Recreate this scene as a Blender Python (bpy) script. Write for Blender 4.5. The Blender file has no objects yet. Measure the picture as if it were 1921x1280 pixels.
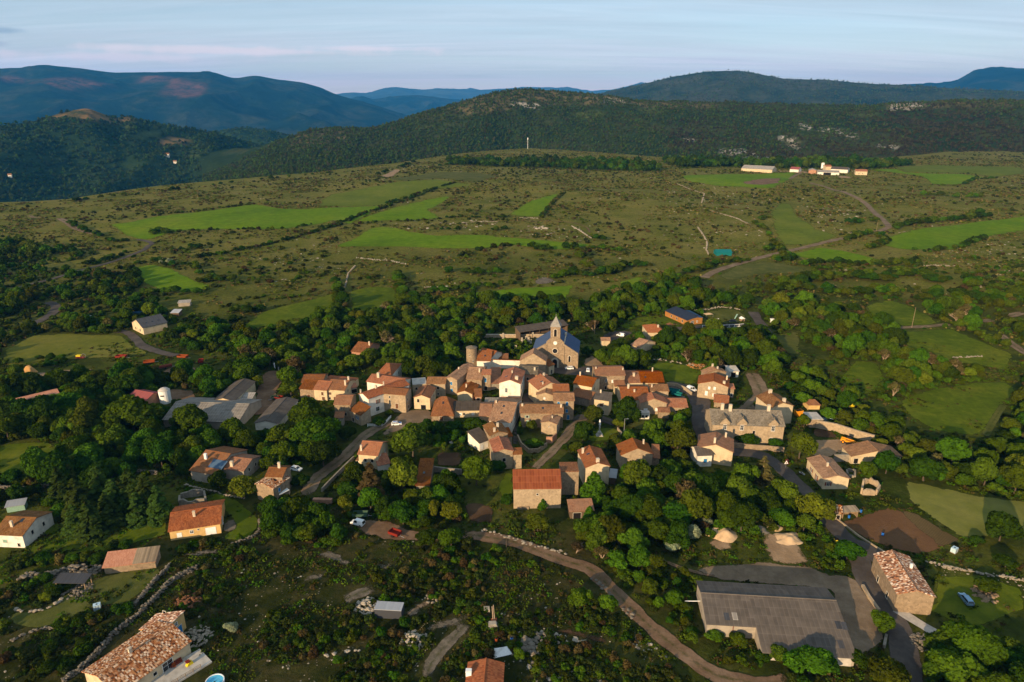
import bpy, bmesh, math, random
import numpy as np
from mathutils import Vector, Matrix
from mathutils.geometry import delaunay_2d_cdt
R = math.radians
SC = bpy.context.scene
COL = SC.collection

# ---------------------------------------------------------------- camera
CAM_H, PITCH, F = 120.0, R(19.4), 1281.0
SUN_EL, SUN_AZ = R(16.0), R(34.0)          # light travels SUN_AZ right of the view direction
cd = bpy.data.cameras.new('camera'); cd.lens = 24.0; cd.sensor_width = 36.0; cd.clip_start = 1.0; cd.clip_end = 90000
camo = bpy.data.objects.new('camera', cd); COL.objects.link(camo)
camo.location = (0, 0, CAM_H); camo.rotation_euler = (R(90) - PITCH, 0, 0)
SC.camera = camo

# ---------------------------------------------------------------- sky, sun, exposure
SC.view_settings.view_transform = 'Standard'; SC.view_settings.look = 'None'
SC.view_settings.exposure = 0.66; SC.view_settings.gamma = 1.0
W = bpy.data.worlds.new('World'); SC.world = W; W.use_nodes = True
def build_world():
    nt = W.node_tree; nt.nodes.clear(); N = nt.nodes.new; L = nt.links.new
    out = N('ShaderNodeOutputWorld'); bg = N('ShaderNodeBackground'); bg.inputs[1].default_value = 0.088
    L(bg.outputs[0], out.inputs[0])
    sky = N('ShaderNodeTexSky'); sky.sky_type = 'NISHITA'; sky.sun_disc = False
    sky.sun_elevation = SUN_EL; sky.sun_rotation = math.pi + SUN_AZ
    sky.altitude = 700; sky.air_density = 1.0; sky.dust_density = 0.6; sky.ozone_density = 2.0
    tc = N('ShaderNodeTexCoord'); sep = N('ShaderNodeSeparateXYZ'); L(tc.outputs['Generated'], sep.inputs[0])
    # cirrus: noise on the sky plane (x/z, y/z) so that streaks lie level
    mz = N('ShaderNodeMath'); mz.operation = 'MAXIMUM'; mz.inputs[1].default_value = 0.0; L(sep.outputs[2], mz.inputs[0])
    az = N('ShaderNodeMath'); az.operation = 'ADD'; az.inputs[1].default_value = 0.10; L(mz.outputs[0], az.inputs[0])
    dx = N('ShaderNodeMath'); dx.operation = 'DIVIDE'; L(sep.outputs[0], dx.inputs[0]); L(az.outputs[0], dx.inputs[1])
    dy = N('ShaderNodeMath'); dy.operation = 'DIVIDE'; L(sep.outputs[1], dy.inputs[0]); L(az.outputs[0], dy.inputs[1])
    cmb = N('ShaderNodeCombineXYZ'); L(dx.outputs[0], cmb.inputs[0]); L(dy.outputs[0], cmb.inputs[1])
    mp = N('ShaderNodeMapping'); mp.inputs['Rotation'].default_value = (0, 0, R(8)); mp.inputs['Scale'].default_value = (0.16, 0.62, 1)
    L(cmb.outputs[0], mp.inputs[0])
    n1 = N('ShaderNodeTexNoise'); n1.inputs['Scale'].default_value = 1.7; n1.inputs['Detail'].default_value = 9; n1.inputs['Roughness'].default_value = 0.62
    n1.inputs['Distortion'].default_value = 0.5
    L(mp.outputs[0], n1.inputs['Vector'])
    r1 = N('ShaderNodeValToRGB'); r1.color_ramp.elements[0].position = 0.36; r1.color_ramp.elements[1].position = 0.72
    r1.color_ramp.elements[0].color = (.5, .5, .5, 1); r1.color_ramp.elements[1].color = (.95, .95, .95, 1)
    L(n1.outputs[0], r1.inputs[0])
    # cloud veil colour: rosy low down, blue-white higher up
    r2 = N('ShaderNodeValToRGB'); e = r2.color_ramp.elements
    e[0].position = 0.0; e[0].color = (8.6, 6.4, 6.6, 1); e[1].position = 0.5; e[1].color = (4.3, 5.3, 6.0, 1)
    k = e.new(0.10); k.color = (6.6, 6.0, 6.6, 1); k = e.new(0.2); k.color = (5.0, 5.6, 6.2, 1)
    ml = N('ShaderNodeMath'); ml.operation = 'MULTIPLY'; ml.inputs[1].default_value = 2.2; L(mz.outputs[0], ml.inputs[0]); L(ml.outputs[0], r2.inputs[0])
    n2 = N('ShaderNodeTexNoise'); n2.inputs['Scale'].default_value = 3.4; n2.inputs['Detail'].default_value = 10; n2.inputs['Roughness'].default_value = .66; n2.inputs['Distortion'].default_value = 1.1
    mp2 = N('ShaderNodeMapping'); mp2.inputs['Rotation'].default_value = (0, 0, R(-6)); mp2.inputs['Scale'].default_value = (0.10, 0.8, 1); mp2.inputs['Location'].default_value = (3, 1, 0); L(cmb.outputs[0], mp2.inputs[0]); L(mp2.outputs[0], n2.inputs['Vector'])
    r3 = N('ShaderNodeMapRange'); r3.inputs[1].default_value = .34; r3.inputs[2].default_value = .68; r3.inputs[3].default_value = .90; r3.inputs[4].default_value = 1.16; L(n2.outputs[0], r3.inputs[0])
    vs = N('ShaderNodeVectorMath'); vs.operation = 'SCALE'; L(r2.outputs[0], vs.inputs[0]); L(r3.outputs[0], vs.inputs['Scale'])
    mx = N('ShaderNodeMix'); mx.data_type = 'RGBA'; L(r1.outputs[0], mx.inputs[0]); L(sky.outputs[0], mx.inputs[6]); L(vs.outputs[0], mx.inputs[7])
    cur = mx.outputs[2]
    # small loose clouds: soft ellipses broken up by noise, given as (azimuth deg, elevation deg, half width, half height, colour)
    nb = N('ShaderNodeTexNoise'); nb.inputs['Scale'].default_value = 26; nb.inputs['Detail'].default_value = 6; L(tc.outputs['Generated'], nb.inputs['Vector'])
    def blob(azd, eld, wx, wz, col, amt):
        nonlocal cur
        c = (math.sin(R(azd)) * math.cos(R(eld)), math.cos(R(azd)) * math.cos(R(eld)), math.sin(R(eld)))
        sb = N('ShaderNodeVectorMath'); sb.operation = 'SUBTRACT'; sb.inputs[1].default_value = c; L(tc.outputs['Generated'], sb.inputs[0])
        sl = N('ShaderNodeVectorMath'); sl.operation = 'MULTIPLY'; sl.inputs[1].default_value = (1 / R(wx), 1 / R(wx), 1 / R(wz)); L(sb.outputs[0], sl.inputs[0])
        ln = N('ShaderNodeVectorMath'); ln.operation = 'LENGTH'; L(sl.outputs[0], ln.inputs[0])
        ad = N('ShaderNodeMath'); ad.operation = 'MULTIPLY_ADD'; ad.inputs[1].default_value = 2.4; L(nb.outputs[0], ad.inputs[0])
        sg = N('ShaderNodeMath'); sg.operation = 'SUBTRACT'; sg.inputs[0].default_value = 0.1; L(ln.outputs[1], sg.inputs[1]); L(sg.outputs[0], ad.inputs[2])
        mr = N('ShaderNodeMapRange'); mr.interpolation_type = 'SMOOTHSTEP'; mr.inputs[1].default_value = 0.0; mr.inputs[2].default_value = 1.1; mr.inputs[4].default_value = amt
        L(ad.outputs[0], mr.inputs[0])
        m = N('ShaderNodeMix'); m.data_type = 'RGBA'; L(mr.outputs[0], m.inputs[0]); L(cur, m.inputs[6]); m.inputs[7].default_value = (*col, 1)
        cur = m.outputs[2]
    for b in ((-34.3, 4.2, 1.3, .22, (2.9, 3.6, 4.4), .8), (-36, 3.4, 1.7, .18, (3.0, 3.6, 4.4), .75), (-39.5, 3.7, 1.2, .18, (2.9, 3.5, 4.3), .75),
              (-20, 3.4, 11, .28, (8.6, 6.9, 7.0), .6), (-29, 2.8, 7, .3, (8.4, 6.6, 6.8), .5), (-12, 3.7, 5, .22, (8.6, 7.0, 7.2), .55)):
        blob(*b)
    L(cur, bg.inputs[0])
build_world()
sd = bpy.data.lights.new('sun', 'SUN'); sd.energy = 4.5; sd.angle = R(0.5); sd.color = (1.0, 0.74, 0.44)
suno = bpy.data.objects.new('sun', sd); COL.objects.link(suno); suno.location = (-200, -300, 400)
sdir = Vector((math.sin(SUN_AZ) * math.cos(SUN_EL), math.cos(SUN_AZ) * math.cos(SUN_EL), -math.sin(SUN_EL)))
suno.rotation_euler = sdir.to_track_quat('-Z', 'Y').to_euler()

# ---------------------------------------------------------------- helpers: pixels to ground, noise, terrain height
KR = dict(P=(0, 0, 1), a=(500, 580, 4.5725), b=(800, 580, 4.5725), c=(1100, 580, 4.5725), d=(1400, 680, 4.5725), e=(600, 760, 4.5725),
          f=(950, 780, 4.5725), g=(1300, 900, 3.0934), h=(0, 860, 3.048), i=(900, 980, 4.2659), j=(0, 1020, 4.574), k=(280, 800, 4.8025),
          l=(0, 620, 6.003), m=(1370, 290, 6.624), n=(1210, 560, 8.0), o=(600, 660, 9.144), p=(930, 590, 9.605), s=(0, 370, 3.0016),
          t=(600, 300, 3.0016), u=(1240, 300, 2.8209), v=(0, 620, 3.430), w=(480, 900, 3.369), x=(1480, 560, 3.2), q=(0, 60, 2.001), r=(960, 100, 1.999))
def px(c, x, y):
    o = KR[c]; return (o[0] + x / o[2], o[1] + y / o[2])
def pxs(c, *pts): return [px(c, *q) for q in pts]
cp, sp = math.cos(PITCH), math.sin(PITCH)
def ray(x, y):
    dx, dy = (x - 960.5) / F, (y - 640) / F
    return Vector((dx, cp - dy * sp, -sp - dy * cp))
def proj(p):
    x, y, z = p[0], p[1], p[2] - CAM_H
    d = y * cp - z * sp
    return (960.5 + F * x / d, 640 - F * (y * sp + z * cp) / d, d)
_rng = np.random.default_rng(7)
_tab = _rng.random((256, 256)) * 2 - 1
def vn(x, y):
    x = np.asarray(x, float); y = np.asarray(y, float)
    xi = np.floor(x).astype(int); yi = np.floor(y).astype(int); fx = x - xi; fy = y - yi
    fx = fx * fx * fx * (fx * (fx * 6 - 15) + 10); fy = fy * fy * fy * (fy * (fy * 6 - 15) + 10)
    t = lambda i, j: _tab[i & 255, j & 255]
    return (t(xi, yi) * (1 - fx) + t(xi + 1, yi) * fx) * (1 - fy) + (t(xi, yi + 1) * (1 - fx) + t(xi + 1, yi + 1) * fx) * fy
def fbm(x, y, o=4, g=.5):
    s = 0; a = 1.0
    for k in range(o):
        s = s + a * vn(x * 2 ** k + 17.3 * k, y * 2 ** k + 9.1 * k); a *= g
    return s
def sst(a, b, x):
    t = np.clip((x - a) / (b - a), 0, 1); return t * t * (3 - 2 * t)
EDGE = [(-500, 405), (-200, 394), (0, 386), (60, 384), (130, 379), (300, 352), (450, 339), (600, 325), (740, 308), (800, 298), (860, 289), (930, 282), (990, 279),
        (1060, 283), (1160, 290), (1250, 300), (1400, 309), (1500, 306), (1640, 300), (1720, 292), (1800, 283), (1921, 273), (2200, 262), (2500, 258)]
def _edge():
    A, D = [], []
    for x, y in EDGE:
        r = ray(x, y); t = -CAM_H / r.z; A.append(math.atan2(r.x, r.y)); D.append(math.hypot(r.x * t, r.y * t))
    return np.array(A), np.array(D)
EA, ED = _edge()
def H(x, y):
    x = np.asarray(x, float); y = np.asarray(y, float)
    r = np.hypot(x, y); az = np.arctan2(x, y)
    amp = 0.5 + 3.2 * sst(380, 1100, r)
    z = amp * vn(x / 170 + 3.1, y / 170 + 8.7) + 0.35 * vn(x / 41 + 1.7, y / 41) * (1 + sst(300, 800, r))
    Rr = np.interp(az, EA, ED); left = sst(0.02, -0.22, az)
    over = np.maximum(r - Rr, 0)
    z = z * (1 - sst(-250, 0, r - Rr) * .8)
    drop = 22 + 330 * left; ln = 260 + 640 * left
    t = np.clip(over / ln, 0, 1)
    return z - drop * (t * t * (2.2 - 1.2 * t))
def h1(x, y): return float(H(x, y))
def gp(q, h=0.0):
    r = ray(*q); zz = 0.0
    for k in range(6):
        t = (zz + h - CAM_H) / r.z
        if t < 0 or t > 4000: t = 4000
        zz = h1(r.x * t, r.y * t)
    return Vector((r.x * t, r.y * t, zz))
def mpp(p): return proj((p[0], p[1], p[2]))[2] / F       # metres per photo pixel

# ---------------------------------------------------------------- helpers: objects
def tag(o, label=None, cat=None, group=None, kind=None):
    if label: o['label'] = label
    if cat: o['category'] = cat
    if group: o['group'] = group
    if kind: o['kind'] = kind
    return o
def empty(name, loc, rz, label, cat, group=None):
    o = bpy.data.objects.new(name, None); COL.objects.link(o); o.location = loc; o.rotation_euler = (0, 0, rz); o.empty_display_size = .5
    return tag(o, label, cat, group)
def link(name, me, m=None, parent=None):
    o = bpy.data.objects.new(name, me); COL.objects.link(o)
    if m is not None and not me.materials: me.materials.append(m)
    if parent is not None: o.parent = parent
    return o
class MB:
    def __init__(s): s.v = []; s.f = []; s.uv = {}; s.mi = []; s.m = 0
    def add(s, vs, fs):
        b = len(s.v); s.v += [tuple(q) for q in vs]
        for f in fs: s.f.append([b + i for i in f]); s.mi.append(s.m)
    def box(s, x0, x1, y0, y1, z0, z1):
        s.add([(x, y, z) for z in (z0, z1) for y in (y0, y1) for x in (x0, x1)],
              [(0, 2, 3, 1), (4, 5, 7, 6), (0, 1, 5, 4), (2, 6, 7, 3), (0, 4, 6, 2), (1, 3, 7, 5)])
    def prism(s, prof, axis, a0, a1):            # profile extruded along x or y
        n = len(prof)
        mk = (lambda u, w, a: (a, u, w)) if axis == 'x' else (lambda u, w, a: (u, a, w))
        s.add([mk(u, w, a) for a in (a0, a1) for u, w in prof],
              [tuple(range(n))[::-1], tuple(range(n, 2 * n))] + [(i, (i + 1) % n, n + (i + 1) % n, n + i) for i in range(n)])
    def slab(s, q, t):                            # q: eave-left, eave-right, ridge-right, ridge-left (top face)
        q = [Vector(k) for k in q]; n = len(q)
        nr = (q[1] - q[0]).cross(q[2] - q[0]).normalized()
        if nr.z < 0: nr = -nr
        b = len(s.v); s.add(list(q) + [k - nr * t for k in q], [tuple(range(n)), tuple(range(2 * n - 1, n - 1, -1))] + [(i, n + i, n + (i + 1) % n, (i + 1) % n) for i in range(n)])
        u = (q[1] - q[0]).normalized(); w = nr.cross(u)
        for i, k in enumerate(q):
            d = k - q[0]; s.uv[b + i] = s.uv[b + n + i] = (d.dot(u), d.dot(w))
    def tube(s, a, b, r0, r1, n=6):
        a = Vector(a); b = Vector(b); d = (b - a).normalized(); u = d.orthogonal().normalized(); w = d.cross(u)
        vs = [a + (u * math.cos(t) + w * math.sin(t)) * r0 for t in [2 * math.pi * i / n for i in range(n)]] + \
             [b + (u * math.cos(t) + w * math.sin(t)) * r1 for t in [2 * math.pi * i / n for i in range(n)]]
        s.add(vs, [tuple(range(n))[::-1], tuple(range(n, 2 * n))] + [(i, (i + 1) % n, n + (i + 1) % n, n + i) for i in range(n)])
    def lathe(s, prof, n=16, c=(0, 0)):
        vs = []; fs = []
        for r_, z_ in prof: vs += [(c[0] + r_ * math.cos(2 * math.pi * i / n), c[1] + r_ * math.sin(2 * math.pi * i / n), z_) for i in range(n)]
        for k in range(len(prof) - 1): fs += [(k * n + i, k * n + (i + 1) % n, (k + 1) * n + (i + 1) % n, (k + 1) * n + i) for i in range(n)]
        fs += [tuple(range(n))[::-1], tuple(range((len(prof) - 1) * n, len(prof) * n))]
        s.add(vs, fs)
    def stone(s, c, r, rnd, sq=.75):
        b = len(s.v); vs = []
        for q in ICO_V: 
            k = 1 + rnd.uniform(-.28, .28); vs.append((c[0] + q[0] * r[0] * k, c[1] + q[1] * r[1] * k, c[2] + q[2] * r[2] * k * sq))
        s.add(vs, ICO_F)
    def mesh(s, name, mats=None, smooth=False):
        me = bpy.data.meshes.new(name); me.from_pydata(s.v, [], s.f)
        if s.uv:
            ul = me.uv_layers.new(name='UVMap')
            for lp in me.loops: ul.data[lp.index].uv = s.uv.get(lp.vertex_index, (0, 0))
        for m in (mats or []): me.materials.append(m)
        if mats and len(mats) > 1: me.polygons.foreach_set('material_index', s.mi)
        if smooth: me.polygons.foreach_set('use_smooth', [True] * len(me.polygons))
        me.update(); return me
    def build(s, name, m, parent=None, smooth=False, loc=None):
        o = link(name, s.mesh(name, m if isinstance(m, list) else [m], smooth), None, parent)
        if loc is not None: o.location = loc
        return o
_g = (1 + 5 ** .5) / 2; _k = math.hypot(1, _g)
ICO_V = [(a / _k, b / _k, c / _k) for a, b, c in [(-1, _g, 0), (1, _g, 0), (-1, -_g, 0), (1, -_g, 0), (0, -1, _g), (0, 1, _g), (0, -1, -_g), (0, 1, -_g), (_g, 0, -1), (_g, 0, 1), (-_g, 0, -1), (-_g, 0, 1)]]
ICO_F = [(0, 11, 5), (0, 5, 1), (0, 1, 7), (0, 7, 10), (0, 10, 11), (1, 5, 9), (5, 11, 4), (11, 10, 2), (10, 7, 6), (7, 1, 8), (3, 9, 4), (3, 4, 2), (3, 2, 6), (3, 6, 8), (3, 8, 9), (4, 9, 5), (2, 4, 11), (6, 2, 10), (8, 6, 7), (9, 8, 1)]
def np_mesh(name, V, Fc, attrs=None, smooth=True):
    me = bpy.data.meshes.new(name); V = np.asarray(V, np.float32); Fc = np.asarray(Fc, np.int32); k = Fc.shape[1]
    me.vertices.add(len(V)); me.vertices.foreach_set('co', V.ravel())
    me.loops.add(Fc.size); me.loops.foreach_set('vertex_index', Fc.ravel())
    me.polygons.add(len(Fc)); me.polygons.foreach_set('loop_start', np.arange(0, Fc.size, k, dtype=np.int32))
    me.polygons.foreach_set('loop_total', np.full(len(Fc), k, np.int32))
    me.update(calc_edges=True)
    if smooth: me.polygons.foreach_set('use_smooth', np.ones(len(Fc), bool))
    for n_, a in (attrs or {}).items():
        at = me.attributes.new(n_, 'FLOAT', 'POINT'); at.data.foreach_set('value', np.asarray(a, np.float32))
    return me
def inpoly(X, Y, poly):
    c = np.zeros(np.shape(X), bool); n = len(poly)
    for i in range(n):
        x0, y0 = poly[i][0], poly[i][1]; x1, y1 = poly[i - 1][0], poly[i - 1][1]
        if y0 == y1: continue
        m = ((y0 > Y) != (y1 > Y)) & (X < (x1 - x0) * (Y - y0) / (y1 - y0) + x0); c ^= m
    return c

# ---------------------------------------------------------------- materials
class NT:
    def __init__(s, name):
        s.m = bpy.data.materials.new(name); s.m.use_nodes = True; s.t = s.m.node_tree; s.t.nodes.clear()
        s.out = s.n('ShaderNodeOutputMaterial'); s.b = s.n('ShaderNodeBsdfPrincipled'); s.L(s.b.outputs[0], s.out.inputs[0])
        s.b.inputs['Specular IOR Level'].default_value = .06
        s.pos = None
    def n(s, ty, **kw):
        q = s.t.nodes.new(ty)
        for k, v in kw.items(): setattr(q, k, v)
        return q
    def L(s, a, b): s.t.links.new(a, b)
    def P(s):
        if s.pos is None: s.pos = s.n('ShaderNodeNewGeometry').outputs['Position']
        return s.pos
    def noise(s, sc, det=4, rough=.6, vec=None, dist=0, out=0):
        q = s.n('ShaderNodeTexNoise'); q.inputs['Scale'].default_value = sc; q.inputs['Detail'].default_value = det; q.inputs['Roughness'].default_value = rough
        q.inputs['Distortion'].default_value = dist; s.L(vec if vec is not None else s.P(), q.inputs['Vector']); return q.outputs[out]
    def ramp(s, fac, stops):
        q = s.n('ShaderNodeValToRGB'); e = q.color_ramp.elements
        while len(e) < len(stops): e.new(.5)
        for el, (p_, c) in zip(e, stops): el.position = p_; el.color = (*c, 1) if not isinstance(c, (int, float)) else (c, c, c, 1)
        s.L(fac, q.inputs[0]); return q.outputs[0]
    def mix(s, fac, a, b, mode='MIX'):
        q = s.n('ShaderNodeMix', data_type='RGBA', blend_type=mode)
        for i, v in ((0, fac), (6, a), (7, b)):
            if isinstance(v, (int, float)): q.inputs[i].default_value = v
            elif isinstance(v, tuple): q.inputs[i].default_value = (*v, 1)
            else: s.L(v, q.inputs[i])
        return q.outputs[2]
    def math(s, op, a, b=0.0, c=0.0):
        q = s.n('ShaderNodeMath', operation=op)
        for i, v in ((0, a), (1, b), (2, c)):
            if isinstance(v, (int, float)): q.inputs[i].default_value = v
            else: s.L(v, q.inputs[i])
        return q.outputs[0]
    def attr(s, name): return s.n('ShaderNodeAttribute', attribute_name=name).outputs['Fac']
    def rand(s): return s.n('ShaderNodeObjectInfo').outputs['Random']
    def bump(s, h, st, d=.1):
        q = s.n('ShaderNodeBump'); q.inputs['Strength'].default_value = st; q.inputs['Distance'].default_value = d; s.L(h, q.inputs['Height']); s.L(q.outputs[0], s.b.inputs['Normal'])
    def fin(s, col, rough=.85):
        if isinstance(col, tuple): s.b.inputs['Base Color'].default_value = (*col, 1)
        else: s.L(col, s.b.inputs['Base Color'])
        s.b.inputs['Roughness'].default_value = rough; return s.m
def sc3(c, k): return tuple(min(1, q * k) for q in c)
M = {}
def plain(name, col, rough=.6, var=.25, sc=3.0, metal=0.0, spec=None):
    t = NT(name); f = t.noise(sc, 5); c = t.ramp(f, [(.3, sc3(col, 1 - var)), (.5, col), (.72, sc3(col, 1 + var * .7))])
    t.b.inputs['Metallic'].default_value = metal
    if spec is not None: t.b.inputs['Specular IOR Level'].default_value = spec
    M[name] = t.fin(c, rough); return M[name]
def wallmat(name, col, stone=0.0, stain=.35, dirt=(.10, .075, .05)):
    t = NT(name); f = t.noise(.45, 5); c = t.ramp(f, [(.3, sc3(col, .72)), (.5, col), (.7, sc3(col, 1.12))])
    if stone:
        v = t.n('ShaderNodeTexVoronoi'); v.inputs['Scale'].default_value = 1.9; t.L(t.P(), v.inputs['Vector'])
        sep = t.n('ShaderNodeSeparateColor'); t.L(v.outputs['Color'], sep.inputs[0])
        c = t.mix(t.math('MULTIPLY', sep.outputs[0], stone), c, sc3(col, .42))
        c = t.mix(t.math('MULTIPLY', sep.outputs[1], stone * .5), c, sc3(col, 1.35))
        ve = t.n('ShaderNodeTexVoronoi', feature='DISTANCE_TO_EDGE'); ve.inputs['Scale'].default_value = 1.9; t.L(t.P(), ve.inputs['Vector'])
        t.bump(t.ramp(ve.outputs[0], [(0, 0.), (.12, 1.)]), .5, .05)
    mp = t.n('ShaderNodeMapping'); mp.inputs['Scale'].default_value = (1, 1, .28); t.L(t.P(), mp.inputs[0])
    g = t.ramp(t.noise(.55, 6, .7, mp.outputs[0]), [(.5, 0.), (.75, 1.)])
    c = t.mix(t.math('MULTIPLY', g, stain), c, dirt)
    c = t.mix(t.math('MULTIPLY', t.rand(), .25), c, sc3(col, .75))
    M[name] = t.fin(c, .92); return M[name]
def tilemat(name, cols, tw=.26, tl=.5, bump=.6, big=.45, stain=(.05, .035, .025), seam=0.0):
    t = NT(name); uv = t.n('ShaderNodeUVMap').outputs[0]; sep = t.n('ShaderNodeSeparateXYZ'); t.L(uv, sep.inputs[0])
    fu = t.math('FLOOR', t.math('DIVIDE', sep.outputs[0], tw)); fv = t.math('FLOOR', t.math('DIVIDE', sep.outputs[1], tl))
    cb = t.n('ShaderNodeCombineXYZ'); t.L(fu, cb.inputs[0]); t.L(fv, cb.inputs[1]); t.L(t.rand(), cb.inputs[2])
    wn = t.n('ShaderNodeTexWhiteNoise'); t.L(cb.outputs[0], wn.inputs['Vector'])
    st = [(0, cols[0])]
    for i, c in enumerate(cols[1:]): st.append(((i + 1) / (len(cols) - 1), c))
    c = t.ramp(wn.outputs[0], st)
    if seam:
        for o_, w_ in ((0, tw), (1, tl)):
            q = t.math('FRACT', t.math('DIVIDE', sep.outputs[o_], w_)); c = t.mix(t.math('MULTIPLY', t.math('LESS_THAN', q, .14 if o_ else .2), seam), c, sc3(cols[-1], 1.7))
    f = t.ramp(t.noise(.35, 6, .65), [(.42, 0.), (.7, 1.)]); c = t.mix(t.math('MULTIPLY', f, big), c, stain)
    f2 = t.ramp(t.noise(1.3, 4), [(.45, 0.), (.72, 1.)]); c = t.mix(t.math('MULTIPLY', f2, .3), c, cols[-1])
    if name in ('tile_orange', 'tile_brown'): r9 = t.math('FRACT', t.math('MULTIPLY', t.rand(), 7.3)); c = t.mix(t.math('MULTIPLY', r9, t.ramp(t.noise(.8, 4, .7), [(.35, .1), (.6, .75)])), c, (.25, .125, .06))
    hs = t.n('ShaderNodeHueSaturation'); t.L(c, hs.inputs['Color']); t.L(t.math('MULTIPLY_ADD', t.rand(), .5, .75), hs.inputs['Value']); t.L(t.math('MULTIPLY_ADD', t.rand(), -.25, 1.12), hs.inputs['Saturation'])
    s = t.math('ABSOLUTE', t.math('SINE', t.math('MULTIPLY', sep.outputs[0], math.pi / tw)))
    t.bump(s, bump, .06); M[name] = t.fin(hs.outputs[0], .85); return M[name]
def groundmat(name, stops, sc=.05, fine=.9, fcol=(.03, .035, .012), famt=.5, bump=.6, edge_to=None, rows=None):
    t = NT(name); c = t.ramp(t.noise(sc, 7, .62), stops)
    g = t.ramp(t.noise(fine, 5, .7), [(.42, 0.), (.68, 1.)]); c = t.mix(t.math('MULTIPLY', g, famt), c, fcol)
    g3 = t.noise(.16, 6, .7); c = t.mix(t.math('MULTIPLY', t.ramp(g3, [(.5, 0.), (.66, 1.)]), .45), c, sc3(stops[0][1], .8)); c = t.mix(t.math('MULTIPLY', t.ramp(g3, [(.34, 1.), (.46, 0.)]), .4), c, sc3(stops[-1][1], 1.2))
    if rows:
        mp = t.n('ShaderNodeMapping'); mp.inputs['Rotation'].default_value = (0, 0, rows[0]); t.L(t.P(), mp.inputs[0])
        wv = t.n('ShaderNodeTexWave'); wv.inputs['Scale'].default_value = rows[1]; wv.inputs['Distortion'].default_value = rows[4] if len(rows) > 4 else 1.2; wv.inputs['Detail'].default_value = 2
        wv.inputs['Detail Scale'].default_value = .6; t.L(mp.outputs[0], wv.inputs['Vector'])
        c = t.mix(t.math('MULTIPLY', wv.outputs[1], rows[2]), c, rows[3])
    t.bump(t.noise(1.6, 5, .7), bump, .25)
    c = t.mix(t.math('MULTIPLY', t.attr('rut'), t.ramp(t.noise(.7, 5, .7), [(.38, 0.), (.58, .9)])), c, (.040, .046, .008))
    f = t.ramp(t.math('ADD', t.math('MULTIPLY', t.attr('edge'), .9), t.math('SUBTRACT', t.noise(.42, 6, .72), .5)), [(.10, 0.), (.26, 1.)])
    t.fin(c, .95); t.b.inputs['Specular IOR Level'].default_value = .02
    tr = t.n('ShaderNodeBsdfTransparent'); mx = t.n('ShaderNodeMixShader'); t.L(f, mx.inputs[0]); t.L(tr.outputs[0], mx.inputs[1]); t.L(t.b.outputs[0], mx.inputs[2]); t.L(mx.outputs[0], t.out.inputs[0])
    M[name] = t.m; return M[name]
def leafmat(name, col, var=.35, hue=.025, trans=.22):
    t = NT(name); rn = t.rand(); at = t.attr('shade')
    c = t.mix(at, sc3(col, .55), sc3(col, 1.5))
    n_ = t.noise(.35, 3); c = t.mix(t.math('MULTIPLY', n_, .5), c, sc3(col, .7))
    hs = t.n('ShaderNodeHueSaturation'); t.L(c, hs.inputs['Color'])
    t.L(t.math('MULTIPLY_ADD', rn, hue * 2, .5 - hue), hs.inputs['Hue']); t.L(t.math('MULTIPLY_ADD', rn, var * 2, 1 - var), hs.inputs['Value'])
    df = t.n('ShaderNodeBsdfDiffuse'); tr = t.n('ShaderNodeBsdfTranslucent'); mx = t.n('ShaderNodeMixShader'); mx.inputs[0].default_value = trans
    t.L(hs.outputs[0], df.inputs[0]); t.L(hs.outputs[0], tr.inputs[0]); t.L(df.outputs[0], mx.inputs[1]); t.L(tr.outputs[0], mx.inputs[2]); t.L(mx.outputs[0], t.out.inputs[0])
    M[name] = t.m; return t.m

wallmat('stone', (.31, .225, .145), .75, .4)
wallmat('stone_pale', (.40, .30, .195), .55, .35)
wallmat('stone_grey', (.27, .23, .18), .7, .5)
wallmat('render_cream', (.56, .44, .28), 0, .3)
wallmat('render_white', (.72, .66, .56), 0, .25)
wallmat('render_ochre', (.62, .40, .16), 0, .12)
wallmat('render_red', (.40, .21, .13), .3, .3)
wallmat('render_grey', (.33, .28, .22), 0, .4)
wallmat('wood_orange', (.34, .15, .04), 0, .3)
wallmat('wood_brown', (.12, .08, .05), 0, .4)
tilemat('tile_orange', [(.19, .045, .011), (.28, .074, .019), (.35, .11, .032), (.22, .052, .014)], big=.4)
tilemat('tile_brown', [(.15, .052, .02), (.22, .082, .03), (.28, .115, .046), (.18, .06, .022)], big=.55)
tilemat('tile_tan', [(.20, .095, .043), (.28, .145, .068), (.35, .19, .095), (.24, .105, .045)], big=.5)
tilemat('tile_mix', [(.05, .02, .012), (.20, .06, .02), (.38, .13, .045), (.48, .22, .09), (.85, .66, .48), (.08, .03, .015), (.26, .075, .022), (.66, .40, .23)], .30, .5, big=.15)
tilemat('tile_pink', [(.34, .125, .062), (.40, .16, .082), (.44, .19, .105)], big=.15)
tilemat('lauze', [(.105, .084, .058), (.155, .125, .086), (.205, .165, .115), (.125, .10, .07)], .5, .45, .3, big=.4)
tilemat('slate', [(.055, .085, .15), (.07, .10, .175), (.085, .12, .20)], .35, .3, .2, big=.15, stain=(.03, .035, .045))
tilemat('fibre', [(.078, .062, .050), (.093, .075, .060), (.108, .087, .070), (.082, .066, .053)], 1.05, 2.4, .25, big=.55, stain=(.05, .042, .035), seam=.4)
tilemat('fibre_pale', [(.20, .175, .15), (.24, .21, .18), (.28, .25, .215)], 1.0, 2.0, .25, big=.6, stain=(.13, .115, .10), seam=.35)
tilemat('rust', [(.15, .038, .016), (.19, .05, .02), (.22, .065, .028)], .85, 2.3, .25, big=.45, stain=(.26, .085, .03), seam=.3)
tilemat('metal_dark', [(.045, .048, .055), (.06, .062, .07)], .3, 5, .3, big=.2)
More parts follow.
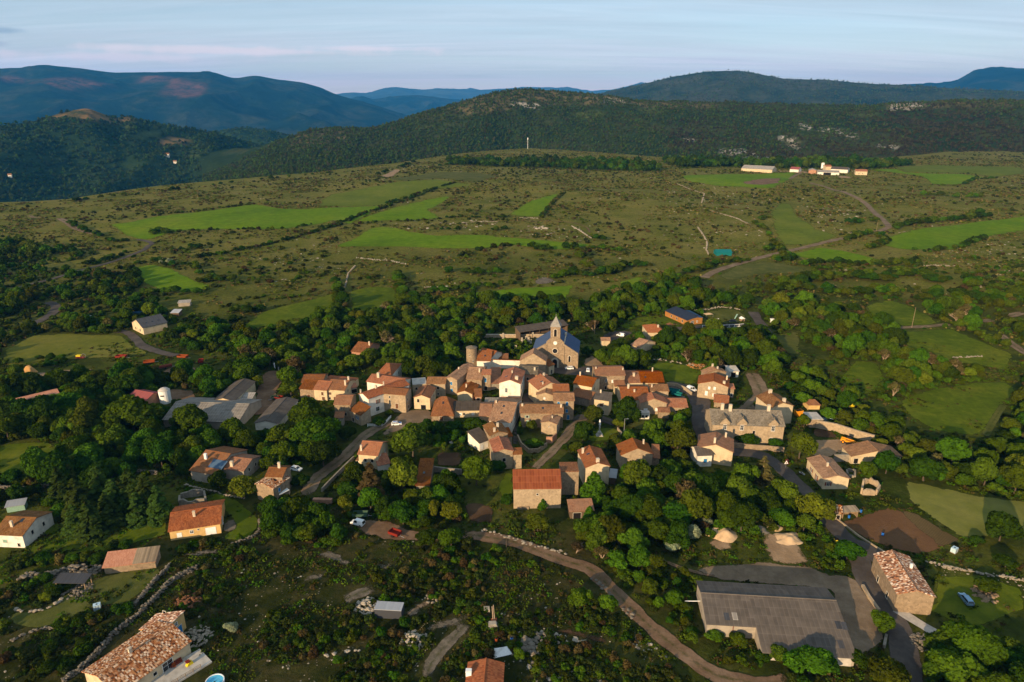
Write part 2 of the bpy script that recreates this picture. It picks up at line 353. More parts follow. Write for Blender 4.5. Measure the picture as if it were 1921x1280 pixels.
tilemat('metal_red', [(.20, .035, .03), (.23, .045, .04)], .3, 5, .3, big=.2)
tilemat('metal_grey', [(.26, .27, .29), (.31, .32, .34)], .9, 3, .25, big=.25, stain=(.2, .2, .2))
tilemat('pv', [(.022, .030, .05), (.03, .04, .065)], 1.0, 1.6, .05, big=.05)
tilemat('pv_blue', [(.035, .075, .13), (.045, .09, .15)], 1.0, 1.6, .05, big=.05)
tilemat('strip_brown', [(.13, .10, .07), (.30, .22, .14), (.16, .12, .08)], .55, 30, .4, big=.2)
plain('glass', (.018, .02, .024), .15, .2, spec=.6)
plain('dark', (.012, .010, .009), .9)
plain('blue', (.02, .16, .36), .6); plain('green_paint', (.22, .34, .26), .6); plain('redbrown', (.16, .035, .02), .6); plain('brown', (.13, .06, .03), .7)
plain('white', (.74, .73, .70), .6, .1); plain('frame', (.55, .50, .42), .7); plain('stone_trim', (.50, .42, .32), .85)
plain('metal', (.35, .35, .36), .4, .2, metal=.6); plain('rubber', (.02, .02, .02), .9); plain('yellow', (.70, .27, .015), .45, .15)
plain('red', (.17, .02, .012), .5, .2); plain('orange', (.22, .05, .014), .5, .2); plain('log', (.36, .16, .05), .9, .5, 3); plain('spire_stone', (.25, .232, .205), .9, .3, 1.5); plain('teal', (.01, .13, .13), .6, .2)
plain('chimney', (.55, .45, .33), .9, .3); plain('paint_silverblue', (.20, .33, .46), .25, .1, metal=.3, spec=.5); plain('paint_white', (.78, .78, .77), .3, .06, spec=.5)
plain('rock', (.27, .225, .17), .95, .4, 1.2); plain('rock_white', (.32, .275, .215), .95, .35, 1.2); plain('rock_dark', (.155, .13, .10), .95, .4, 1.2)
plain('bark', (.085, .065, .048), .95, .3, 2); plain('bark_pale', (.30, .22, .15), .95, .3, 2); plain('plastic_blue', (.02, .12, .42), .5); plain('tank', (.42, .55, .60), .4)
plain('sky_blue', (.10, .42, .62), .3); plain('hay', (.42, .23, .08), .95, .4, 4); plain('sand', (.52, .35, .20), .95, .3, .6); plain('wood', (.25, .17, .10), .9, .35); plain('concrete', (.42, .38, .33), .9, .25, .8)
plain('gold', (.62, .46, .02), .6); plain('canvas_green', (.05, .09, .06), .8); plain('brown_earth', (.15, .07, .035), .95, .4)
leafmat('leaf', (.052, .096, .005)); leafmat('leaf_dark', (.029, .060, .004)); leafmat('leaf_bright', (.066, .112, .006)); leafmat('leaf_olive', (.066, .088, .006)); leafmat('leaf_yellow', (.108, .126, .008))
leafmat('needle', (.034, .056, .009), .25, .02, .1); leafmat('leaf_brown', (.095, .076, .024)); leafmat('leaf_white', (.24, .27, .15), .2, .01); leafmat('scrub', (.036, .048, .008), .35); leafmat('scrub_dry', (.085, .062, .020), .35); leafmat('tussock', (.16, .120, .040), .3); leafmat('tussock_green', (.090, .105, .014), .3)
leafmat('forest', (.056, .086, .014), .45); leafmat('forest_brown', (.052, .046, .018), .35); leafmat('heath', (.075, .070, .026), .35)
# ---------------------------------------------------------------- ground sheet
def ground_material():
    t = NT('ground')
    lush = t.ramp(t.noise(.035, 7, .62), [(.3, (.018, .028, .003)), (.48, (.044, .058, .006)), (.58, (.082, .088, .012)), (.7, (.048, .062, .007))])
    dryc = t.ramp(t.noise(.022, 8, .66), [(.28, (.080, .090, .008)), (.46, (.138, .134, .018)), (.58, (.185, .155, .034)), (.72, (.105, .118, .011))])
    scr = t.ramp(t.noise(.07, 8, .66), [(.3, (.010, .014, .002)), (.46, (.025, .029, .005)), (.56, (.050, .042, .014)), (.64, (.024, .031, .005)), (.78, (.038, .043, .008))])
    c = t.mix(t.attr('dry'), lush, dryc); c = t.mix(t.attr('scrub'), c, scr)
    g = t.ramp(t.noise(.5, 8, .78), [(.42, 0.), (.64, 1.)]); c = t.mix(t.math('MULTIPLY', g, .62), c, (.014, .017, .003))
    g2 = t.ramp(t.noise(.19, 6, .7), [(.52, 0.), (.7, 1.)]); c = t.mix(t.math('MULTIPLY', g2, .4), c, (.11, .092, .03))
    # stony bare spots, strongest where the ground is dry
    rk = t.ramp(t.noise(.35, 7, .75), [(.62, 0.), (.70, 1.)]); c = t.mix(t.math('MULTIPLY', rk, t.math('MULTIPLY', t.attr('stony'), .6)), c, (.34, .28, .21))
    t.bump(t.noise(.9, 6, .72), .9, .35); t.b.inputs['Specular IOR Level'].default_value = .03
    M['ground'] = t.fin(c, .97)
ground_material()
def build_ground():
    na, nr = 760, 640
    az = np.linspace(R(-52), R(52), na); rr = 24 * np.exp(np.linspace(0, math.log(3300 / 24), nr))
    A, RR = np.meshgrid(az, rr); X = RR * np.sin(A); Y = RR * np.cos(A); Z = H(X, Y)
    V = np.stack([X, Y, Z], -1).reshape(-1, 3)
    i = np.arange(nr - 1)[:, None] * na + np.arange(na - 1)[None, :]
    Fc = np.stack([i, i + 1, i + na + 1, i + na], -1).reshape(-1, 4)
    n_ = fbm(X / 90, Y / 90, 3)
    dry = np.clip(sst(370, 560, RR + 70 * n_ - 60 * sst(.1, .4, A)) , 0, 1)
    dry *= 1 - .55 * sst(.25, -.6, A) * sst(700, 450, RR)
    scrub = sst(205, 165, RR + 14 * n_) * sst(45, 15, X - (RR - 150) * .2)
    scrub = np.maximum(scrub, sst(190, 150, RR + 10 * n_) * .5)
    stony = np.clip(np.maximum(dry * .8 * sst(-.2, .5, fbm(X / 60 + 5, Y / 60, 3)), scrub * .9 * sst(-.1, .5, fbm(X / 25 + 5, Y / 25, 3))), 0, 1)
    me = np_mesh('ground', V, Fc, dict(dry=dry.ravel(), scrub=scrub.ravel(), stony=stony.ravel()))
    tag(link('ground', me, M['ground']), kind='structure')
build_ground()

# ---------------------------------------------------------------- hills, each from its skyline
def hillmat(name, cols, sc, bare=(.20, .10, .05), rock=(.42, .38, .33), bump=1.0, bd=12):
    t = NT(name); c = t.ramp(t.noise(sc, 9, .68), cols)
    g = t.ramp(t.noise(sc * 9, 6, .72), [(.4, 0.), (.66, 1.)]); c = t.mix(t.math('MULTIPLY', g, .55), c, cols[0][1])
    nz = t.noise(sc * 5, 7, .72)
    mb = t.math('MULTIPLY', t.attr('bare'), t.ramp(nz, [(.36, 0.), (.58, .9)])); c = t.mix(mb, c, bare)
    mg = t.math('MULTIPLY', t.attr('grass'), t.ramp(nz, [(.34, 0.), (.56, .9)])); c = t.mix(mg, c, (.085, .105, .028))
    mr = t.math('MULTIPLY', t.attr('rocky'), t.ramp(t.noise(sc * 14, 6, .75), [(.46, 0.), (.56, .95)])); c = t.mix(mr, c, rock)
    t.bump(t.noise(sc * 8, 9, .78), bump, bd * (3 if sc < .002 else 1)); t.b.inputs['Specular IOR Level'].default_value = 0
    M[name] = t.fin(c, 1.0)
hillmat('hill_forest', [(.3, (.016, .030, .010)), (.48, (.030, .050, .014)), (.6, (.060, .064, .022)), (.72, (.038, .044, .016))], .004, bare=(.15, .115, .055))
hillmat('hill_valley', [(.3, (.014, .030, .010)), (.5, (.026, .048, .014)), (.68, (.040, .060, .018))], .003, bare=(.26, .15, .06))
hillmat('hill_heath', [(.35, (.014, .028, .010)), (.46, (.050, .062, .030)), (.56, (.085, .084, .048)), (.7, (.026, .042, .016))], .0016)
hillmat('mountain', [(.32, (.004, .012, .010)), (.48, (.012, .028, .016)), (.58, (.040, .048, .026)), (.7, (.012, .024, .014))], .0016, bare=(.17, .075, .05))
hillmat('far_ridge', [(.3, (.03, .05, .05)), (.6, (.06, .08, .07))], .0006)
HILLS = {}
def hill(name, sky, D, r0, z0, mat, seed, back=.5, gul=.25, rough=.006, conv=1.0, paint=None, nu=300, nv=110, rockmax=None):
    X0, X1 = sky[0][0], sky[-1][0]
    pxx = np.linspace(X0, X1, nu); py = np.interp(pxx, [q[0] for q in sky], [q[1] for q in sky])
    k = np.ones(5) / 5; py = np.convolve(np.pad(py, 2, 'edge'), k, 'valid')
    if callable(D): Dd = np.array([D(x) for x in pxx])
    else: Dd = np.full(nu, float(D))
    if callable(r0): R0 = np.array([r0(x) for x in pxx])
    else: R0 = np.full(nu, float(r0))
    az = np.arctan2((pxx - 960.5) / F, cp - (py - 640) / F * sp)
    el = np.array([math.atan2(ray(x, y).z, math.hypot(ray(x, y).x, ray(x, y).y)) for x, y in zip(pxx, py)])
    zc = CAM_H + Dd * np.tan(el)
    t = np.concatenate([np.linspace(0, 1, nv), 1 + np.linspace(0, 1, 14)[1:] * back]); T, AZ = np.meshgrid(t, az)
    DD = Dd[:, None]; RR0 = R0[:, None]; ZC = zc[:, None]
    r = np.where(T <= 1, RR0 + (DD - RR0) * T, DD + (DD - RR0) * (T - 1))
    s = np.where(T <= 1, np.power(np.clip(T, 0, 1), conv), np.clip(1 - (np.maximum(T - 1, 0) / back) ** 1.5, 0, 1))
    s = np.where(T <= 1, s * .55 + .45 * s * s * (3 - 2 * s), s)
    Z = z0 + (ZC - z0) * s
    X = r * np.sin(AZ); Y = r * np.cos(AZ); L = (DD - RR0).mean()
    g = 1 - np.abs(vn(X / (L * .20) + seed, Y / (L * .42) + seed * 1.7)); g2 = 1 - np.abs(vn(X / (L * .085) + seed * 2, Y / (L * .16) + seed))
    w = np.clip(T, 0, 2) * np.clip(1.02 - T, 0, 1) * 4 * (T <= 1)
    Z = Z + (g - .7) * gul * (ZC - z0) * w * .7 + (g2 - .7) * gul * .38 * (ZC - z0) * w
    Z = Z + rough * r * .35 * fbm(X / (L * .06), Y / (L * .06), 4) * np.clip(T * 1.2, 0, 1) * (.25 + .75 * (np.abs(T - 1) > .04))
    V = np.stack([X, Y, Z], -1)
    d = Y * cp - (Z - CAM_H) * sp; PX = 960.5 + F * X / d; PY = 640 - F * (Y * sp + (Z - CAM_H) * cp) / d
    at = {}
    for kind in ('bare', 'grass', 'rocky'):
        a = np.zeros(T.shape)
        for poly in (paint or {}).get(kind, []):
            a = np.maximum(a, inpoly(PX, PY, poly) * 1.0)
        for _ in range(1 if kind == 'rocky' else 5): a[1:-1, 1:-1] = (a[1:-1, 1:-1] * 2 + a[:-2, 1:-1] + a[2:, 1:-1] + a[1:-1, :-2] + a[1:-1, 2:]) / 6
        a[T > 1] = 0; at[kind] = a.ravel()
    nn = T.shape[1]; i = np.arange(nu - 1)[:, None] * nn + np.arange(nn - 1)[None, :]
    Fc = np.stack([i, i + nn, i + nn + 1, i + 1], -1).reshape(-1, 4)
    tag(link(name, np_mesh(name, V.reshape(-1, 3), Fc, at), M[mat]), kind='structure')
    HILLS[name] = (V, PX, PY, T)
hill('far_mountain_range', [(480, 190), (560, 182), (640, 176), (665, 172), (690, 177), (715, 166), (735, 163), (770, 166), (800, 168), (860, 167), (900, 168), (960, 165), (1000, 163), (1040, 164), (1080, 168), (1120, 171), (1150, 168), (1185, 160), (1205, 155), (1235, 160), (1270, 170), (1400, 180), (1700, 180), (2300, 175)],
     24000, 17000, -300, 'far_ridge', 3.3, gul=.3)
hill('blue_mountain_ridge', [(560, 210), (640, 190), (660, 185), (680, 180), (700, 186), (725, 183), (750, 180), (780, 178), (810, 182), (840, 185), (870, 187), (920, 196), (1000, 206), (1150, 215)], 16000, 11000, -400, 'mountain', 5.1, gul=.4)
hill('blue_mountain', [(-700, 170), (-400, 150), (-150, 120), (0, 128), (40, 127), (80, 121), (120, 125), (160, 131), (215, 138), (260, 135), (300, 134), (350, 136), (400, 136), (425, 143), (445, 147), (462, 142), (480, 139), (500, 143), (520, 147), (560, 152), (590, 160), (605, 166), (620, 172), (640, 180), (665, 186), (700, 196), (760, 215), (820, 240), (900, 270)],
     11000, 5600, -420, 'mountain', 1.3, gul=.36, nv=140, nu=380, paint=dict(bare=[pxs('q', (510, 195), (540, 165), (600, 163), (650, 170), (720, 190), (780, 195), (760, 235), (690, 250), (640, 235), (600, 238), (640, 185), (560, 185)),
     pxs('q', (150, 180), (200, 172), (300, 175), (440, 205), (380, 205), (260, 218), (200, 205)), pxs('q', (0, 165), (60, 170), (150, 195), (80, 190), (0, 185))]))
hill('distant_wooded_hill', [(330, 262), (380, 252), (420, 245), (455, 240), (490, 242), (520, 248), (560, 258), (620, 272), (700, 285)], 4300, 3000, -260, 'hill_valley', 8.3, gul=.4, nu=160, nv=70)
hill('wooded_hill', [(-700, 280), (-300, 262), (0, 236), (60, 228), (100, 216), (140, 206), (165, 203), (190, 213), (215, 221), (245, 217), (268, 225), (320, 235), (380, 246), (440, 259), (480, 270), (520, 287), (560, 304), (640, 330), (760, 370)],
     lambda x: 3000 + .5 * max(0, x), 1500, -330, 'hill_valley', 2.2, gul=.42, nu=360, nv=150,
     paint=dict(bare=[pxs('q', (170, 325), (280, 295), (320, 282), (370, 300), (420, 330), (330, 335), (270, 345), (310, 315), (220, 325)), pxs('q', (390, 343), (440, 322), (500, 313), (520, 325), (440, 345)), pxs('q', (590, 405), (640, 393), (725, 408), (660, 425), (600, 425))],
                grass=[pxs('q', (480, 405), (530, 375), (600, 370), (600, 395), (520, 412)), pxs('q', (620, 460), (700, 440), (800, 440), (740, 470)), pxs('q', (690, 425), (780, 412), (770, 432)), pxs('q', (440, 360), (500, 335), (530, 340), (470, 365))]))
hill('bare_grey_hill', [(1020, 200), (1100, 182), (1140, 172), (1170, 166), (1200, 158), (1230, 152), (1260, 145), (1285, 140), (1310, 136), (1335, 134), (1360, 133), (1385, 134), (1410, 137), (1440, 143), (1470, 147), (1500, 149), (1540, 150), (1570, 151), (1600, 153), (1640, 157), (1700, 160), (1760, 165), (1850, 169), (1921, 172), (2100, 178), (2500, 190)],
     7000, 4300, -120, 'hill_heath', 4.4, gul=.26, nu=320, nv=110)
hill('blue_table_mountain', [(1560, 180), (1640, 168), (1690, 159), (1740, 156), (1790, 153), (1805, 147), (1818, 139), (1832, 132), (1850, 129), (1880, 128), (1921, 129), (2000, 133), (2100, 137), (2400, 160)], 15000, 9000, -300, 'mountain', 6.6, gul=.3, nu=200, nv=80)
hill('forest_ridge', [(380, 330), (450, 302), (480, 285), (520, 264), (545, 258), (565, 248), (585, 243), (620, 240), (650, 239), (685, 241), (715, 236), (735, 230), (760, 222), (800, 209), (850, 195), (900, 180), (930, 173), (960, 168), (1000, 167), (1050, 170), (1100, 175), (1130, 178), (1160, 183), (1200, 188), (1280, 190), (1370, 192), (1440, 193), (1500, 196), (1560, 197), (1640, 198), (1700, 194), (1760, 190), (1850, 187), (1921, 188), (2200, 190), (2600, 195)],
     lambda x: 2350 + .5 * max(0, min(900, x - 500)), lambda x: float(np.interp(x, [380, 700, 1000, 1300, 1600, 1921, 2600], [1400, 1650, 2000, 1650, 1560, 1900, 1950])), -45, 'hill_forest', 9.1, gul=.22, nu=420, nv=150,
     paint=dict(rocky=[pxs('r', (780, 358), (850, 355), (915, 372), (960, 378), (980, 392), (900, 398), (850, 385), (780, 375)), pxs('r', (1075, 262), (1130, 270), (1130, 290), (1080, 285)), pxs('r', (1150, 278), (1220, 283), (1300, 305), (1290, 325), (1200, 300), (1150, 295)), pxs('r', (1000, 305), (1060, 318), (1080, 360), (1040, 350), (1040, 328), (1000, 325)), pxs('r', (645, 320), (690, 320), (690, 333), (650, 332)), pxs('r', (1370, 338), (1450, 350), (1440, 365), (1370, 350)), pxs('r', (0, 180), (110, 190), (100, 210), (0, 200)), pxs('r', (350, 165), (420, 175), (420, 195), (350, 190)), pxs('r', (1420, 185), (1540, 180), (1540, 210), (1420, 215))],
                grass=[pxs('r', (220, 225), (330, 215), (350, 235), (270, 255)), pxs('q', (1560, 355), (1620, 345), (1660, 358), (1600, 375)), pxs('r', (1260, 220), (1380, 225), (1400, 245), (1300, 240)), pxs('r', (470, 205), (560, 205), (570, 225), (500, 230)), pxs('r', (560, 350), (700, 345), (700, 360), (600, 365))],
                bare=[pxs('q', (1080, 420), (1160, 365), (1260, 360), (1380, 370), (1300, 405), (1180, 430), (1060, 445)), pxs('r', (0, 140), (130, 140), (420, 160), (420, 190), (150, 195), (0, 175)), pxs('r', (430, 175), (800, 185), (780, 205), (480, 205)), pxs('q', (1680, 290), (1780, 245), (1921, 225), (1921, 290), (1760, 320)), pxs('r', (1400, 185), (1921, 175), (1921, 200), (1600, 205), (1420, 215))]))

# ---------------------------------------------------------------- draped sheets: fields, yards, roads
OX0, OY0, ORES = -760, 40, 1.0
OCC = np.zeros((1900, 1720), np.uint8)            # 1 field, 2 road/yard/building
def occ_poly(poly, val, grow=0):
    xs = [q[0] for q in poly]; ys = [q[1] for q in poly]
    i0, i1 = int(max(0, min(xs) - OX0 - grow)), int(min(OCC.shape[1] - 1, max(xs) - OX0 + grow + 1))
    j0, j1 = int(max(0, min(ys) - OY0 - grow)), int(min(OCC.shape[0] - 1, max(ys) - OY0 + grow + 1))
    if i1 <= i0 or j1 <= j0: return
    X, Y = np.meshgrid(np.arange(i0, i1) + OX0 + .5, np.arange(j0, j1) + OY0 + .5)
    m = inpoly(X, Y, poly)
    if grow:
        for _ in range(int(grow)):
            n = m.copy(); n[1:] |= m[:-1]; n[:-1] |= m[1:]; n[:, 1:] |= m[:, :-1]; n[:, :-1] |= m[:, 1:]; m = n
    s = OCC[j0:j1, i0:i1]; s[m] = np.maximum(s[m], val)
def occ_at(x, y, r=0):
    i, j = int(x - OX0), int(y - OY0); k = int(math.ceil(r))
    if not (0 <= i - k and i + k < OCC.shape[1] and 0 <= j - k and j + k < OCC.shape[0]): return 0
    return int(OCC[j - k:j + k + 1, i - k:i + k + 1].max())
rnd = random.Random(11)
def sheet(name, poly, mat, off=.06, s=None, jit=.35, val=1, kind='structure', soft=None):
    P2 = [gp(q) for q in poly]; P2 = [(q.x, q.y) for q in P2]
    dist = math.hypot(sum(q[0] for q in P2) / len(P2), sum(q[1] for q in P2) / len(P2))
    if s is None: s = max(1.5, dist * .009)
    bd = []
    for i, a in enumerate(P2):
        b = P2[(i + 1) % len(P2)]; d = math.hypot(b[0] - a[0], b[1] - a[1]); n = max(1, int(d / (s * .8)))
        for k in range(n):
            f = k / n; bd.append((a[0] + (b[0] - a[0]) * f + rnd.uniform(-1, 1) * jit * s * .6, a[1] + (b[1] - a[1]) * f + rnd.uniform(-1, 1) * jit * s * .6))
    # soften corners
    n = len(bd); bd = [((bd[i - 1][0] + 2 * bd[i][0] + bd[(i + 1) % n][0]) / 4, (bd[i - 1][1] + 2 * bd[i][1] + bd[(i + 1) % n][1]) / 4) for i in range(n)]
    xs = [q[0] for q in bd]; ys = [q[1] for q in bd]
    X, Y = np.meshgrid(np.arange(min(xs), max(xs), s), np.arange(min(ys), max(ys), s)); m = inpoly(X, Y, bd)
    pts = [Vector(q) for q in bd] + [Vector((x, y)) for x, y in zip(X[m], Y[m])]
    r = delaunay_2d_cdt(pts, [(i, (i + 1) % n) for i in range(n)], [], 1, 1e-4)
    vx = np.array([q.x for q in r[0]]); vy = np.array([q.y for q in r[0]])
    z = H(vx, vy) + off + np.hypot(vx, vy) * 2.2e-4
    me = bpy.data.meshes.new(name); me.from_pydata(np.stack([vx, vy, z], -1).tolist(), [], [f for f in r[2]])
    bx, by = np.array(xs), np.array(ys); dd = np.sqrt(np.min((vx[:, None] - bx[None]) ** 2 + (vy[:, None] - by[None]) ** 2, 1)); dd[dd < .3 * s] = 0
    me.attributes.new('edge', 'FLOAT', 'POINT').data.foreach_set('value', np.clip(dd / (soft or max(1.6, dist * .005)), 0, 1).astype(np.float32))
    me.polygons.foreach_set('use_smooth', [True] * len(me.polygons))
    occ_poly(bd, val); o = link(name, me, M[mat]); tag(o, kind=kind); return o
def ribbon(name, pts, w, mat, off=.10, jit=.12, val=2, grow=1):
    P2 = [gp(q) for q in pts]
    # Catmull-Rom through the points
    ln = []
    for i in range(len(P2) - 1):
        p0 = P2[max(0, i - 1)]; p1 = P2[i]; p2 = P2[i + 1]; p3 = P2[min(len(P2) - 1, i + 2)]; n = max(2, int((p2 - p1).length / max(1.5, w * .5)))
        for k in range(n):
            t = k / n; ln.append(.5 * ((2 * p1) + (p2 - p0) * t + (2 * p0 - 5 * p1 + 4 * p2 - p3) * t * t + (3 * p1 - p0 - 3 * p2 + p3) * t ** 3))
    ln.append(P2[-1]); V = []; Fc = []; nc = 9; E = []; RT = []; trk = any(k in name for k in ('track', 'lane', 'path'))
    for i, q in enumerate(ln):
        d = ln[min(len(ln) - 1, i + 1)] - ln[max(0, i - 1)]; nrm = Vector((-d.y, d.x, 0)).normalized(); ww = w * (1 + rnd.uniform(-jit, jit))
        for k in range(nc):
            f = k / (nc - 1) - .5; V.append((q.x + nrm.x * ww * f, q.y + nrm.y * ww * f)); E.append(min(1, (1 - 2 * abs(f)) * w / 1.5) * (min(1, .12 + .22 * min(i, len(ln) - 1 - i)) if trk else 1)); RT.append((max(0, 1 - abs(f) * 6) * .9) if trk else 0)
    V = np.array(V); z = H(V[:, 0], V[:, 1]) + off + np.hypot(V[:, 0], V[:, 1]) * 2.2e-4
    for i in range(len(ln) - 1):
        for k in range(nc - 1): Fc.append((i * nc + k, i * nc + k + 1, (i + 1) * nc + k + 1, (i + 1) * nc + k))
        occ_poly([V[i * nc], V[i * nc + nc - 1], V[(i + 1) * nc + nc - 1], V[(i + 1) * nc]], val, grow)
    o = link(name, np_mesh(name, np.stack([V[:, 0], V[:, 1], z], -1), Fc, dict(edge=E, rut=RT)), M[mat]); tag(o, kind='structure'); return o

groundmat('crop', [(.3, (.066, .122, .003)), (.44, (.094, .165, .004)), (.56, (.115, .178, .005)), (.7, (.145, .178, .012))], .012, .12, (.070, .105, .008), .55, .3)
groundmat('crop_dull', [(.3, (.078, .105, .010)), (.5, (.105, .130, .012)), (.7, (.135, .145, .02))], .02, .3, (.06, .075, .015), .4, .3)
groundmat('meadow', [(.3, (.050, .078, .004)), (.5, (.082, .110, .006)), (.7, (.125, .130, .012))], .03, .35, (.030, .046, .007), .5, .5)
groundmat('hayfield', [(.3, (.095, .105, .012)), (.5, (.130, .130, .018)), (.7, (.175, .148, .032))], .03, .3, (.06, .07, .014), .4, .4, rows=(.9, .3, .25, (.075, .085, .02), 2.5))
groundmat('wheat', [(.3, (.115, .125, .020)), (.5, (.150, .155, .028)), (.7, (.19, .175, .042))], .03, .35, (.10, .105, .035), .35, .4, rows=(-.55, .32, .2, (.12, .12, .04), 1.5))
groundmat('asphalt', [(.3, (.060, .050, .044)), (.5, (.085, .070, .060)), (.7, (.115, .095, .078))], .12, 1.2, (.05, .044, .04), .4, .25)
groundmat('gravel', [(.3, (.13, .088, .055)), (.5, (.19, .13, .082)), (.7, (.25, .18, .118))], .12, .9, (.12, .095, .06), .45, .5)
groundmat('dirt', [(.3, (.12, .070, .040)), (.5, (.175, .105, .062)), (.7, (.225, .145, .092))], .12, .8, (.085, .055, .03), .5, .5)
groundmat('sandy', [(.3, (.24, .15, .082)), (.5, (.32, .205, .115)), (.7, (.38, .26, .155))], .12, .6, (.18, .13, .08), .5, .6)
groundmat('tilled', [(.3, (.11, .052, .024)), (.5, (.155, .078, .036)), (.7, (.19, .105, .05))], .08, .7, (.06, .028, .015), .3, .5, rows=(-.6, .8, .45, (.065, .034, .017), .6))
groundmat('furrows', [(.3, (.12, .068, .032)), (.5, (.16, .095, .045)), (.7, (.19, .125, .06))], .08, .7, (.075, .05, .02), .3, .5, rows=(-.62, .42, .85, (.045, .045, .014), .3))
groundmat('soil', [(.3, (.055, .030, .017)), (.5, (.085, .048, .027)), (.7, (.12, .072, .040))], .1, .8, (.045, .032, .015), .5, .6, rows=(.15, .9, .35, (.05, .03, .016), 1.2))
groundmat('stony', [(.3, (.10, .08, .058)), (.5, (.155, .125, .092)), (.7, (.21, .17, .13))], .4, 1.0, (.06, .055, .03), .6, .9)
groundmat('grassy', [(.3, (.060, .070, .014)), (.5, (.085, .090, .02)), (.7, (.12, .11, .03))], .06, .5, (.05, .055, .012), .5, .5)

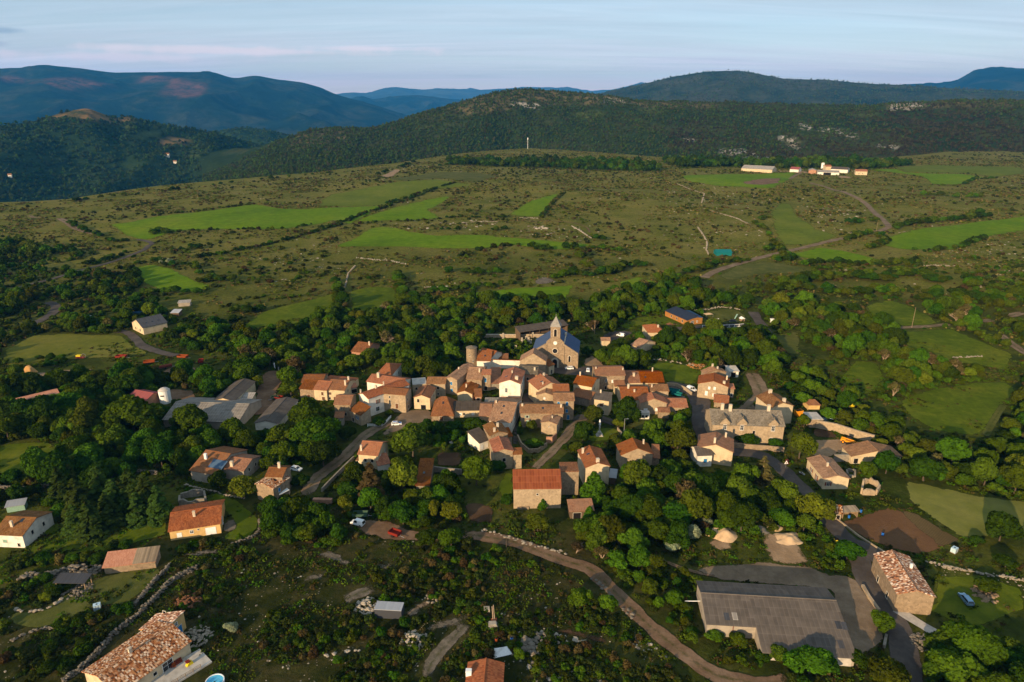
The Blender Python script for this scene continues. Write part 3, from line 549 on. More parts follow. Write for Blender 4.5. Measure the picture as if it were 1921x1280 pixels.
FIELDS = [
 ('field', 's', [(610, 155), (720, 145), (870, 110), (1200, 75), (1440, 40), (1570, 65), (1700, 70), (1921, 58), (2150, 50), (2050, 115), (1960, 155), (1900, 130), (1750, 160), (1600, 180), (1400, 185), (1180, 180), (1000, 190), (840, 240), (740, 230)], 'crop'),
 ('field', 't', [(60, 195), (400, 130), (650, 110), (870, 145), (640, 165), (500, 205), (360, 258), (0, 262), (10, 225)], 'crop_dull'),
 ('field', 't', [(190, 350), (420, 270), (600, 225), (750, 200), (700, 235), (610, 285), (680, 322), (600, 338), (380, 342)], 'crop'),
 ('field', 't', [(1065, 305), (1180, 235), (1350, 183), (1240, 320), (1150, 320)], 'crop'),
 ('field', 't', [(80, 490), (200, 440), (280, 390), (340, 378), (420, 382), (520, 408), (640, 428), (900, 422), (1050, 438), (1300, 458), (1540, 480), (1400, 508), (1230, 500), (1100, 478), (900, 500), (700, 502), (500, 490), (300, 490)], 'crop'),
 ('field', 't', [(740, 770), (900, 745), (1100, 725), (1430, 708), (1380, 800), (1200, 790), (900, 780)], 'crop'),
 ('field', 't', [(1680, 690), (1800, 660), (1900, 690), (1860, 740), (1740, 740)], 'crop'),
 ('meadow', 't', [(170, 740), (300, 715), (430, 720), (440, 790), (420, 860), (180, 870)], 'meadow'),
 ('meadow', 't', [(-30, 780), (90, 750), (90, 850), (60, 880), (-60, 890)], 'meadow'),
 ('field', 's', [(760, 400), (860, 378), (960, 402), (1060, 455), (1180, 500), (1130, 530), (900, 525), (820, 490)], 'crop'),
 ('hay_meadow', 's', [(20, 865), (190, 778), (400, 770), (690, 780), (750, 830), (840, 885), (700, 900), (420, 915), (200, 925), (60, 960), (10, 930)], 'hayfield'),
 ('meadow', 's', [(1300, 790), (1400, 700), (1500, 640), (1880, 545), (1890, 640), (1700, 730), (1480, 750)], 'meadow'),
 ('field', 'u', [(110, 85), (300, 78), (720, 64), (690, 105), (640, 125), (600, 152), (300, 140), (130, 115)], 'crop'),
 ('field', 'u', [(1240, 45), (1400, 28), (1921, 42), (1921, 75), (1760, 95), (1600, 70), (1400, 70), (1280, 62)], 'crop_dull'),
 ('field', 'u', [(1100, 55), (1240, 47), (1290, 66), (1400, 74), (1600, 76), (1740, 98), (1660, 102), (1590, 132), (1440, 130), (1395, 92)], 'crop'),
 ('field', 'u', [(1170, 425), (1250, 395), (1400, 360), (1600, 340), (1750, 320), (1921, 300), (1980, 300), (1980, 365), (1800, 395), (1600, 430), (1560, 478), (1300, 480), (1180, 455)], 'crop'),
 ('field', 'u', [(580, 280), (630, 230), (690, 235), (720, 300), (830, 370), (950, 405), (860, 430), (760, 452), (650, 450), (600, 380)], 'crop_dull'),
 ('field', 'u', [(700, 495), (850, 465), (1000, 488), (1160, 530), (1140, 562), (1000, 550), (720, 515)], 'crop'),
 ('meadow', 'x', [(660, 620), (760, 570), (900, 540), (1100, 510), (1300, 500), (1370, 550), (1290, 640), (1180, 800), (1120, 830), (900, 800), (740, 720)], 'meadow'),
 ('meadow', 'x', [(310, 470), (400, 370), (530, 390), (575, 480), (490, 570), (380, 590)], 'meadow'),
 ('wheat_field', 'g', [(1230, 5), (1400, 40), (1660, 95), (1960, 135), (1960, 330), (1700, 330), (1570, 345), (1400, 230), (1260, 130)], 'wheat'),
 ('tilled_field', 'g', [(850, 250), (960, 215), (1120, 165), (1230, 190), (1480, 395), (1330, 432), (1230, 420), (1050, 370)], 'tilled'),
 ('furrowed_field', 'g', [(1190, 185), (1270, 185), (1560, 355), (1440, 400)], 'furrows'),
 ('lawn', 'c', [(510, 470), (700, 455), (1030, 520), (960, 580), (950, 640), (820, 650), (690, 630), (640, 540)], 'meadow'),
 ('lawn', 'c', [(270, 150), (450, 70), (680, 50), (860, 120), (560, 140), (380, 180)], 'meadow'),
 ('lawn', 'c', [(940, 150), (1320, 140), (1300, 215), (1040, 215)], 'meadow'),
 ('playground_lawn', 'n', [(880, 220), (1200, 150), (1440, 190), (1560, 330), (1300, 390), (930, 370)], 'grassy'),
 ('meadow', 'u', [(1080, 775), (1200, 740), (1330, 780), (1480, 868), (1250, 885), (1120, 835)], 'meadow'),
 ('meadow', 'x', [(690, 200), (980, 185), (1350, 340), (1310, 440), (1150, 400), (720, 370)], 'meadow'),
 ('meadow', 'v', [(-60, 760), (100, 725), (330, 725), (400, 770), (330, 870), (100, 930), (-60, 940)], 'meadow'),
 ('hay_meadow', 'c', [(1620, 230), (1829, 180), (1829, 400), (1700, 380)], 'grassy'),
 ('hay_meadow', 'u', [(300, 620), (400, 560), (560, 540), (770, 570), (740, 605), (560, 600), (370, 640)], 'grassy'),
 ('hay_meadow', 't', [(390, 108), (640, 70), (900, 72), (1000, 95), (880, 125), (650, 105), (480, 122)], 'grassy'),
 ('meadow', 's', [(200, 400), (400, 360), (440, 400), (260, 420)], 'grassy'),
 ('lawn', 'h', [(150, 540), (280, 380), (700, 330), (940, 330), (960, 440), (560, 540), (300, 580)], 'meadow'),
 ('lawn', 'k', [(500, 600), (640, 600), (840, 700), (960, 800), (1000, 900), (900, 1010), (760, 1040), (660, 1000), (800, 900), (690, 780), (520, 700)], 'meadow'),
 ('lawn', 'j', [(60, 560), (300, 600), (560, 440), (880, 280), (1330, 190), (1400, 230), (1250, 400), (1090, 520), (760, 560), (560, 690), (300, 730), (100, 700)], 'grassy'),
 ('lawn', 'f', [(620, 140), (880, 100), (980, 130), (960, 200), (720, 230)], 'meadow'),
 ('lawn', 'g', [(1420, 560), (1700, 560), (1921, 640), (1921, 760), (1600, 880), (1420, 780), (1200, 740), (1400, 720)], 'meadow'),
 ('meadow', 'f', [(-20, 490), (60, 480), (60, 700), (-20, 720), (-80, 640)], 'meadow'),
]
for k, (nm, c, pts, m) in enumerate(FIELDS): sheet(nm, pxs(c, *pts), m, .05 + .004 * (k % 12), val=2 if nm.endswith('field') else 1)
YARDS = [
 ('fallow_patch', 'u', [(430, 118), (500, 105), (640, 95), (620, 125), (540, 135), (440, 130)], 'dirt'),
 ('gravel_yard', 'g', [(0, 520), (110, 500), (420, 480), (560, 500), (660, 500), (790, 552), (920, 560), (1010, 640), (1080, 780), (1120, 930), (1020, 1010), (900, 1030), (800, 640), (150, 585)], 'gravel'),
 ('sand_patch', 'g', [(410, 310), (450, 305), (600, 350), (640, 420), (680, 490), (560, 500), (450, 480), (400, 380)], 'sandy'),
 ('sand_patch', 'g', [(80, 370), (120, 345), (220, 355), (240, 400), (150, 420)], 'sandy'),
 ('gravel_yard', 'a', [(1080, 960), (1130, 900), (1230, 868), (1412, 868), (1420, 950), (1260, 1000), (1100, 1060), (980, 1100), (940, 1120), (1000, 1060)], 'gravel'),
 ('farm_yard', 'v', [(1630, 480), (1640, 400), (1700, 265), (1790, 255), (1815, 330), (1770, 430), (1830, 440), (1700, 545), (1600, 550)], 'dirt'),
 ('farm_yard', 'v', [(1060, 385), (1240, 380), (1265, 450), (1360, 455), (1050, 470)], 'dirt'),
 ('farm_yard', 'v', [(1000, 290), (1120, 225), (1260, 235), (1270, 262), (1100, 300)], 'dirt'),
 ('farm_yard', 'v', [(190, 280), (530, 245), (640, 255), (300, 335)], 'gravel'),
 ('dirt_yard', 'w', [(620, 300), (690, 255), (830, 262), (1010, 330), (1160, 340), (1160, 400), (1000, 390), (850, 385), (690, 350)], 'dirt'),
 ('dirt_yard', 'd', [(545, 790), (560, 670), (850, 660), (960, 690), (900, 760), (740, 790), (700, 830), (600, 830)], 'sandy'),
 ('church_square', 'p', [(1010, 940), (1480, 980), (1560, 930), (1840, 955), (1810, 1110), (1500, 1110), (1180, 1090), (1000, 1060)], 'asphalt'),
 ('plaza', 'p', [(1550, 925), (1600, 820), (1750, 745), (1921, 880), (1960, 960), (1700, 945)], 'sandy'),
 ('parking_lot', 'c', [(120, 240), (200, 190), (380, 185), (400, 215), (300, 250), (220, 300)], 'asphalt'),
 ('street', 'b', [(810, 860), (800, 800), (850, 700), (930, 640), (950, 660), (930, 800), (935, 860)], 'asphalt'),
 ('street', 'b', [(720, 900), (800, 880), (790, 1000), (770, 1180), (735, 1180)], 'asphalt'),
 ('vegetable_plot', 'e', [(1225, 850), (1380, 845), (1490, 880), (1480, 1020), (1380, 1015), (1290, 1000)], 'soil'),
 ('vegetable_plot', 'e', [(1000, 410), (1240, 408), (1200, 530), (1000, 525)], 'soil'),
 ('vegetable_plot', 'd', [(560, 580), (640, 565), (800, 620), (790, 650), (590, 650)], 'soil'),
 ('stony_patch', 'w', [(370, 480), (490, 440), (620, 530), (560, 545)], 'stony'), ('stony_patch', 'w', [(265, 660), (330, 600), (440, 585), (430, 640)], 'stony'),
 ('stony_patch', 'w', [(760, 540), (880, 525), (870, 570), (790, 580)], 'stony'), ('stony_patch', 'w', [(1050, 930), (1180, 880), (1380, 840), (1300, 920), (1120, 970)], 'stony'),
 ('stony_patch', 'w', [(90, 610), (180, 580), (170, 640)], 'stony'), ('dirt_patch', 'w', [(940, 830), (1080, 760), (1150, 760), (1030, 860), (960, 870)], 'gravel'),
 ('dirt_patch', 'c', [(330, 1000), (470, 950), (600, 960), (540, 1040), (430, 1040)], 'grassy'), ('dirt_patch', 'i', [(450, 850), (700, 840), (1000, 920), (1100, 1000), (900, 960), (600, 880)], 'soil'),
 ('stony_patch', 'h', [(160, 680), (420, 625), (600, 640), (520, 670), (300, 700)], 'stony'), ('stony_patch', 'h', [(1030, 555), (1130, 525), (1250, 520), (1260, 545), (1100, 570)], 'stony'),
 ('stony_patch', 't', [(1200, 680), (1250, 655), (1330, 680), (1290, 700), (1220, 705)], 'stony'), ('dirt_patch', 't', [(330, 95), (430, 45), (460, 60), (390, 100)], 'sandy'),
 ('patio', 'k', [(665, 850), (790, 835), (780, 950), (650, 960)], 'stony'), ('farm_yard', 'm', [(150, 195), (520, 205), (880, 205), (1000, 230), (870, 235), (740, 215), (300, 225)], 'sandy'), ('farm_yard', 'm', [(1330, 260), (1500, 280), (1520, 300), (1330, 290)], 'sandy'),
]
for k, (nm, c, pts, m) in enumerate(YARDS): sheet(nm, pxs(c, *pts), m, .10 + .004 * (k % 9), val=2, soft=4.0 if 'patch' in nm else None, s=1.2 if 'patch' in nm and c not in 'tu' else None)
ROADS = [
 ('street', 'c', [(690, 645), (800, 670), (880, 700), (960, 760), (985, 850), (1000, 960), (1030, 1070), (1100, 1190)], 8.5, 'asphalt'),
 ('road', 'P', [(1336, 840), (1365, 848), (1400, 850), (1433, 857), (1463, 877), (1494, 907), (1525, 940), (1556, 975), (1575, 1000), (1600, 1022), (1612, 1050), (1626, 1090), (1650, 1125), (1678, 1160), (1692, 1200), (1702, 1260), (1712, 1300)], 6.0, 'asphalt'),
 ('road', 'P', [(1595, 1022), (1630, 1035), (1662, 1060)], 7, 'asphalt'),
 ('track', 'P', [(1410, 700), (1421, 720), (1428, 742), (1418, 756), (1390, 775)], 7.5, 'gravel'),
 ('road', 'P', [(1413, 586), (1420, 598), (1430, 612), (1440, 625)], 6, 'asphalt'),
 ('dirt_track', 'P', [(870, 1003), (923, 1010), (970, 1020), (1050, 1050), (1104, 1067), (1125, 1085), (1158, 1116), (1205, 1163), (1252, 1203), (1298, 1238), (1340, 1266), (1420, 1285), (1480, 1280)], 4.6, 'dirt'),
 ('lane', 'P', [(575, 930), (592, 900), (634, 867), (661, 842), (680, 822), (705, 805), (740, 790)], 5.0, 'gravel'),
 ('road', 'P', [(217, 622), (240, 625), (258, 640), (268, 650), (302, 662), (330, 668)], 5.0, 'asphalt'),
 ('road', 's', [(75, 545), (90, 520), (110, 510), (180, 490), (300, 460), (450, 415), (600, 375), (720, 335), (810, 298), (835, 275), (855, 265), (830, 250), (770, 240)], 4.5, 'asphalt'),
 ('road', 's', [(150, 735), (220, 700), (290, 660), (315, 620), (290, 600), (262, 595)], 5.5, 'asphalt'),
 ('track', 's', [(170, 105), (200, 118), (260, 115)], 4, 'gravel'), ('track', 's', [(330, 120), (380, 145), (420, 175), (470, 192), (540, 210)], 7, 'gravel'),
 ('road', 'u', [(228, 625), (290, 590), (380, 560), (520, 520), (690, 480), (800, 455), (900, 430), (1000, 410)], 6.5, 'gravel'),
 ('road', 'u', [(1140, 382), (1190, 365), (1200, 345), (1130, 280), (1080, 230), (1000, 185), (900, 155), (790, 122)], 6.5, 'gravel'),
 ('road', 'u', [(680, 102), (710, 84), (740, 72)], 6, 'gravel'),
 ('track', 'u', [(1240, 890), (1380, 885), (1533, 872)], 4, 'gravel'), ('track', 'u', [(1800, 925), (1850, 970), (1921, 1020), (1990, 1050)], 5, 'gravel'), ('track', 'u', [(1685, 858), (1755, 850)], 5, 'gravel'), ('track', 'u', [(1830, 830), (1921, 810)], 6, 'gravel'),
 ('road', 'n', [(350, 462), (430, 462), (520, 458), (700, 440), (850, 425), (1180, 412), (1500, 400)], 5.0, 'asphalt'),
 ('village_lane', 'b', [(1400, 930), (1320, 960), (1240, 1020), (1180, 1110), (1110, 1190), (1030, 1290)], 3.6, 'gravel'),
 ('grassy_track', 'f', [(590, 90), (540, 170), (430, 270), (330, 370), (240, 460)], 3.4, 'gravel'),
 ('village_lane', 'b', [(1240, 960), (1330, 930), (1500, 945), (1640, 1000)], 5, 'asphalt'),
 ('path', 'i', [(1420, 285), (1550, 345), (1700, 395), (1880, 440)], 1.6, 'dirt'),
 ('path', 'w', [(560, 760), (660, 720), (740, 690)], 4, 'stony'), ('path', 'w', [(1080, 1260), (1110, 1160), (1180, 1070), (1250, 1000), (1330, 920)], 3.4, 'stony'),
 ('path', 't', [(1080, 345), (1260, 345), (1420, 355), (1500, 380), (1520, 410)], 2.0, 'dirt'),
 ('path', 'x', [(1180, 830), (1215, 760), (1290, 640)], 3, 'grassy'),
 ('gravel_strip', 'g', [(1180, 755), (1300, 830), (1450, 920)], 3.0, 'concrete'),
]
for k, (nm, c, pts, w, m) in enumerate(ROADS): ribbon(nm, pxs(c, *pts), w, m, .14 + .004 * (k % 12))
# ---------------------------------------------------------------- building kit
PROT = []          # screen boxes (x0, y0, x1, y1, depth) that scattered plants must not cover
_wc = {}
def win_meshes(w, h, style):
    k = (round(w, 2), round(h, 2), style)
    if k in _wc: return _wc[k]
    hw = w / 2; fr = MB(); t = .09; d = .07
    door = style in 'DGK'
    fr.box(-hw - t, -hw, -d, .05, -.02, h + t); fr.box(hw, hw + t, -d, .05, -.02, h + t); fr.box(-hw, hw, -d, .05, h, h + t)
    if not door: fr.box(-hw - .14, hw + .14, -d - .06, .05, -.14, -.02)
    if style in 'WBrs' : fr.box(-.03, .03, -d + .015, .04, 0, h); fr.box(-hw, -.03, -d + .02, .04, h * .55, h * .55 + .05); fr.box(.03, hw, -d + .02, .04, h * .55, h * .55 + .05)
    pane = MB(); pane.box(-hw, hw, -.025, .05, -.02, h)
    sh = []
    if style in 'BWrg':
        for s in (-1, 1):
            m = MB(); x = s * (hw + t + hw * .48 + .02); m.box(x - hw * .46, x + hw * .46, -.06, .02, 0, h)
            for k2 in range(4): m.box(x - hw * .42, x + hw * .42, -.075, -.055, h * (.08 + .24 * k2), h * (.2 + .24 * k2))
            sh.append(m)
    if style in 'bwvn':
        for s in (-1, 1):
            m = MB(); m.box(*sorted((s * .012, s * hw)), -.055, -.03, 0, h)
            for k2 in range(4): m.box(*sorted((s * (.05), s * (hw - .04))), -.068, -.05, h * (.06 + .24 * k2), h * (.2 + .24 * k2))
            sh.append(m)
    pm = dict(d='dark', b='dark', w='dark', v='dark', n='dark', B='glass', W='glass', r='glass', g='glass', s='glass', D='brown', G='white', K='dark', p='blue')[style]
    if style == 'D' or style == 'G':
        n = 3 if style == 'D' else 5
        for k2 in range(n): pane.box(-hw + .06, hw - .06, -.045, -.02, h * (k2 + .12) / n, h * (k2 + .88) / n)
    sm = dict(b='blue', B='blue', w='white', W='white', r='redbrown', v='green_paint', g='green_paint', n='brown').get(style)
    r = (fr.mesh('window_frame', [M['frame'] if style not in 'sWG' else M['white']]), pane.mesh('pane', [M[pm]]), [q.mesh('shutter', [M[sm]]) for q in sh])
    _wc[k] = r; return r
def add_window(root, loc, rz, style, w=None, h=None):
    if w is None: w, h = {'D': (1.1, 2.1), 'G': (2.6, 2.2), 'K': (2.6, 2.4)}.get(style, (1.0, 1.35))
    a, b, c = win_meshes(w, h, style)
    nm = 'door' if style == 'D' else 'garage_door' if style in 'GK' else 'window'
    o = link(nm, a, None, root); o.location = loc; o.rotation_euler = (0, 0, rz)
    link('pane' if nm == 'window' else 'door_leaf', b, None, o)
    for q in c: link('shutter', q, None, o)
    return o
def chimney_mesh(w, h, mat):
    k = ('ch', w, h, mat)
    if k not in _wc:
        m = MB(); m.box(-w / 2, w / 2, -w * .35, w * .35, -.8, h); m.box(-w / 2 - .07, w / 2 + .07, -w * .35 - .07, w * .35 + .07, h, h + .1)
        m.box(-w * .3, w * .3, -w * .22, w * .22, h + .1, h + .28); m.box(-w / 2 - .03, w / 2 + .03, -w * .35 - .03, w * .35 + .03, h + .28, h + .36)
        _wc[k] = m.mesh('chimney', [M[mat]])
    return _wc[k]
def solve(fn, target, lo, hi):
    for _ in range(50):
        m = (lo + hi) / 2
        if fn(m) > target: lo = m
        else: hi = m
    return (lo + hi) / 2
def bld(label, c, el, er, h, kind, ref=None, pitch=18, wall='stone', roof='tile_brown', wins=(), chim=(), sky=(), pv=None, name='stone_house', cat='house', group=None,
        d=None, o=.35, dmax=45, opn=False, protect=True, base=1.6, inset=.33, rl=None, rh=None):
    el = px(c, *el); er = px(c, *er)
    # eave corners at height h over the ground under the middle of the front
    A = gp(el, h); B = gp(er, h)
    z0 = (A.z + B.z) / 2
    for _ in range(3):
        def at(q):
            r = ray(*q); t = (z0 + h - CAM_H) / r.z; return Vector((r.x * t, r.y * t, z0 + h))
        A, B = at(el), at(er)
    u = (B - A); Wd = u.length; u.normalize(); n = Vector((-u.y, u.x, 0))
    tp = math.tan(R(pitch)); mid = (A + B) / 2
    if ref is not None: ref = px(c, 0, ref)[1] if not isinstance(ref, tuple) else px(c, *ref)[1]
    if d is None:
        if kind in 'e': f = lambda D: proj(mid + n * D / 2 + Vector((0, 0, D / 2 * tp)))[1]
        elif kind == 'h': f = lambda D: proj(mid + n * D / 2 + Vector((0, 0, D / 2 * tp)))[1]
        elif kind == 'g': f = lambda D: proj(mid + n * D + Vector((0, 0, Wd / 2 * tp)))[1]
        elif kind == 'm': f = lambda D: proj(mid + n * D + Vector((0, 0, D * tp)))[1]
        else: f = lambda D: proj(mid + n * D)[1]
        d = solve(f, ref, 1.5, dmax)
    D = d; loc = Vector((A.x, A.y, z0)); rz = math.atan2(u.y, u.x)
    root = empty(name, loc, rz, label, cat, group); t = .16; e = .02
    wl = MB(); rf = MB()
    if kind == 'e' or kind == 'h':
        rise = D / 2 * tp
        if kind == 'e':
            wl.prism([(0, -base), (D, -base), (D, h), (D / 2, h + rise), (0, h)], 'x', 0, Wd)
            rf.slab([(-o, -o, h - o * tp + t + e), (Wd + o, -o, h - o * tp + t + e), (Wd + o, D / 2, h + rise + t + e), (-o, D / 2, h + rise + t + e)], t)
            rf.slab([(Wd + o, D + o, h - o * tp + t + e), (-o, D + o, h - o * tp + t + e), (-o, D / 2, h + rise + t + e), (Wd + o, D / 2, h + rise + t + e)], t)
            rf.tube((-o, D / 2, h + rise + t), (Wd + o, D / 2, h + rise + t), .15, .15)
        else:
            wl.box(0, Wd, 0, D, -base, h); ins = min(Wd * inset, Wd * .49); zt = h + rise + t + e; zb = h - o * tp + t + e
            q = [(-o, -o, zb), (Wd + o, -o, zb), (Wd + o, D + o, zb), (-o, D + o, zb)]; a_, b_ = (ins, D / 2, zt), (Wd - ins, D / 2, zt)
            rf.slab([q[0], q[1], b_, a_], t); rf.slab([q[2], q[3], a_, b_], t); rf.slab([q[1], q[2], b_], t); rf.slab([q[3], q[0], a_], t)
        rzf = lambda x, y: h + min(y, D - y) * tp
    elif kind == 'g':
        rise = Wd / 2 * tp
        wl.prism([(0, -base), (Wd, -base), (Wd, h), (Wd / 2, h + rise), (0, h)], 'y', 0, D)
        zb = h - o * tp + t + e; zt = h + rise + t + e
        rf.slab([(-o, D + o, zb), (-o, -o, zb), (Wd / 2, -o, zt), (Wd / 2, D + o, zt)], t); rf.slab([(Wd + o, -o, zb), (Wd + o, D + o, zb), (Wd / 2, D + o, zt), (Wd / 2, -o, zt)], t)
        rf.tube((Wd / 2, -o, zt - e), (Wd / 2, D + o, zt - e), .15, .15)
        rzf = lambda x, y: h + min(x, Wd - x) * tp
    elif kind == 'm':
        rise = D * tp
        if opn:
            for x in np.linspace(.15, Wd - .15, max(2, int(Wd / 5) + 1)):
                wl.box(x - .1, x + .1, 0, .2, -base, h); wl.box(x - .1, x + .1, D - .2, D, -base, h + rise)
            if opn == 2: wl.box(0, Wd, D - .35, D - .2, -base, h + rise - .1); wl.prism([(.2, -base), (D - .35, -base), (D - .35, h + rise - .1), (.2, h)], 'x', 0, .12); wl.prism([(.2, -base), (D - .35, -base), (D - .35, h + rise - .1), (.2, h)], 'x', Wd - .12, Wd)
        else: wl.prism([(0, -base), (D, -base), (D, h + rise), (0, h)], 'x', 0, Wd)
        rf.slab([(-o, -o, h - o * tp + t + e), (Wd + o, -o, h - o * tp + t + e), (Wd + o, D + o * .5, h + rise + o * .5 * tp + t + e), (-o, D + o * .5, h + rise + o * .5 * tp + t + e)], t)
        rzf = lambda x, y: h + y * tp
    else:
        rise = 0; wl.box(0, Wd, 0, D, -base, h); rf.slab([(-.05, -.05, h + t + e), (Wd + .05, -.05, h + t + e), (Wd + .05, D + .05, h + t + e), (-.05, D + .05, h + t + e)], t); rzf = lambda x, y: h
    wo = wl.build('wall' if not opn else 'post_frame', M[wall], root)
    ro = rf.build('roof', M[roof], root)
    if cat == 'house' and group is None and h > 3.4 and D > 6 and not any(w_[0] == 'R' for w_ in wins) and Wd > 4: wins = list(wins) + [('R', .3, h * .55, 'd', .8, 1.2), ('R', .68, h * .5, 'd', .8, 1.2)]
    for w_ in wins:
        f, s, z, st = w_[:4]; ww, hh = (w_[4], w_[5]) if len(w_) > 4 else (None, None)
        if f == 'F': add_window(root, (s * Wd, -.004, z), 0, st, ww, hh)
        elif f == 'R': add_window(root, (Wd + .004, s * D, z), R(90), st, ww, hh)
        elif f == 'L': add_window(root, (-.004, D - s * D, z), R(-90), st, ww, hh)
    for c_ in chim:
        x, y, hh = c_[0] * Wd, c_[1] * D, c_[2]; w2 = c_[3] if len(c_) > 3 else .7; mt = c_[4] if len(c_) > 4 else 'chimney'
        q = link('chimney', chimney_mesh(w2, hh, mt), None, ro); q.location = (x, y, rzf(x, y) + t)
    def on_slope(nm, x, y, w_, l_, mt, th=.08):
        m = MB(); side = None
        if kind in 'ehm': sl = math.atan(tp); m.box(-w_ / 2, w_ / 2, -l_ / 2, l_ / 2, -.06, th); rot = (sl if (kind == 'm' or y < D / 2) else -sl, 0, 0)
        elif kind == 'g': sl = math.atan(tp); m.box(-l_ / 2, l_ / 2, -w_ / 2, w_ / 2, -.06, th); rot = (0, -sl if x < Wd / 2 else sl, 0)
        else: m.box(-w_ / 2, w_ / 2, -l_ / 2, l_ / 2, -.06, th); rot = (0, 0, 0)
        b_ = len(m.v)
        for i, v in enumerate(m.v): m.uv[i] = (v[0], v[1])
        q = m.build(nm, M[mt], ro); q.location = (x, y, rzf(x, y) + t); q.rotation_euler = rot
    for s_ in sky: on_slope('skylight', s_[0] * Wd, s_[1] * D, .8, 1.1, 'glass')
    if pv: on_slope('solar_panel', pv[0] * Wd, pv[1] * D, pv[2], pv[3], 'pv_blue', .1)
    fp = [loc + u * x + n * y for x, y in ((0, 0), (Wd, 0), (Wd, D), (0, D))]
    occ_poly([(q.x, q.y) for q in fp], 2, 1)
    if protect:
        P3 = [proj(loc + u * x + n * y + Vector((0, 0, z))) for x in (0, Wd) for y in (0, D) for z in (h * .62, h + rise)]
        PROT.append((min(q[0] for q in P3), min(q[1] for q in P3), max(q[0] for q in P3), max(q[1] for q in P3), min(q[2] for q in P3)))
    BL.append((label, name, round(Wd, 1), round(D, 1), h, round(math.degrees(rz))))
    return root, Wd, D, rzf
BL = []
FD = lambda *s: [('F',) + q for q in s]

# -------- the houses round the church
bld('stone presbytery with a wide gable beside the church front', 'p', (440, 828), (905, 850), 7.6, 'g', 612, 32, 'stone_pale', 'tile_tan', [('F', .29, 2.6, 'd', .9, 1.7), ('F', .56, 2.6, 'd', .9, 1.7), ('R', .5, 2, 'd')])
bld('white walled low house with orange roof next to the round tower', 'b', (437, 443), (548, 446), 4.2, 'e', 360, 22, 'render_white', 'tile_orange', sky=[(.55, .25)])
bld('small red roofed house behind the white enclosure wall', 'b', (556, 418), (645, 372), 4.5, 'g', 304, 24, 'render_white', 'tile_orange', [('F', .5, 1, 'd')], chim=[(.1, .9, 1.4)], d=8)
bld('tiny brown lean-to behind the long white wall', 'b', (622, 424), (697, 424), 2.2, 'm', 384, 14, 'stone', 'tile_brown', name='shed', cat='shed', protect=False)
bld('tall white house with red roof and blue shutters on its side', 'b', (625, 632), (806, 642), 8.6, 'g', 500, 20, 'render_white', 'tile_orange', [('F', .33, 4.4, 's', .9, 1.9), ('F', .35, 1.0, 's', .9, 1.5), ('R', .2, 5.2, 'B'), ('R', .5, 5.2, 'B'), ('R', .8, 5.2, 'B'), ('R', .25, 1.6, 'B'), ('R', .6, 1.6, 'B')], chim=[(.78, .18, 1.1, 1.3), (.5, .5, .8, .5)], sky=[(.25, .35)], name='village_house')
bld('brown tiled lean-to at the foot of the tall white house', 'b', (640, 812), (805, 815), 2.8, 'm', 757, 20, 'stone_grey', 'tile_brown', name='lean_to', cat='shed', o=.2)
bld('house with reddish wall and grey brown roof behind the tall white house', 'b', (790, 556), (948, 562), 7.2, 'e', 492, 15, 'render_red', 'lauze', [('F', .5, 4.4, 'd', .9, 1.3), ('F', .6, .3, 'd', .9, 2.0)], chim=[(.85, .25, 1.0)], name='village_house')
bld('stone wing with tan roof below the presbytery', 'b', (950, 600), (1035, 566), 4.6, 'm', 527, 12, 'stone', 'tile_tan', name='house_wing')
bld('small annex with dark red roof squeezed beside the church door', 'b', (1052, 492), (1097, 474), 4.4, 'e', 442, 22, 'render_cream', 'tile_brown', [('F', .5, .2, 'd', .9, 2.0)], name='annex')
bld('house with bright red gabled roof in the middle of the village', 'b', (958, 690), (1166, 655), 7.6, 'g', 560, 22, 'render_cream', 'tile_orange', chim=[(.55, .8, 1.0), (.25, .15, .8, .5)], sky=[(.3, .4), (.72, .6)], name='village_house')
bld('house with mottled red roof behind the blue shuttered stone house', 'b', (1092, 718), (1222, 718), 7.4, 'e', 648, 18, 'stone', 'tile_orange', name='village_house')
bld('stone gabled house with one blue shutter facing the street', 'b', (945, 735), (1095, 744), 6.2, 'g', 664, 19, 'stone_pale', 'tile_tan', [('F', .46, 1.4, 'b', .9, 1.4), ('F', .45, 4.4, 'w', .7, .8)], name='village_house')
bld('tall stone house with four blue shuttered windows', 'b', (1096, 785), (1266, 785), 8.4, 'e', 724, 17, 'stone', 'tile_tan', [('F', .22, 6.2, 'b', .9, 1.6), ('F', .65, 6.2, 'b', .9, 1.6), ('F', .65, 3.2, 'b', .9, 1.4), ('F', .73, .2, 'p', 1.0, 1.9)], name='village_house')
bld('old stone house with pale green shutters and long tan roof', 'b', (806, 890), (1171, 895), 6.2, 'e', 822, 17, 'stone', 'tile_tan', [('F', .16, 4.1, 'g', .8, 1.0), ('F', .17, 1.6, 'v', .9, 1.5), ('F', .5, 1.6, 'v', .9, 1.3)], chim=[(.96, .35, 1.0), (.04, .4, .6)], sky=[(.53, .28)])
bld('stone outbuilding with a satellite dish set before the green shuttered house', 'b', (985, 972), (1118, 988), 4.8, 'g', 905, 17, 'stone_pale', 'tile_tan', [('F', .5, 3.2, 'd', .35, .35), ('R', .5, .4, 'D'), ('R', .2, 2.4, 'd', .8, 1)], name='outbuilding', chim=[(.6, .5, .6, .4)])
bld('stone house with two blue shuttered windows in its gable by the wood', 'b', (166, 592), (262, 608), 7.2, 'g', 468, 19, 'stone_pale', 'tile_tan', [('F', .48, 4.4, 'b', .9, 1.4), ('F', .52, 1.2, 'b', .9, 1.5), ('R', .62, 3.6, 'b', 1, 2.3)], chim=[(.2, .6, .6, .5)])
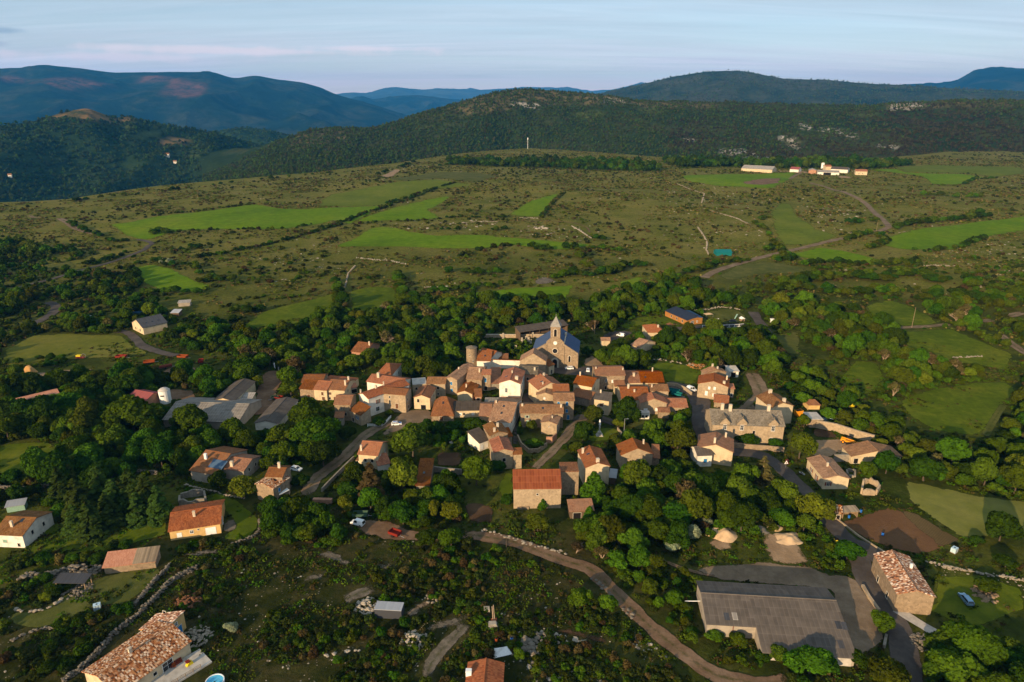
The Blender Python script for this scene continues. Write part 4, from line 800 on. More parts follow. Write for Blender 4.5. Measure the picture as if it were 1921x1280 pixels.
bld('stone house with orange roof behind the cream cottage', 'b', (345, 600), (472, 606), 6.2, 'e', 504, 18, 'stone', 'tile_tan', [('F', .8, 3, 'd')], chim=[(.75, .3, 1.5, .6)], name='village_house')
bld('cream cottage with mottled orange roof', 'b', (266, 716), (392, 728), 3.8, 'g', 612, 20, 'render_cream', 'tile_orange', chim=[(.45, .3, 1.2, .5)], name='cottage', cat='cottage')
bld('little red roofed annex beside the cream cottage', 'b', (418, 752), (472, 750), 2.8, 'e', 688, 18, 'render_red', 'tile_brown', [('F', .5, .3, 'd', 1.2, 1.9)], name='annex')
bld('narrow stone house with a blue door above an arch', 'b', (482, 562), (549, 562), 7.6, 'm', 520, 18, 'stone', 'tile_orange', [('F', .35, 4.0, 'p', .9, 1.9), ('F', .38, .2, 'd', 1.4, 1.9)], name='village_house')
bld('long barn with dark roof between the blue door house and the white house', 'b', (550, 640), (630, 640), 3.0, 'm', 502, 10, 'stone_grey', 'tile_brown', name='barn', cat='barn')
bld('low shed with pale sheet roof in front of the tall white house', 'b', (505, 806), (632, 808), 2.6, 'm', 764, 8, 'render_white', 'fibre_pale', name='shed', cat='shed')
bld('stone house with tan roof and small square windows in the left row', 'a', (1376, 640), (1531, 641), 6.0, 'e', 588, 17, 'stone_pale', 'tile_tan', [('F', .22, 3.4, 'd', .9, 1.3), ('F', .6, 3.4, 'd', .9, 1.3), ('F', .6, .9, 'd', .8, .8)])
bld('roofless white walled wing joined to a stone house', 'a', (1254, 652), (1373, 643), 5.2, 'f', 594, 0, 'stone_pale', 'concrete', [('F', .25, 2.8, 'd', .9, 1.2)], name='ruined_wing')
bld('small gabled house with an open garage', 'a', (1262, 757), (1400, 764), 5.2, 'g', 652, 20, 'render_cream', 'tile_brown', [('F', .27, 3.1, 'd', .9, 1.4), ('F', .58, .05, 'K', 2.1, 1.9)])
bld('house with steep brown hipped roof and one skylight', 'a', (1414, 915), (1603, 915), 2.4, 'h', 752, 34, 'stone', 'tile_brown', [('F', .45, .2, 'D', 1.4, 1.8)], sky=[(.5, .33)], inset=.36, name='barn_house')
bld('long low house with grey roof and white shutters', 'b', (236, 872), (460, 868), 3.0, 'm', 792, 14, 'render_cream', 'fibre', [('F', .25, .9, 'w', .9, 1.1), ('F', .38, .9, 'd', .7, 1.1), ('F', .73, .9, 'w', 1.1, 1.1)], name='low_house')
bld('narrow tan roofed house left of the skylight roof', 'b', (456, 916), (548, 918), 4.4, 'e', 818, 18, 'stone_pale', 'tile_brown')
bld('house with two skylights in a broad tan roof', 'b', (540, 955), (726, 972), 5.2, 'e', 798, 17, 'render_white', 'tile_tan', [('F', .3, 2.0, 'd', .6, .6)], sky=[(.45, .2), (.46, .38)], chim=[(.06, .45, .8, .5)])
bld('stone house with two chimneys behind the front gable by the dark alley', 'b', (542, 1085), (697, 1062), 6.0, 'g', 968, 18, 'stone', 'tile_tan', chim=[(.6, .45, 1.3, .8), (.3, .1, 1.2, .7)])
bld('stone house with a dark framed window low in its gable', 'e', (1497, 408), (1656, 392), 6.8, 'g', 238, 19, 'stone_pale', 'tile_orange', [('F', .52, 3.0, 'd', 1.1, 1.3)], d=9)
bld('narrow lean-to with brown roof against the stone gable', 'e', (1662, 424), (1731, 420), 5.6, 'm', 372, 16, 'stone_pale', 'tile_brown', name='house_wing')
bld('white walled garage with grey roof left of the stone gable', 'b', (455, 1150), (546, 1116), 3.4, 'm', 1036, 14, 'render_white', 'fibre', [('F', .2, .6, 'w', 1.2, 1.6), ('F', .7, .6, 'w', .8, 1.6)], name='garage', cat='garage')
bld('small red roofed porch facing the dark alley', 'b', (698, 1096), (734, 1090), 3.6, 'm', 1022, 16, 'stone', 'tile_orange', name='porch', cat='porch')
bld('house with sandy roof and tall stone gable end at the square', 'b', (1262, 640), (1418, 668), 6.8, 'e', 583, 19, 'render_cream', 'tile_orange', [('R', .3, 4, 'd')], chim=[(.12, .5, 1.4, .6)], name='village_house')
bld('dark brown lean-to roof below the sandy roofed house', 'b', (1244, 738), (1402, 776), 3.6, 'm', 698, 17, 'stone_grey', 'tile_brown', name='lean_to', cat='shed')
bld('small pale house with grey sheet roof and wooden window', 'b', (1440, 772), (1566, 790), 6.4, 'm', 712, 10, 'render_cream', 'fibre', [('F', .5, 3.6, 'n', 1.5, 1.2), ('F', .5, .3, 'd', 2.4, 1.6)], chim=[(.25, .8, 1.0, .6)], name='village_house')
bld('house with rusty brown roof facing the church square', 'c', (84, 571), (331, 568), 7.0, 'e', 500, 15, 'stone', 'tile_brown', [('F', .36, 4.0, 's', .9, 1.3), ('F', .58, 3.6, 'w', .8, 1.3), ('F', .35, .4, 'd', .9, 1.6)], chim=[(.04, .4, .6, .5), (.97, .3, .7, .5)], name='village_house')
bld('little tiled lean-to hung on the rusty roofed house', 'c', (248, 664), (331, 662), 3.8, 'm', 615, 20, 'render_cream', 'tile_brown', [('F', .6, .4, 'w', 1, 1.8)], name='lean_to', cat='shed')
bld('low house with weathered brown roof in the row by the square', 'c', (334, 634), (470, 632), 3.4, 'e', 543, 16, 'render_cream', 'tile_brown', [('F', .5, .9, 'd', .9, 1.3)], chim=[(.65, .3, 1.2, .9)], name='village_house')
bld('low house with ribbed orange roof at the end of the row by the square', 'c', (472, 632), (667, 634), 3.4, 'e', 542, 16, 'render_cream', 'tile_orange', [('F', .25, .9, 'd', .6, .8), ('F', .75, .6, 'd', .7, 1.4)], chim=[(.6, .55, 1.7, .5)], sky=[(.22, .25)], name='village_house')
bld('wide red roofed house behind the round dark tree', 'c', (308, 778), (542, 778), 4.4, 'e', 672, 18, 'render_cream', 'tile_orange', chim=[(.3, .45, 1.6, .8), (.5, .3, .8, .6)], name='village_house')
bld('pale stone house with flat tiled edge above the parked blue trailers', 'c', (550, 702), (706, 704), 5.6, 'm', None, 10, 'stone_pale', 'tile_tan', chim=[(.12, .5, 1.0, .5)], name='village_house', d=5)
bld('gabled house with orange roof and white garden door', 'c', (468, 806), (690, 806), 5.0, 'g', 716, 21, 'stone_pale', 'tile_orange', [('F', .2, .4, 'w', 1.5, 2.2), ('F', .62, 1.4, 'w', .9, 1.3)], name='village_house')
bld('low stone house with plain orange roof near the street', 'c', (690, 841), (868, 844), 2.8, 'e', 772, 17, 'stone_pale', 'tile_orange', [('F', .5, .4, 'd', .8, .9)])
bld('tiny tiled lean-to before the gabled house', 'c', (622, 882), (714, 884), 2.8, 'm', 848, 20, 'stone', 'tile_brown', name='lean_to', cat='shed')
bld('low white terrace building with dark openings', 'c', (440, 892), (545, 894), 2.6, 'f', 872, 0, 'render_white', 'concrete', [('F', .15, .4, 'd', 1.2, 1.5), ('F', .45, .7, 'd', .9, 1.0), ('F', .75, .7, 'd', .9, 1.0)], name='terrace_building')
bld('big stone house with white shutters at the village street', 'c', (960, 638), (1218, 668), 6.6, 'g', 552, 17, 'stone_pale', 'tile_orange', [('F', .38, 4.5, 'w', .8, 1.2), ('F', .56, 4.6, 'w', .8, 1.2), ('F', .30, 1.6, 'w', 1.0, 1.9), ('F', .58, 1.4, 'W', .8, 1.4)], chim=[(.85, .15, .8, 1.0), (.93, .75, 1.6, .6)])
bld('darker roofed house behind the white shuttered stone house', 'c', (1022, 556), (1200, 540), 6.6, 'g', 492, 18, 'stone', 'tile_tan', chim=[(.5, .9, .9, .7), (.6, .2, .9, .6)])
bld('narrow annex with balcony beside the white shuttered stone house', 'c', (1218, 682), (1269, 684), 4.4, 'm', 642, 10, 'stone', 'tile_pink', [('F', .5, .9, 's', 1.6, 1.4)], name='annex')
bld('small hut with pale orange roof between the street and the manor', 'c', (1098, 796), (1216, 810), 2.4, 'e', 742, 20, 'stone', 'tile_orange', name='hut', cat='hut')
# -------- the manor: three wall dormers in front
root, Wd, D, rzf = bld('long stone manor with grey stone roof and three gabled dormers', 'c', (1085, 990), (1700, 1008), 7.4, 'e', 868, 27, 'stone_pale', 'lauze', [('F', .40, 1.2, 's', 1.2, 1.7), ('F', .585, 3.6, 'd', .9, 1.7), ('F', .84, .9, 's', 1.1, 1.7), ('F', .64, .2, 'd', 1, 2), ('F', .2, 1.6, 'd', .9, 1.4)],
                       chim=[(.17, .5, 2.0, 1.1), (.28, .46, 2.2, 1.1), (.83, .5, 2.0, 1.1)], name='manor_house', cat='manor')
for s in (.17, .41, .845):
    dm = MB(); x = s * Wd; w2 = 1.75; zb = 4.2; zt = 8.6
    dm.prism([(x - w2, 3.0), (x + w2, 3.0), (x + w2, zt - .2), (x, zt + 1.7), (x - w2, zt - .2)], 'y', -.12, 3.6); do = dm.build('dormer', M['stone_pale'], root)
    rr_ = MB(); 
    for sg in (-1, 1): rr_.slab([(x + sg * (w2 + .3), -.4, zt - .3), (x + sg * (w2 + .3), 3.8, zt - .3), (x, 3.8, zt + 1.95), (x, -.4, zt + 1.95)][::sg], .14)
    rr_.tube((x, -.3, zt + 1.9), (x, -.3, zt + 2.8), .12, .06); rr_.build('dormer_roof', M['lauze'], do)
    add_window(root, (x, -.13, 5.6), 0, 's', 1.1, 1.9)
bld('house with tan stone roof and big chimneys behind the manor', 'd', (214, 388), (404, 372), 7.6, 'g', 250, 20, 'render_cream', 'tile_tan', chim=[(.5, .85, 1.1, 1.2), (.62, .1, 1.2, 1.1)], wins=[('F', .3, 4, 'w', .9, 1.4), ('F', .15, 1.5, 'd', .8, 1.2)])
bld('small garage with red hipped roof beside the leaning pole', 'd', (536, 366), (634, 366), 2.4, 'h', 320, 24, 'render_ochre', 'tile_brown', inset=.25, name='garage', cat='garage')
bld('flat topped stone building between the manor and the sandy yard', 'd', (545, 492), (662, 492), 3.4, 'f', 430, 0, 'stone', 'concrete', [('F', .75, .2, 'w', 1.2, 2.0)], name='stone_building')
bld('brown roofed stone house below the manor', 'c', (958, 1186), (1258, 1226), 5.6, 'g', 1058, 19, 'render_cream', 'tile_brown', chim=[(.78, .9, 1.5, .6), (.46, .1, 1.7, .7)])
bld('small white house front with blue shutters under the brown roof', 'f', (1644, 343), (1766, 338), 4.4, 'e', 268, 20, 'render_white', 'fibre', [('F', .55, 1.6, 'b', 1.2, 1.4)], name='house_wing')
bld('stone house with broad red roof and pointed arch', 'f', (986, 336), (1256, 326), 5.6, 'g', 196, 23, 'stone_pale', 'tile_orange', [('F', .44, .8, 'd', .7, 1.2), ('F', .6, .8, 'd', .7, 1.2), ('F', .58, 2.9, 'd', .6, 1.0)], chim=[(.82, .75, 1.4, .5)])
bld('red tiled lean-to on the right of the pointed arch house', 'f', (1256, 362), (1310, 366), 3.2, 'm', 250, 12, 'stone', 'tile_brown', name='lean_to', cat='shed')
bld('pale house with orange gable roof and solar panel above the wood', 'f', (682, 444), (884, 430), 8.0, 'g', 262, 20, 'render_cream', 'tile_orange', chim=[(.12, .75, 1.6, .7), (.5, .03, .9, 1.0)], sky=[(.3, .6)])
bld('grey sheet lean-to on the right of the pale orange roofed house', 'f', (886, 528), (936, 534), 2.6, 'm', 462, 12, 'wood_brown', 'metal_grey', name='lean_to', cat='shed')
bld('stone barn with rust red metal roof', 'f', (62, 630), (470, 626), 7.0, 'm', 465, 25, 'stone_pale', 'rust', [('F', .50, 4.8, 'd', .55, .55)], name='barn', cat='barn', o=.2)
bld('tall stone wing on the right of the rust roofed barn', 'f', (468, 484), (622, 482), 8.4, 'f', None, 0, 'stone', 'tile_brown', d=6, name='barn_wing', cat='barn')
bld('open fronted shed with brown roof below the rust roofed barn', 'f', (548, 822), (746, 812), 2.6, 'm', 720, 14, 'wood_brown', 'tile_brown', [('F', .3, 0, 'K', 2.4, 2.0)], name='shed', cat='shed')
bld('white house with bright orange roof beside the tall cedar', 'e', (330, 420), (494, 434), 5.4, 'e', 318, 24, 'render_cream', 'tile_orange', [('F', .35, 2.6, 'd', .9, 1.2), ('F', .7, 2.6, 'd', .9, 1.2), ('R', .3, 2.8, 's', .8, 1.2), ('R', .7, 2.8, 's', .8, 1.2)], chim=[(.1, .12, 1.8, .6)], name='village_house')
bld('orange lean-to roof on the right of the white house by the cedar', 'e', (502, 520), (598, 500), 2.6, 'm', 424, 16, 'render_white', 'tile_orange', name='lean_to', cat='shed')
bld('white terrace block left of the house by the cedar', 'e', (305, 478), (350, 482), 2.6, 'f', 448, 0, 'render_white', 'tile_tan', name='terrace_building')
bld('half ruined stone cottage with grey tiles behind the yellow green tree', 'e', (826, 690), (936, 690), 2.8, 'm', 462, 9, 'stone_grey', 'tile_brown', name='ruined_cottage', cat='cottage', sky=[(.45, .45)])
# -------- the left cluster
bld('tall stone house with slanting side wall at the village entrance', 'o', (246, 906), (516, 908), 7.0, 'e', 752, 19, 'stone', 'tile_brown', [('F', .42, 4.8, 'd', .6, .6), ('F', .68, 2.2, 'd', .8, 1.3)])
bld('stone lower wing with arched door right of the slanting wall', 'o', (516, 1000), (700, 1090), 4.6, 'm', 905, 22, 'stone_pale', 'tile_brown', [('F', .65, 2.1, 'B', .8, 1.3), ('F', .25, .1, 'd', 1.2, 1.7)], name='house_wing')
bld('porch with small brown roof against the tall stone house', 'o', (256, 1136), (400, 1132), 3.4, 'm', None, 18, 'render_grey', 'tile_brown', [('F', .4, 1.6, 'd', 1.1, 1.2), ('F', .4, .1, 'd', 1.4, .9)], name='porch', cat='porch', d=3)
bld('long white house with orange roof and red shutters', 'o', (668, 722), (832, 806), 8.0, 'g', 486, 18, 'render_white', 'tile_orange', [('R', .22, 4.6, 'r', .8, 1.6), ('R', .5, 4.8, 'r', .8, 1.5), ('R', .78, 4.9, 'r', .8, 1.4), ('R', .2, 1.4, 's', 1.6, 1.7), ('R', .55, 1.4, 'd', 1.4, 1.7)], chim=[(.04, .04, 1.1, .6), (.3, .35, 1.1, .8), (.25, .55, 1.5, .5)], name='village_house')
bld('tall stone house with few small openings right of the red shutters', 'o', (1058, 712), (1466, 746), 8.0, 'e', 632, 16, 'stone_pale', 'tile_brown', [('F', .33, 6.2, 'd', .6, .8), ('F', .33, 3.4, 'd', .7, 1.8), ('F', .62, 1.8, 'D', 1.2, 2.1), ('R', .3, 4.6, 'd', .8, 1.2), ('R', .4, 1, 'd')])
bld('long orange roofed house with white gable behind the red shuttered house', 'o', (806, 512), (1372, 600), 5.6, 'e', 430, 18, 'render_white', 'tile_orange', [('R', .3, 3.2, 'd'), ('R', .7, 3.2, 'd'), ('R', .6, .8, 'd')], chim=[(.24, .35, 1.8, 1.1)], name='village_house')
bld('house with orange hipped roof at the edge of the dark wood', 'o', (960, 404), (1214, 420), 6.0, 'h', 206, 20, 'render_white', 'tile_orange', inset=.42, name='village_house')
bld('house with old dark roof at the back of the left row', 'a', (302, 628), (478, 628), 5.4, 'e', 566, 17, 'stone', 'tile_brown', name='village_house')
bld('house with patched brown roof at the left end of the row', 'a', (284, 682), (404, 692), 4.4, 'e', 612, 17, 'stone', 'tile_brown', [('F', .6, .2, 'n', 1.3, 1.8)], name='village_house')
bld('house with new bright orange roof in the left row', 'a', (405, 690), (514, 698), 4.8, 'e', 620, 17, 'render_cream', 'tile_orange', [('F', .65, 2.4, 'n', 1.0, 1.5), ('F', .7, .2, 'n', 1.3, 1.5)], name='village_house')
bld('cream house with large brown roof in the left row', 'a', (513, 688), (668, 698), 4.8, 'e', 612, 18, 'render_cream', 'tile_brown', [('F', .17, 2.4, 'n', 1.3, 1.1), ('F', .15, .2, 'd', .8, 1), ('F', .45, .1, 'n', 1.4, 1.4)], chim=[(.92, .25, 2.0, .7), (.9, .6, 1.4, .7)], name='village_house')
bld('walled court with tile coping behind the left row', 'a', (498, 606), (742, 632), 3.4, 'f', 582, 0, 'render_cream', 'tile_orange', name='courtyard_building')
bld('small pink roofed porch at the end of the left row', 'a', (727, 676), (772, 668), 2.8, 'm', 640, 18, 'render_grey', 'tile_pink', [('F', .5, .2, 'd', 2.4, 1.8)], name='porch', cat='porch')
bld('red roofed house half hidden in the wood above the left row', 'a', (728, 362), (842, 378), 4.6, 'e', 290, 20, 'render_red', 'tile_brown', chim=[(.92, .4, 1.6, .7)], name='village_house')
# -------- the farm on the left
bld('farm shed with pale gable and grey roof', 'v', (1372, 452), (1502, 456), 4.2, 'g', 312, 17, 'render_cream', 'fibre', [('R', .4, 0, 'K', 3, 3)], name='farm_shed', cat='shed')
bld('small lean-to with pale roof beside the farm shed', 'v', (1548, 440), (1618, 440), 2.6, 'm', 402, 10, 'render_cream', 'fibre_pale', name='lean_to', cat='shed')
bld('long sheep barn with striped white roof', 'v', (1050, 575), (1530, 592), 3.2, 'e', 468, 15, 'render_grey', 'fibre_pale', name='barn', cat='barn')
bld('wide grey sheet roofed shed at the farm entrance', 'v', (1640, 596), (1786, 600), 3.0, 'g', (2090, 432), 14, 'render_white', 'fibre', name='farm_shed', cat='shed')
bld('farmhouse with long orange roof hidden by trees at far left', 'l', (214, 830), (664, 722), 4.0, 'e', 716, 17, 'render_white', 'tile_pink', name='farmhouse', protect=False)
bld('shed with red metal roof among the trees', 'l', (1440, 752), (1640, 790), 3.6, 'e', 692, 20, 'render_red', 'metal_red', name='shed', cat='shed')
bld('cottage with dark roof and skylights in the left meadows', 's', (742, 706), (804, 736), 4.0, 'g', 660, 24, 'render_cream', 'metal_dark', [('F', .3, 1, 'd'), ('F', .7, 1, 'd')], sky=[(.8, .25), (.8, .5), (.8, .75)], name='cottage', cat='cottage')
bld('long low white roofed shed in the left meadows', 's', (1002, 598), (1068, 594), 2.2, 'm', 580, 8, 'render_grey', 'fibre_pale', name='shed', cat='shed')
bld('dark wooden hut beside the white roofed shed in the meadows', 's', (962, 652), (1004, 652), 2.2, 'm', 632, 10, 'wood_brown', 'metal_grey', name='hut', cat='hut')
bld('brown roofed house with one white chimney under the pole', 'k', (370, 396), (585, 432), 3.8, 'e', 234, 19, 'render_grey', 'tile_brown', chim=[(.25, .3, 1.6, .9, 'white')], pv=(.86, .22, 5.5, 3.6))
bld('long brown roofed wing with grey chimney next to the solar panels', 'k', (600, 372), (848, 402), 3.8, 'e', 284, 17, 'render_grey', 'tile_brown', chim=[(.52, .12, 1.5, 1.0)])
bld('stone house with speckled roof and awning by the left lane', 'k', (962, 518), (1114, 562), 5.6, 'g', 418, 17, 'stone', 'tile_mix', [('R', .35, 3.2, 'b', .8, 1.3)], chim=[(.1, .9, 1.5, .7)], sky=[(.7, .45)])
bld('upper block with plain brown roof behind the speckled roof', 'k', (1052, 450), (1196, 456), 7.2, 'e', 376, 19, 'stone', 'tile_brown', [('R', .5, 4.0, 'b', .8, 1.3)], chim=[(.6, .5, 1.6, .8)], name='house_wing')
bld('yellow bungalow with orange roof and white garage door', 'k', (179, 948), (636, 876), 3.2, 'e', 748, 17, 'render_ochre', 'tile_orange', [('F', .18, .9, 'w', 1.2, 1.3), ('F', .425, 1.5, 's', .8, .9), ('F', .56, 2.2, 'd', .4, .4), ('F', .80, .05, 'G', 2.7, 2.3), ('R', .35, .3, 's', 1, 2.1)], chim=[(.47, .3, 1.4, .7)], name='bungalow', cat='bungalow')
root, Wd, D, rzf = bld('long shed with pink tiles and a striped translucent end', 'j', (889, 205), (1328, 152), 2.2, 'm', 52, 14, 'stone', 'tile_pink', name='shed', cat='shed')
q = MB(); q.slab([(Wd * .56, -.38, rzf(0, -.38) + .24), (Wd + .33, -.38, rzf(0, -.38) + .24), (Wd + .33, D + .15, rzf(0, D + .15) + .24), (Wd * .56, D + .15, rzf(0, D + .15) + .24)], .05); q.build('translucent_sheet', M['strip_brown'], root)
bld('open carport with dark metal roof on posts', 'j', (470, 334), (722, 338), 2.4, 'm', 262, 8, 'wood', 'metal_dark', name='carport', cat='carport', opn=True)
bld('white house with brown roof at the left edge', 'h', (-40, 434), (126, 442), 4.2, 'e', 338, 18, 'render_white', 'tile_tan', [('F', .35, 1.6, 'v', 1.2, .9), ('F', .8, .5, 'd', .7, 1)], chim=[(.45, .22, 1.5, .7)], sky=[(.62, .4)])
bld('green garden shed with pale blue sheet roof', 'h', (33, 280), (136, 264), 2.0, 'm', 238, 12, 'green_paint', 'metal_grey', name='shed', cat='shed')
bld('dark blue shipping container with pale top', 'w', (748, 822), (918, 832), 2.5, 'f', 776, 0, 'metal_dark', 'metal_grey', name='shipping_container', cat='container')
# -------- near houses with speckled roofs
bld('house with speckled tile roof and terrace at the bottom left', 'j', (1010, 1292), (1622, 842), 3.3, 'e', 905, 18, 'render_cream', 'tile_mix', [('F', .66, .3, 's', 2.4, 2.2), ('F', .48, 1.2, 'd', .8, .8), ('L', .35, .2, 's', 1.3, 2)], chim=[(.42, .5, 1.0, .7)], o=.45)
bld('back wing with ochre wall and blue door on the speckled roof house', 'j', (1440, 712), (1572, 586), 4.8, 'm', None, -19, 'render_ochre', 'tile_mix', [('F', .45, 3.0, 's', .8, .9), ('F', .6, .1, 'p', 1.5, 2.2)], d=8.5, name='house_wing', o=.3)
bld('house with orange speckled roof cut off by the bottom edge', 'P', (873, 1304), (940, 1306), 3.0, 'g', 1238, 17, 'render_white', 'tile_orange', chim=[(.03, .6, 1.0, 1.2, 'white')])
bld('stone house with speckled pale tiles beside the junction', 'g', (1188, 662), (1404, 680), 5.6, 'g', 414, 19, 'stone', 'tile_mix', [('L', .3, .5, 'd', 1, 1.6), ('L', .7, .5, 'd', 1, 1.6)], chim=[(.78, .62, .9, .6, 'white')], o=.3)
bld('cream house with brown shutters and tan roof on the right', 'd', (668, 996), (884, 996), 4.0, 'g', 800, 16, 'render_cream', 'tile_tan', [('F', .2, 1.3, 'r', 1.0, 1.3), ('L', .3, 1.2, 'r', .9, 1.3), ('L', .62, .3, 'r', 1.0, 2.1)], chim=[(.42, .45, 1.0, .6)])
bld('old stone sheepfold with tan roof behind the round trees', 'd', (905, 806), (1330, 806), 2.9, 'g', 680, 14, 'render_cream', 'tile_tan', [('F', .1, .2, 'd', 1.5, 1.8)], name='sheepfold', cat='barn', d=7)
bld('tiny stone hut with tile roof by the ploughed plot', 'g', (800, 186), (864, 196), 2.6, 'm', 148, 18, 'stone', 'tile_mix', [('F', .75, .1, 'd', .9, 1.7)], name='hut', cat='hut')
bld('wooden lean-to with flat roof by the ploughed plot', 'g', (872, 190), (962, 184), 2.2, 'm', 156, 8, 'wood', 'strip_brown', name='lean_to', cat='shed', opn=2)
# -------- behind the church and to the right
bld('long open hangar with brown sheet roof behind the church', 'b', (803, 200), (1212, 138), 4.6, 'm', 122, 12, 'wood_brown', 'fibre', name='hangar', cat='shed', opn=2)
bld('long timber school building with dark solar roof', 'n', (305, 186), (633, 330), 3.2, 'm', None, 12, 'wood_orange', 'pv', d=7.5, wins=[('F', .3, 1, 'd'), ('F', .55, 1, 'd'), ('F', .8, 1, 'd'), ('R', .5, .3, 's', 1.8, 2)], name='school_building', cat='school')
bld('second timber wing with blue solar roof and orange gable', 'n', (688, 306), (866, 288), 3.6, 'g', 182, 7, 'wood_orange', 'pv_blue', [('F', .15, 1.2, 'W', .8, 1), ('F', .55, 1.2, 's', .6, 1)], name='school_building', cat='school')
bld('house with pale pink hipped roof behind the trees', 'n', (46, 512), (292, 508), 4.2, 'h', 388, 22, 'render_cream', 'tile_pink', chim=[(.7, .3, 1, .8)], inset=.4, name='village_house', protect=False)
bld('small tan roofed hut among the trees near the parking lot', 'c', (384, 306), (456, 330), 3.2, 'e', 262, 18, 'render_cream', 'tile_tan', name='hut', cat='hut')
bld('small stone vault house on the cemetery edge', 'c', (132, 272), (204, 272), 3.0, 'e', 246, 20, 'render_cream', 'tile_tan', name='tomb_house', cat='hut')
bld('white shed with dark doorway behind the big stone house', 'c', (1228, 536), (1308, 534), 3.0, 'm', None, 8, 'render_white', 'concrete', d=5, wins=[('F', .45, .1, 'K', 2.2, 2.4)], name='shed', cat='shed')
bld('teal tarpaulin shelter on the plateau', 'u', (296, 492), (376, 492), 2.6, 'e', 475, 20, 'teal', 'teal', name='tarp_shelter', cat='shelter')
# -------- the distant farm
FG = 'buildings of the distant plateau farm'
bld('longest barn of the distant farm with cream wall and grey roof', 'm', (140, 172), (522, 192), 4.8, 'e', None, 18, 'render_cream', 'fibre_pale', name='barn', cat='barn', group=FG, d=30)
bld('red roofed barn of the distant farm', 'm', (742, 182), (850, 188), 5, 'e', 156, 20, 'render_white', 'metal_red', name='barn', cat='barn', group=FG)
bld('front barn of the distant farm with white walls and dark gate', 'm', (1088, 218), (1356, 226), 4.5, 'e', None, 17, 'render_white', 'fibre_pale', [('F', .45, 0, 'K', 12, 4)], d=18, name='barn', cat='barn', group=FG)
bld('left barn of the distant farm with salmon gable', 'm', (978, 196), (1072, 199), 6, 'g', None, 18, 'render_red', 'fibre_pale', name='barn', cat='barn', group=FG, d=22)
bld('rear barn of the distant farm with long grey roof', 'm', (1250, 180), (1462, 190), 6, 'e', 155, 18, 'render_white', 'fibre', name='barn', cat='barn', group=FG)
bld('orange roofed farmhouse between the barns of the distant farm', 'm', (1190, 150), (1262, 150), 9, 'e', 130, 22, 'render_cream', 'tile_orange', name='farmhouse', group=FG)
bld('lone cream house with orange roof right of the distant farm', 'm', (1560, 208), (1706, 212), 6, 'e', 186, 20, 'render_cream', 'tile_orange', [('F', .3, 2, 'd'), ('F', .6, 2, 'd')], name='farmhouse', group=FG)
print('BL', len(BL))
for q in BL:
    if not (2.2 < q[2] < 26 and 2 < q[3] < 24): print('  size?', q)
_ = None
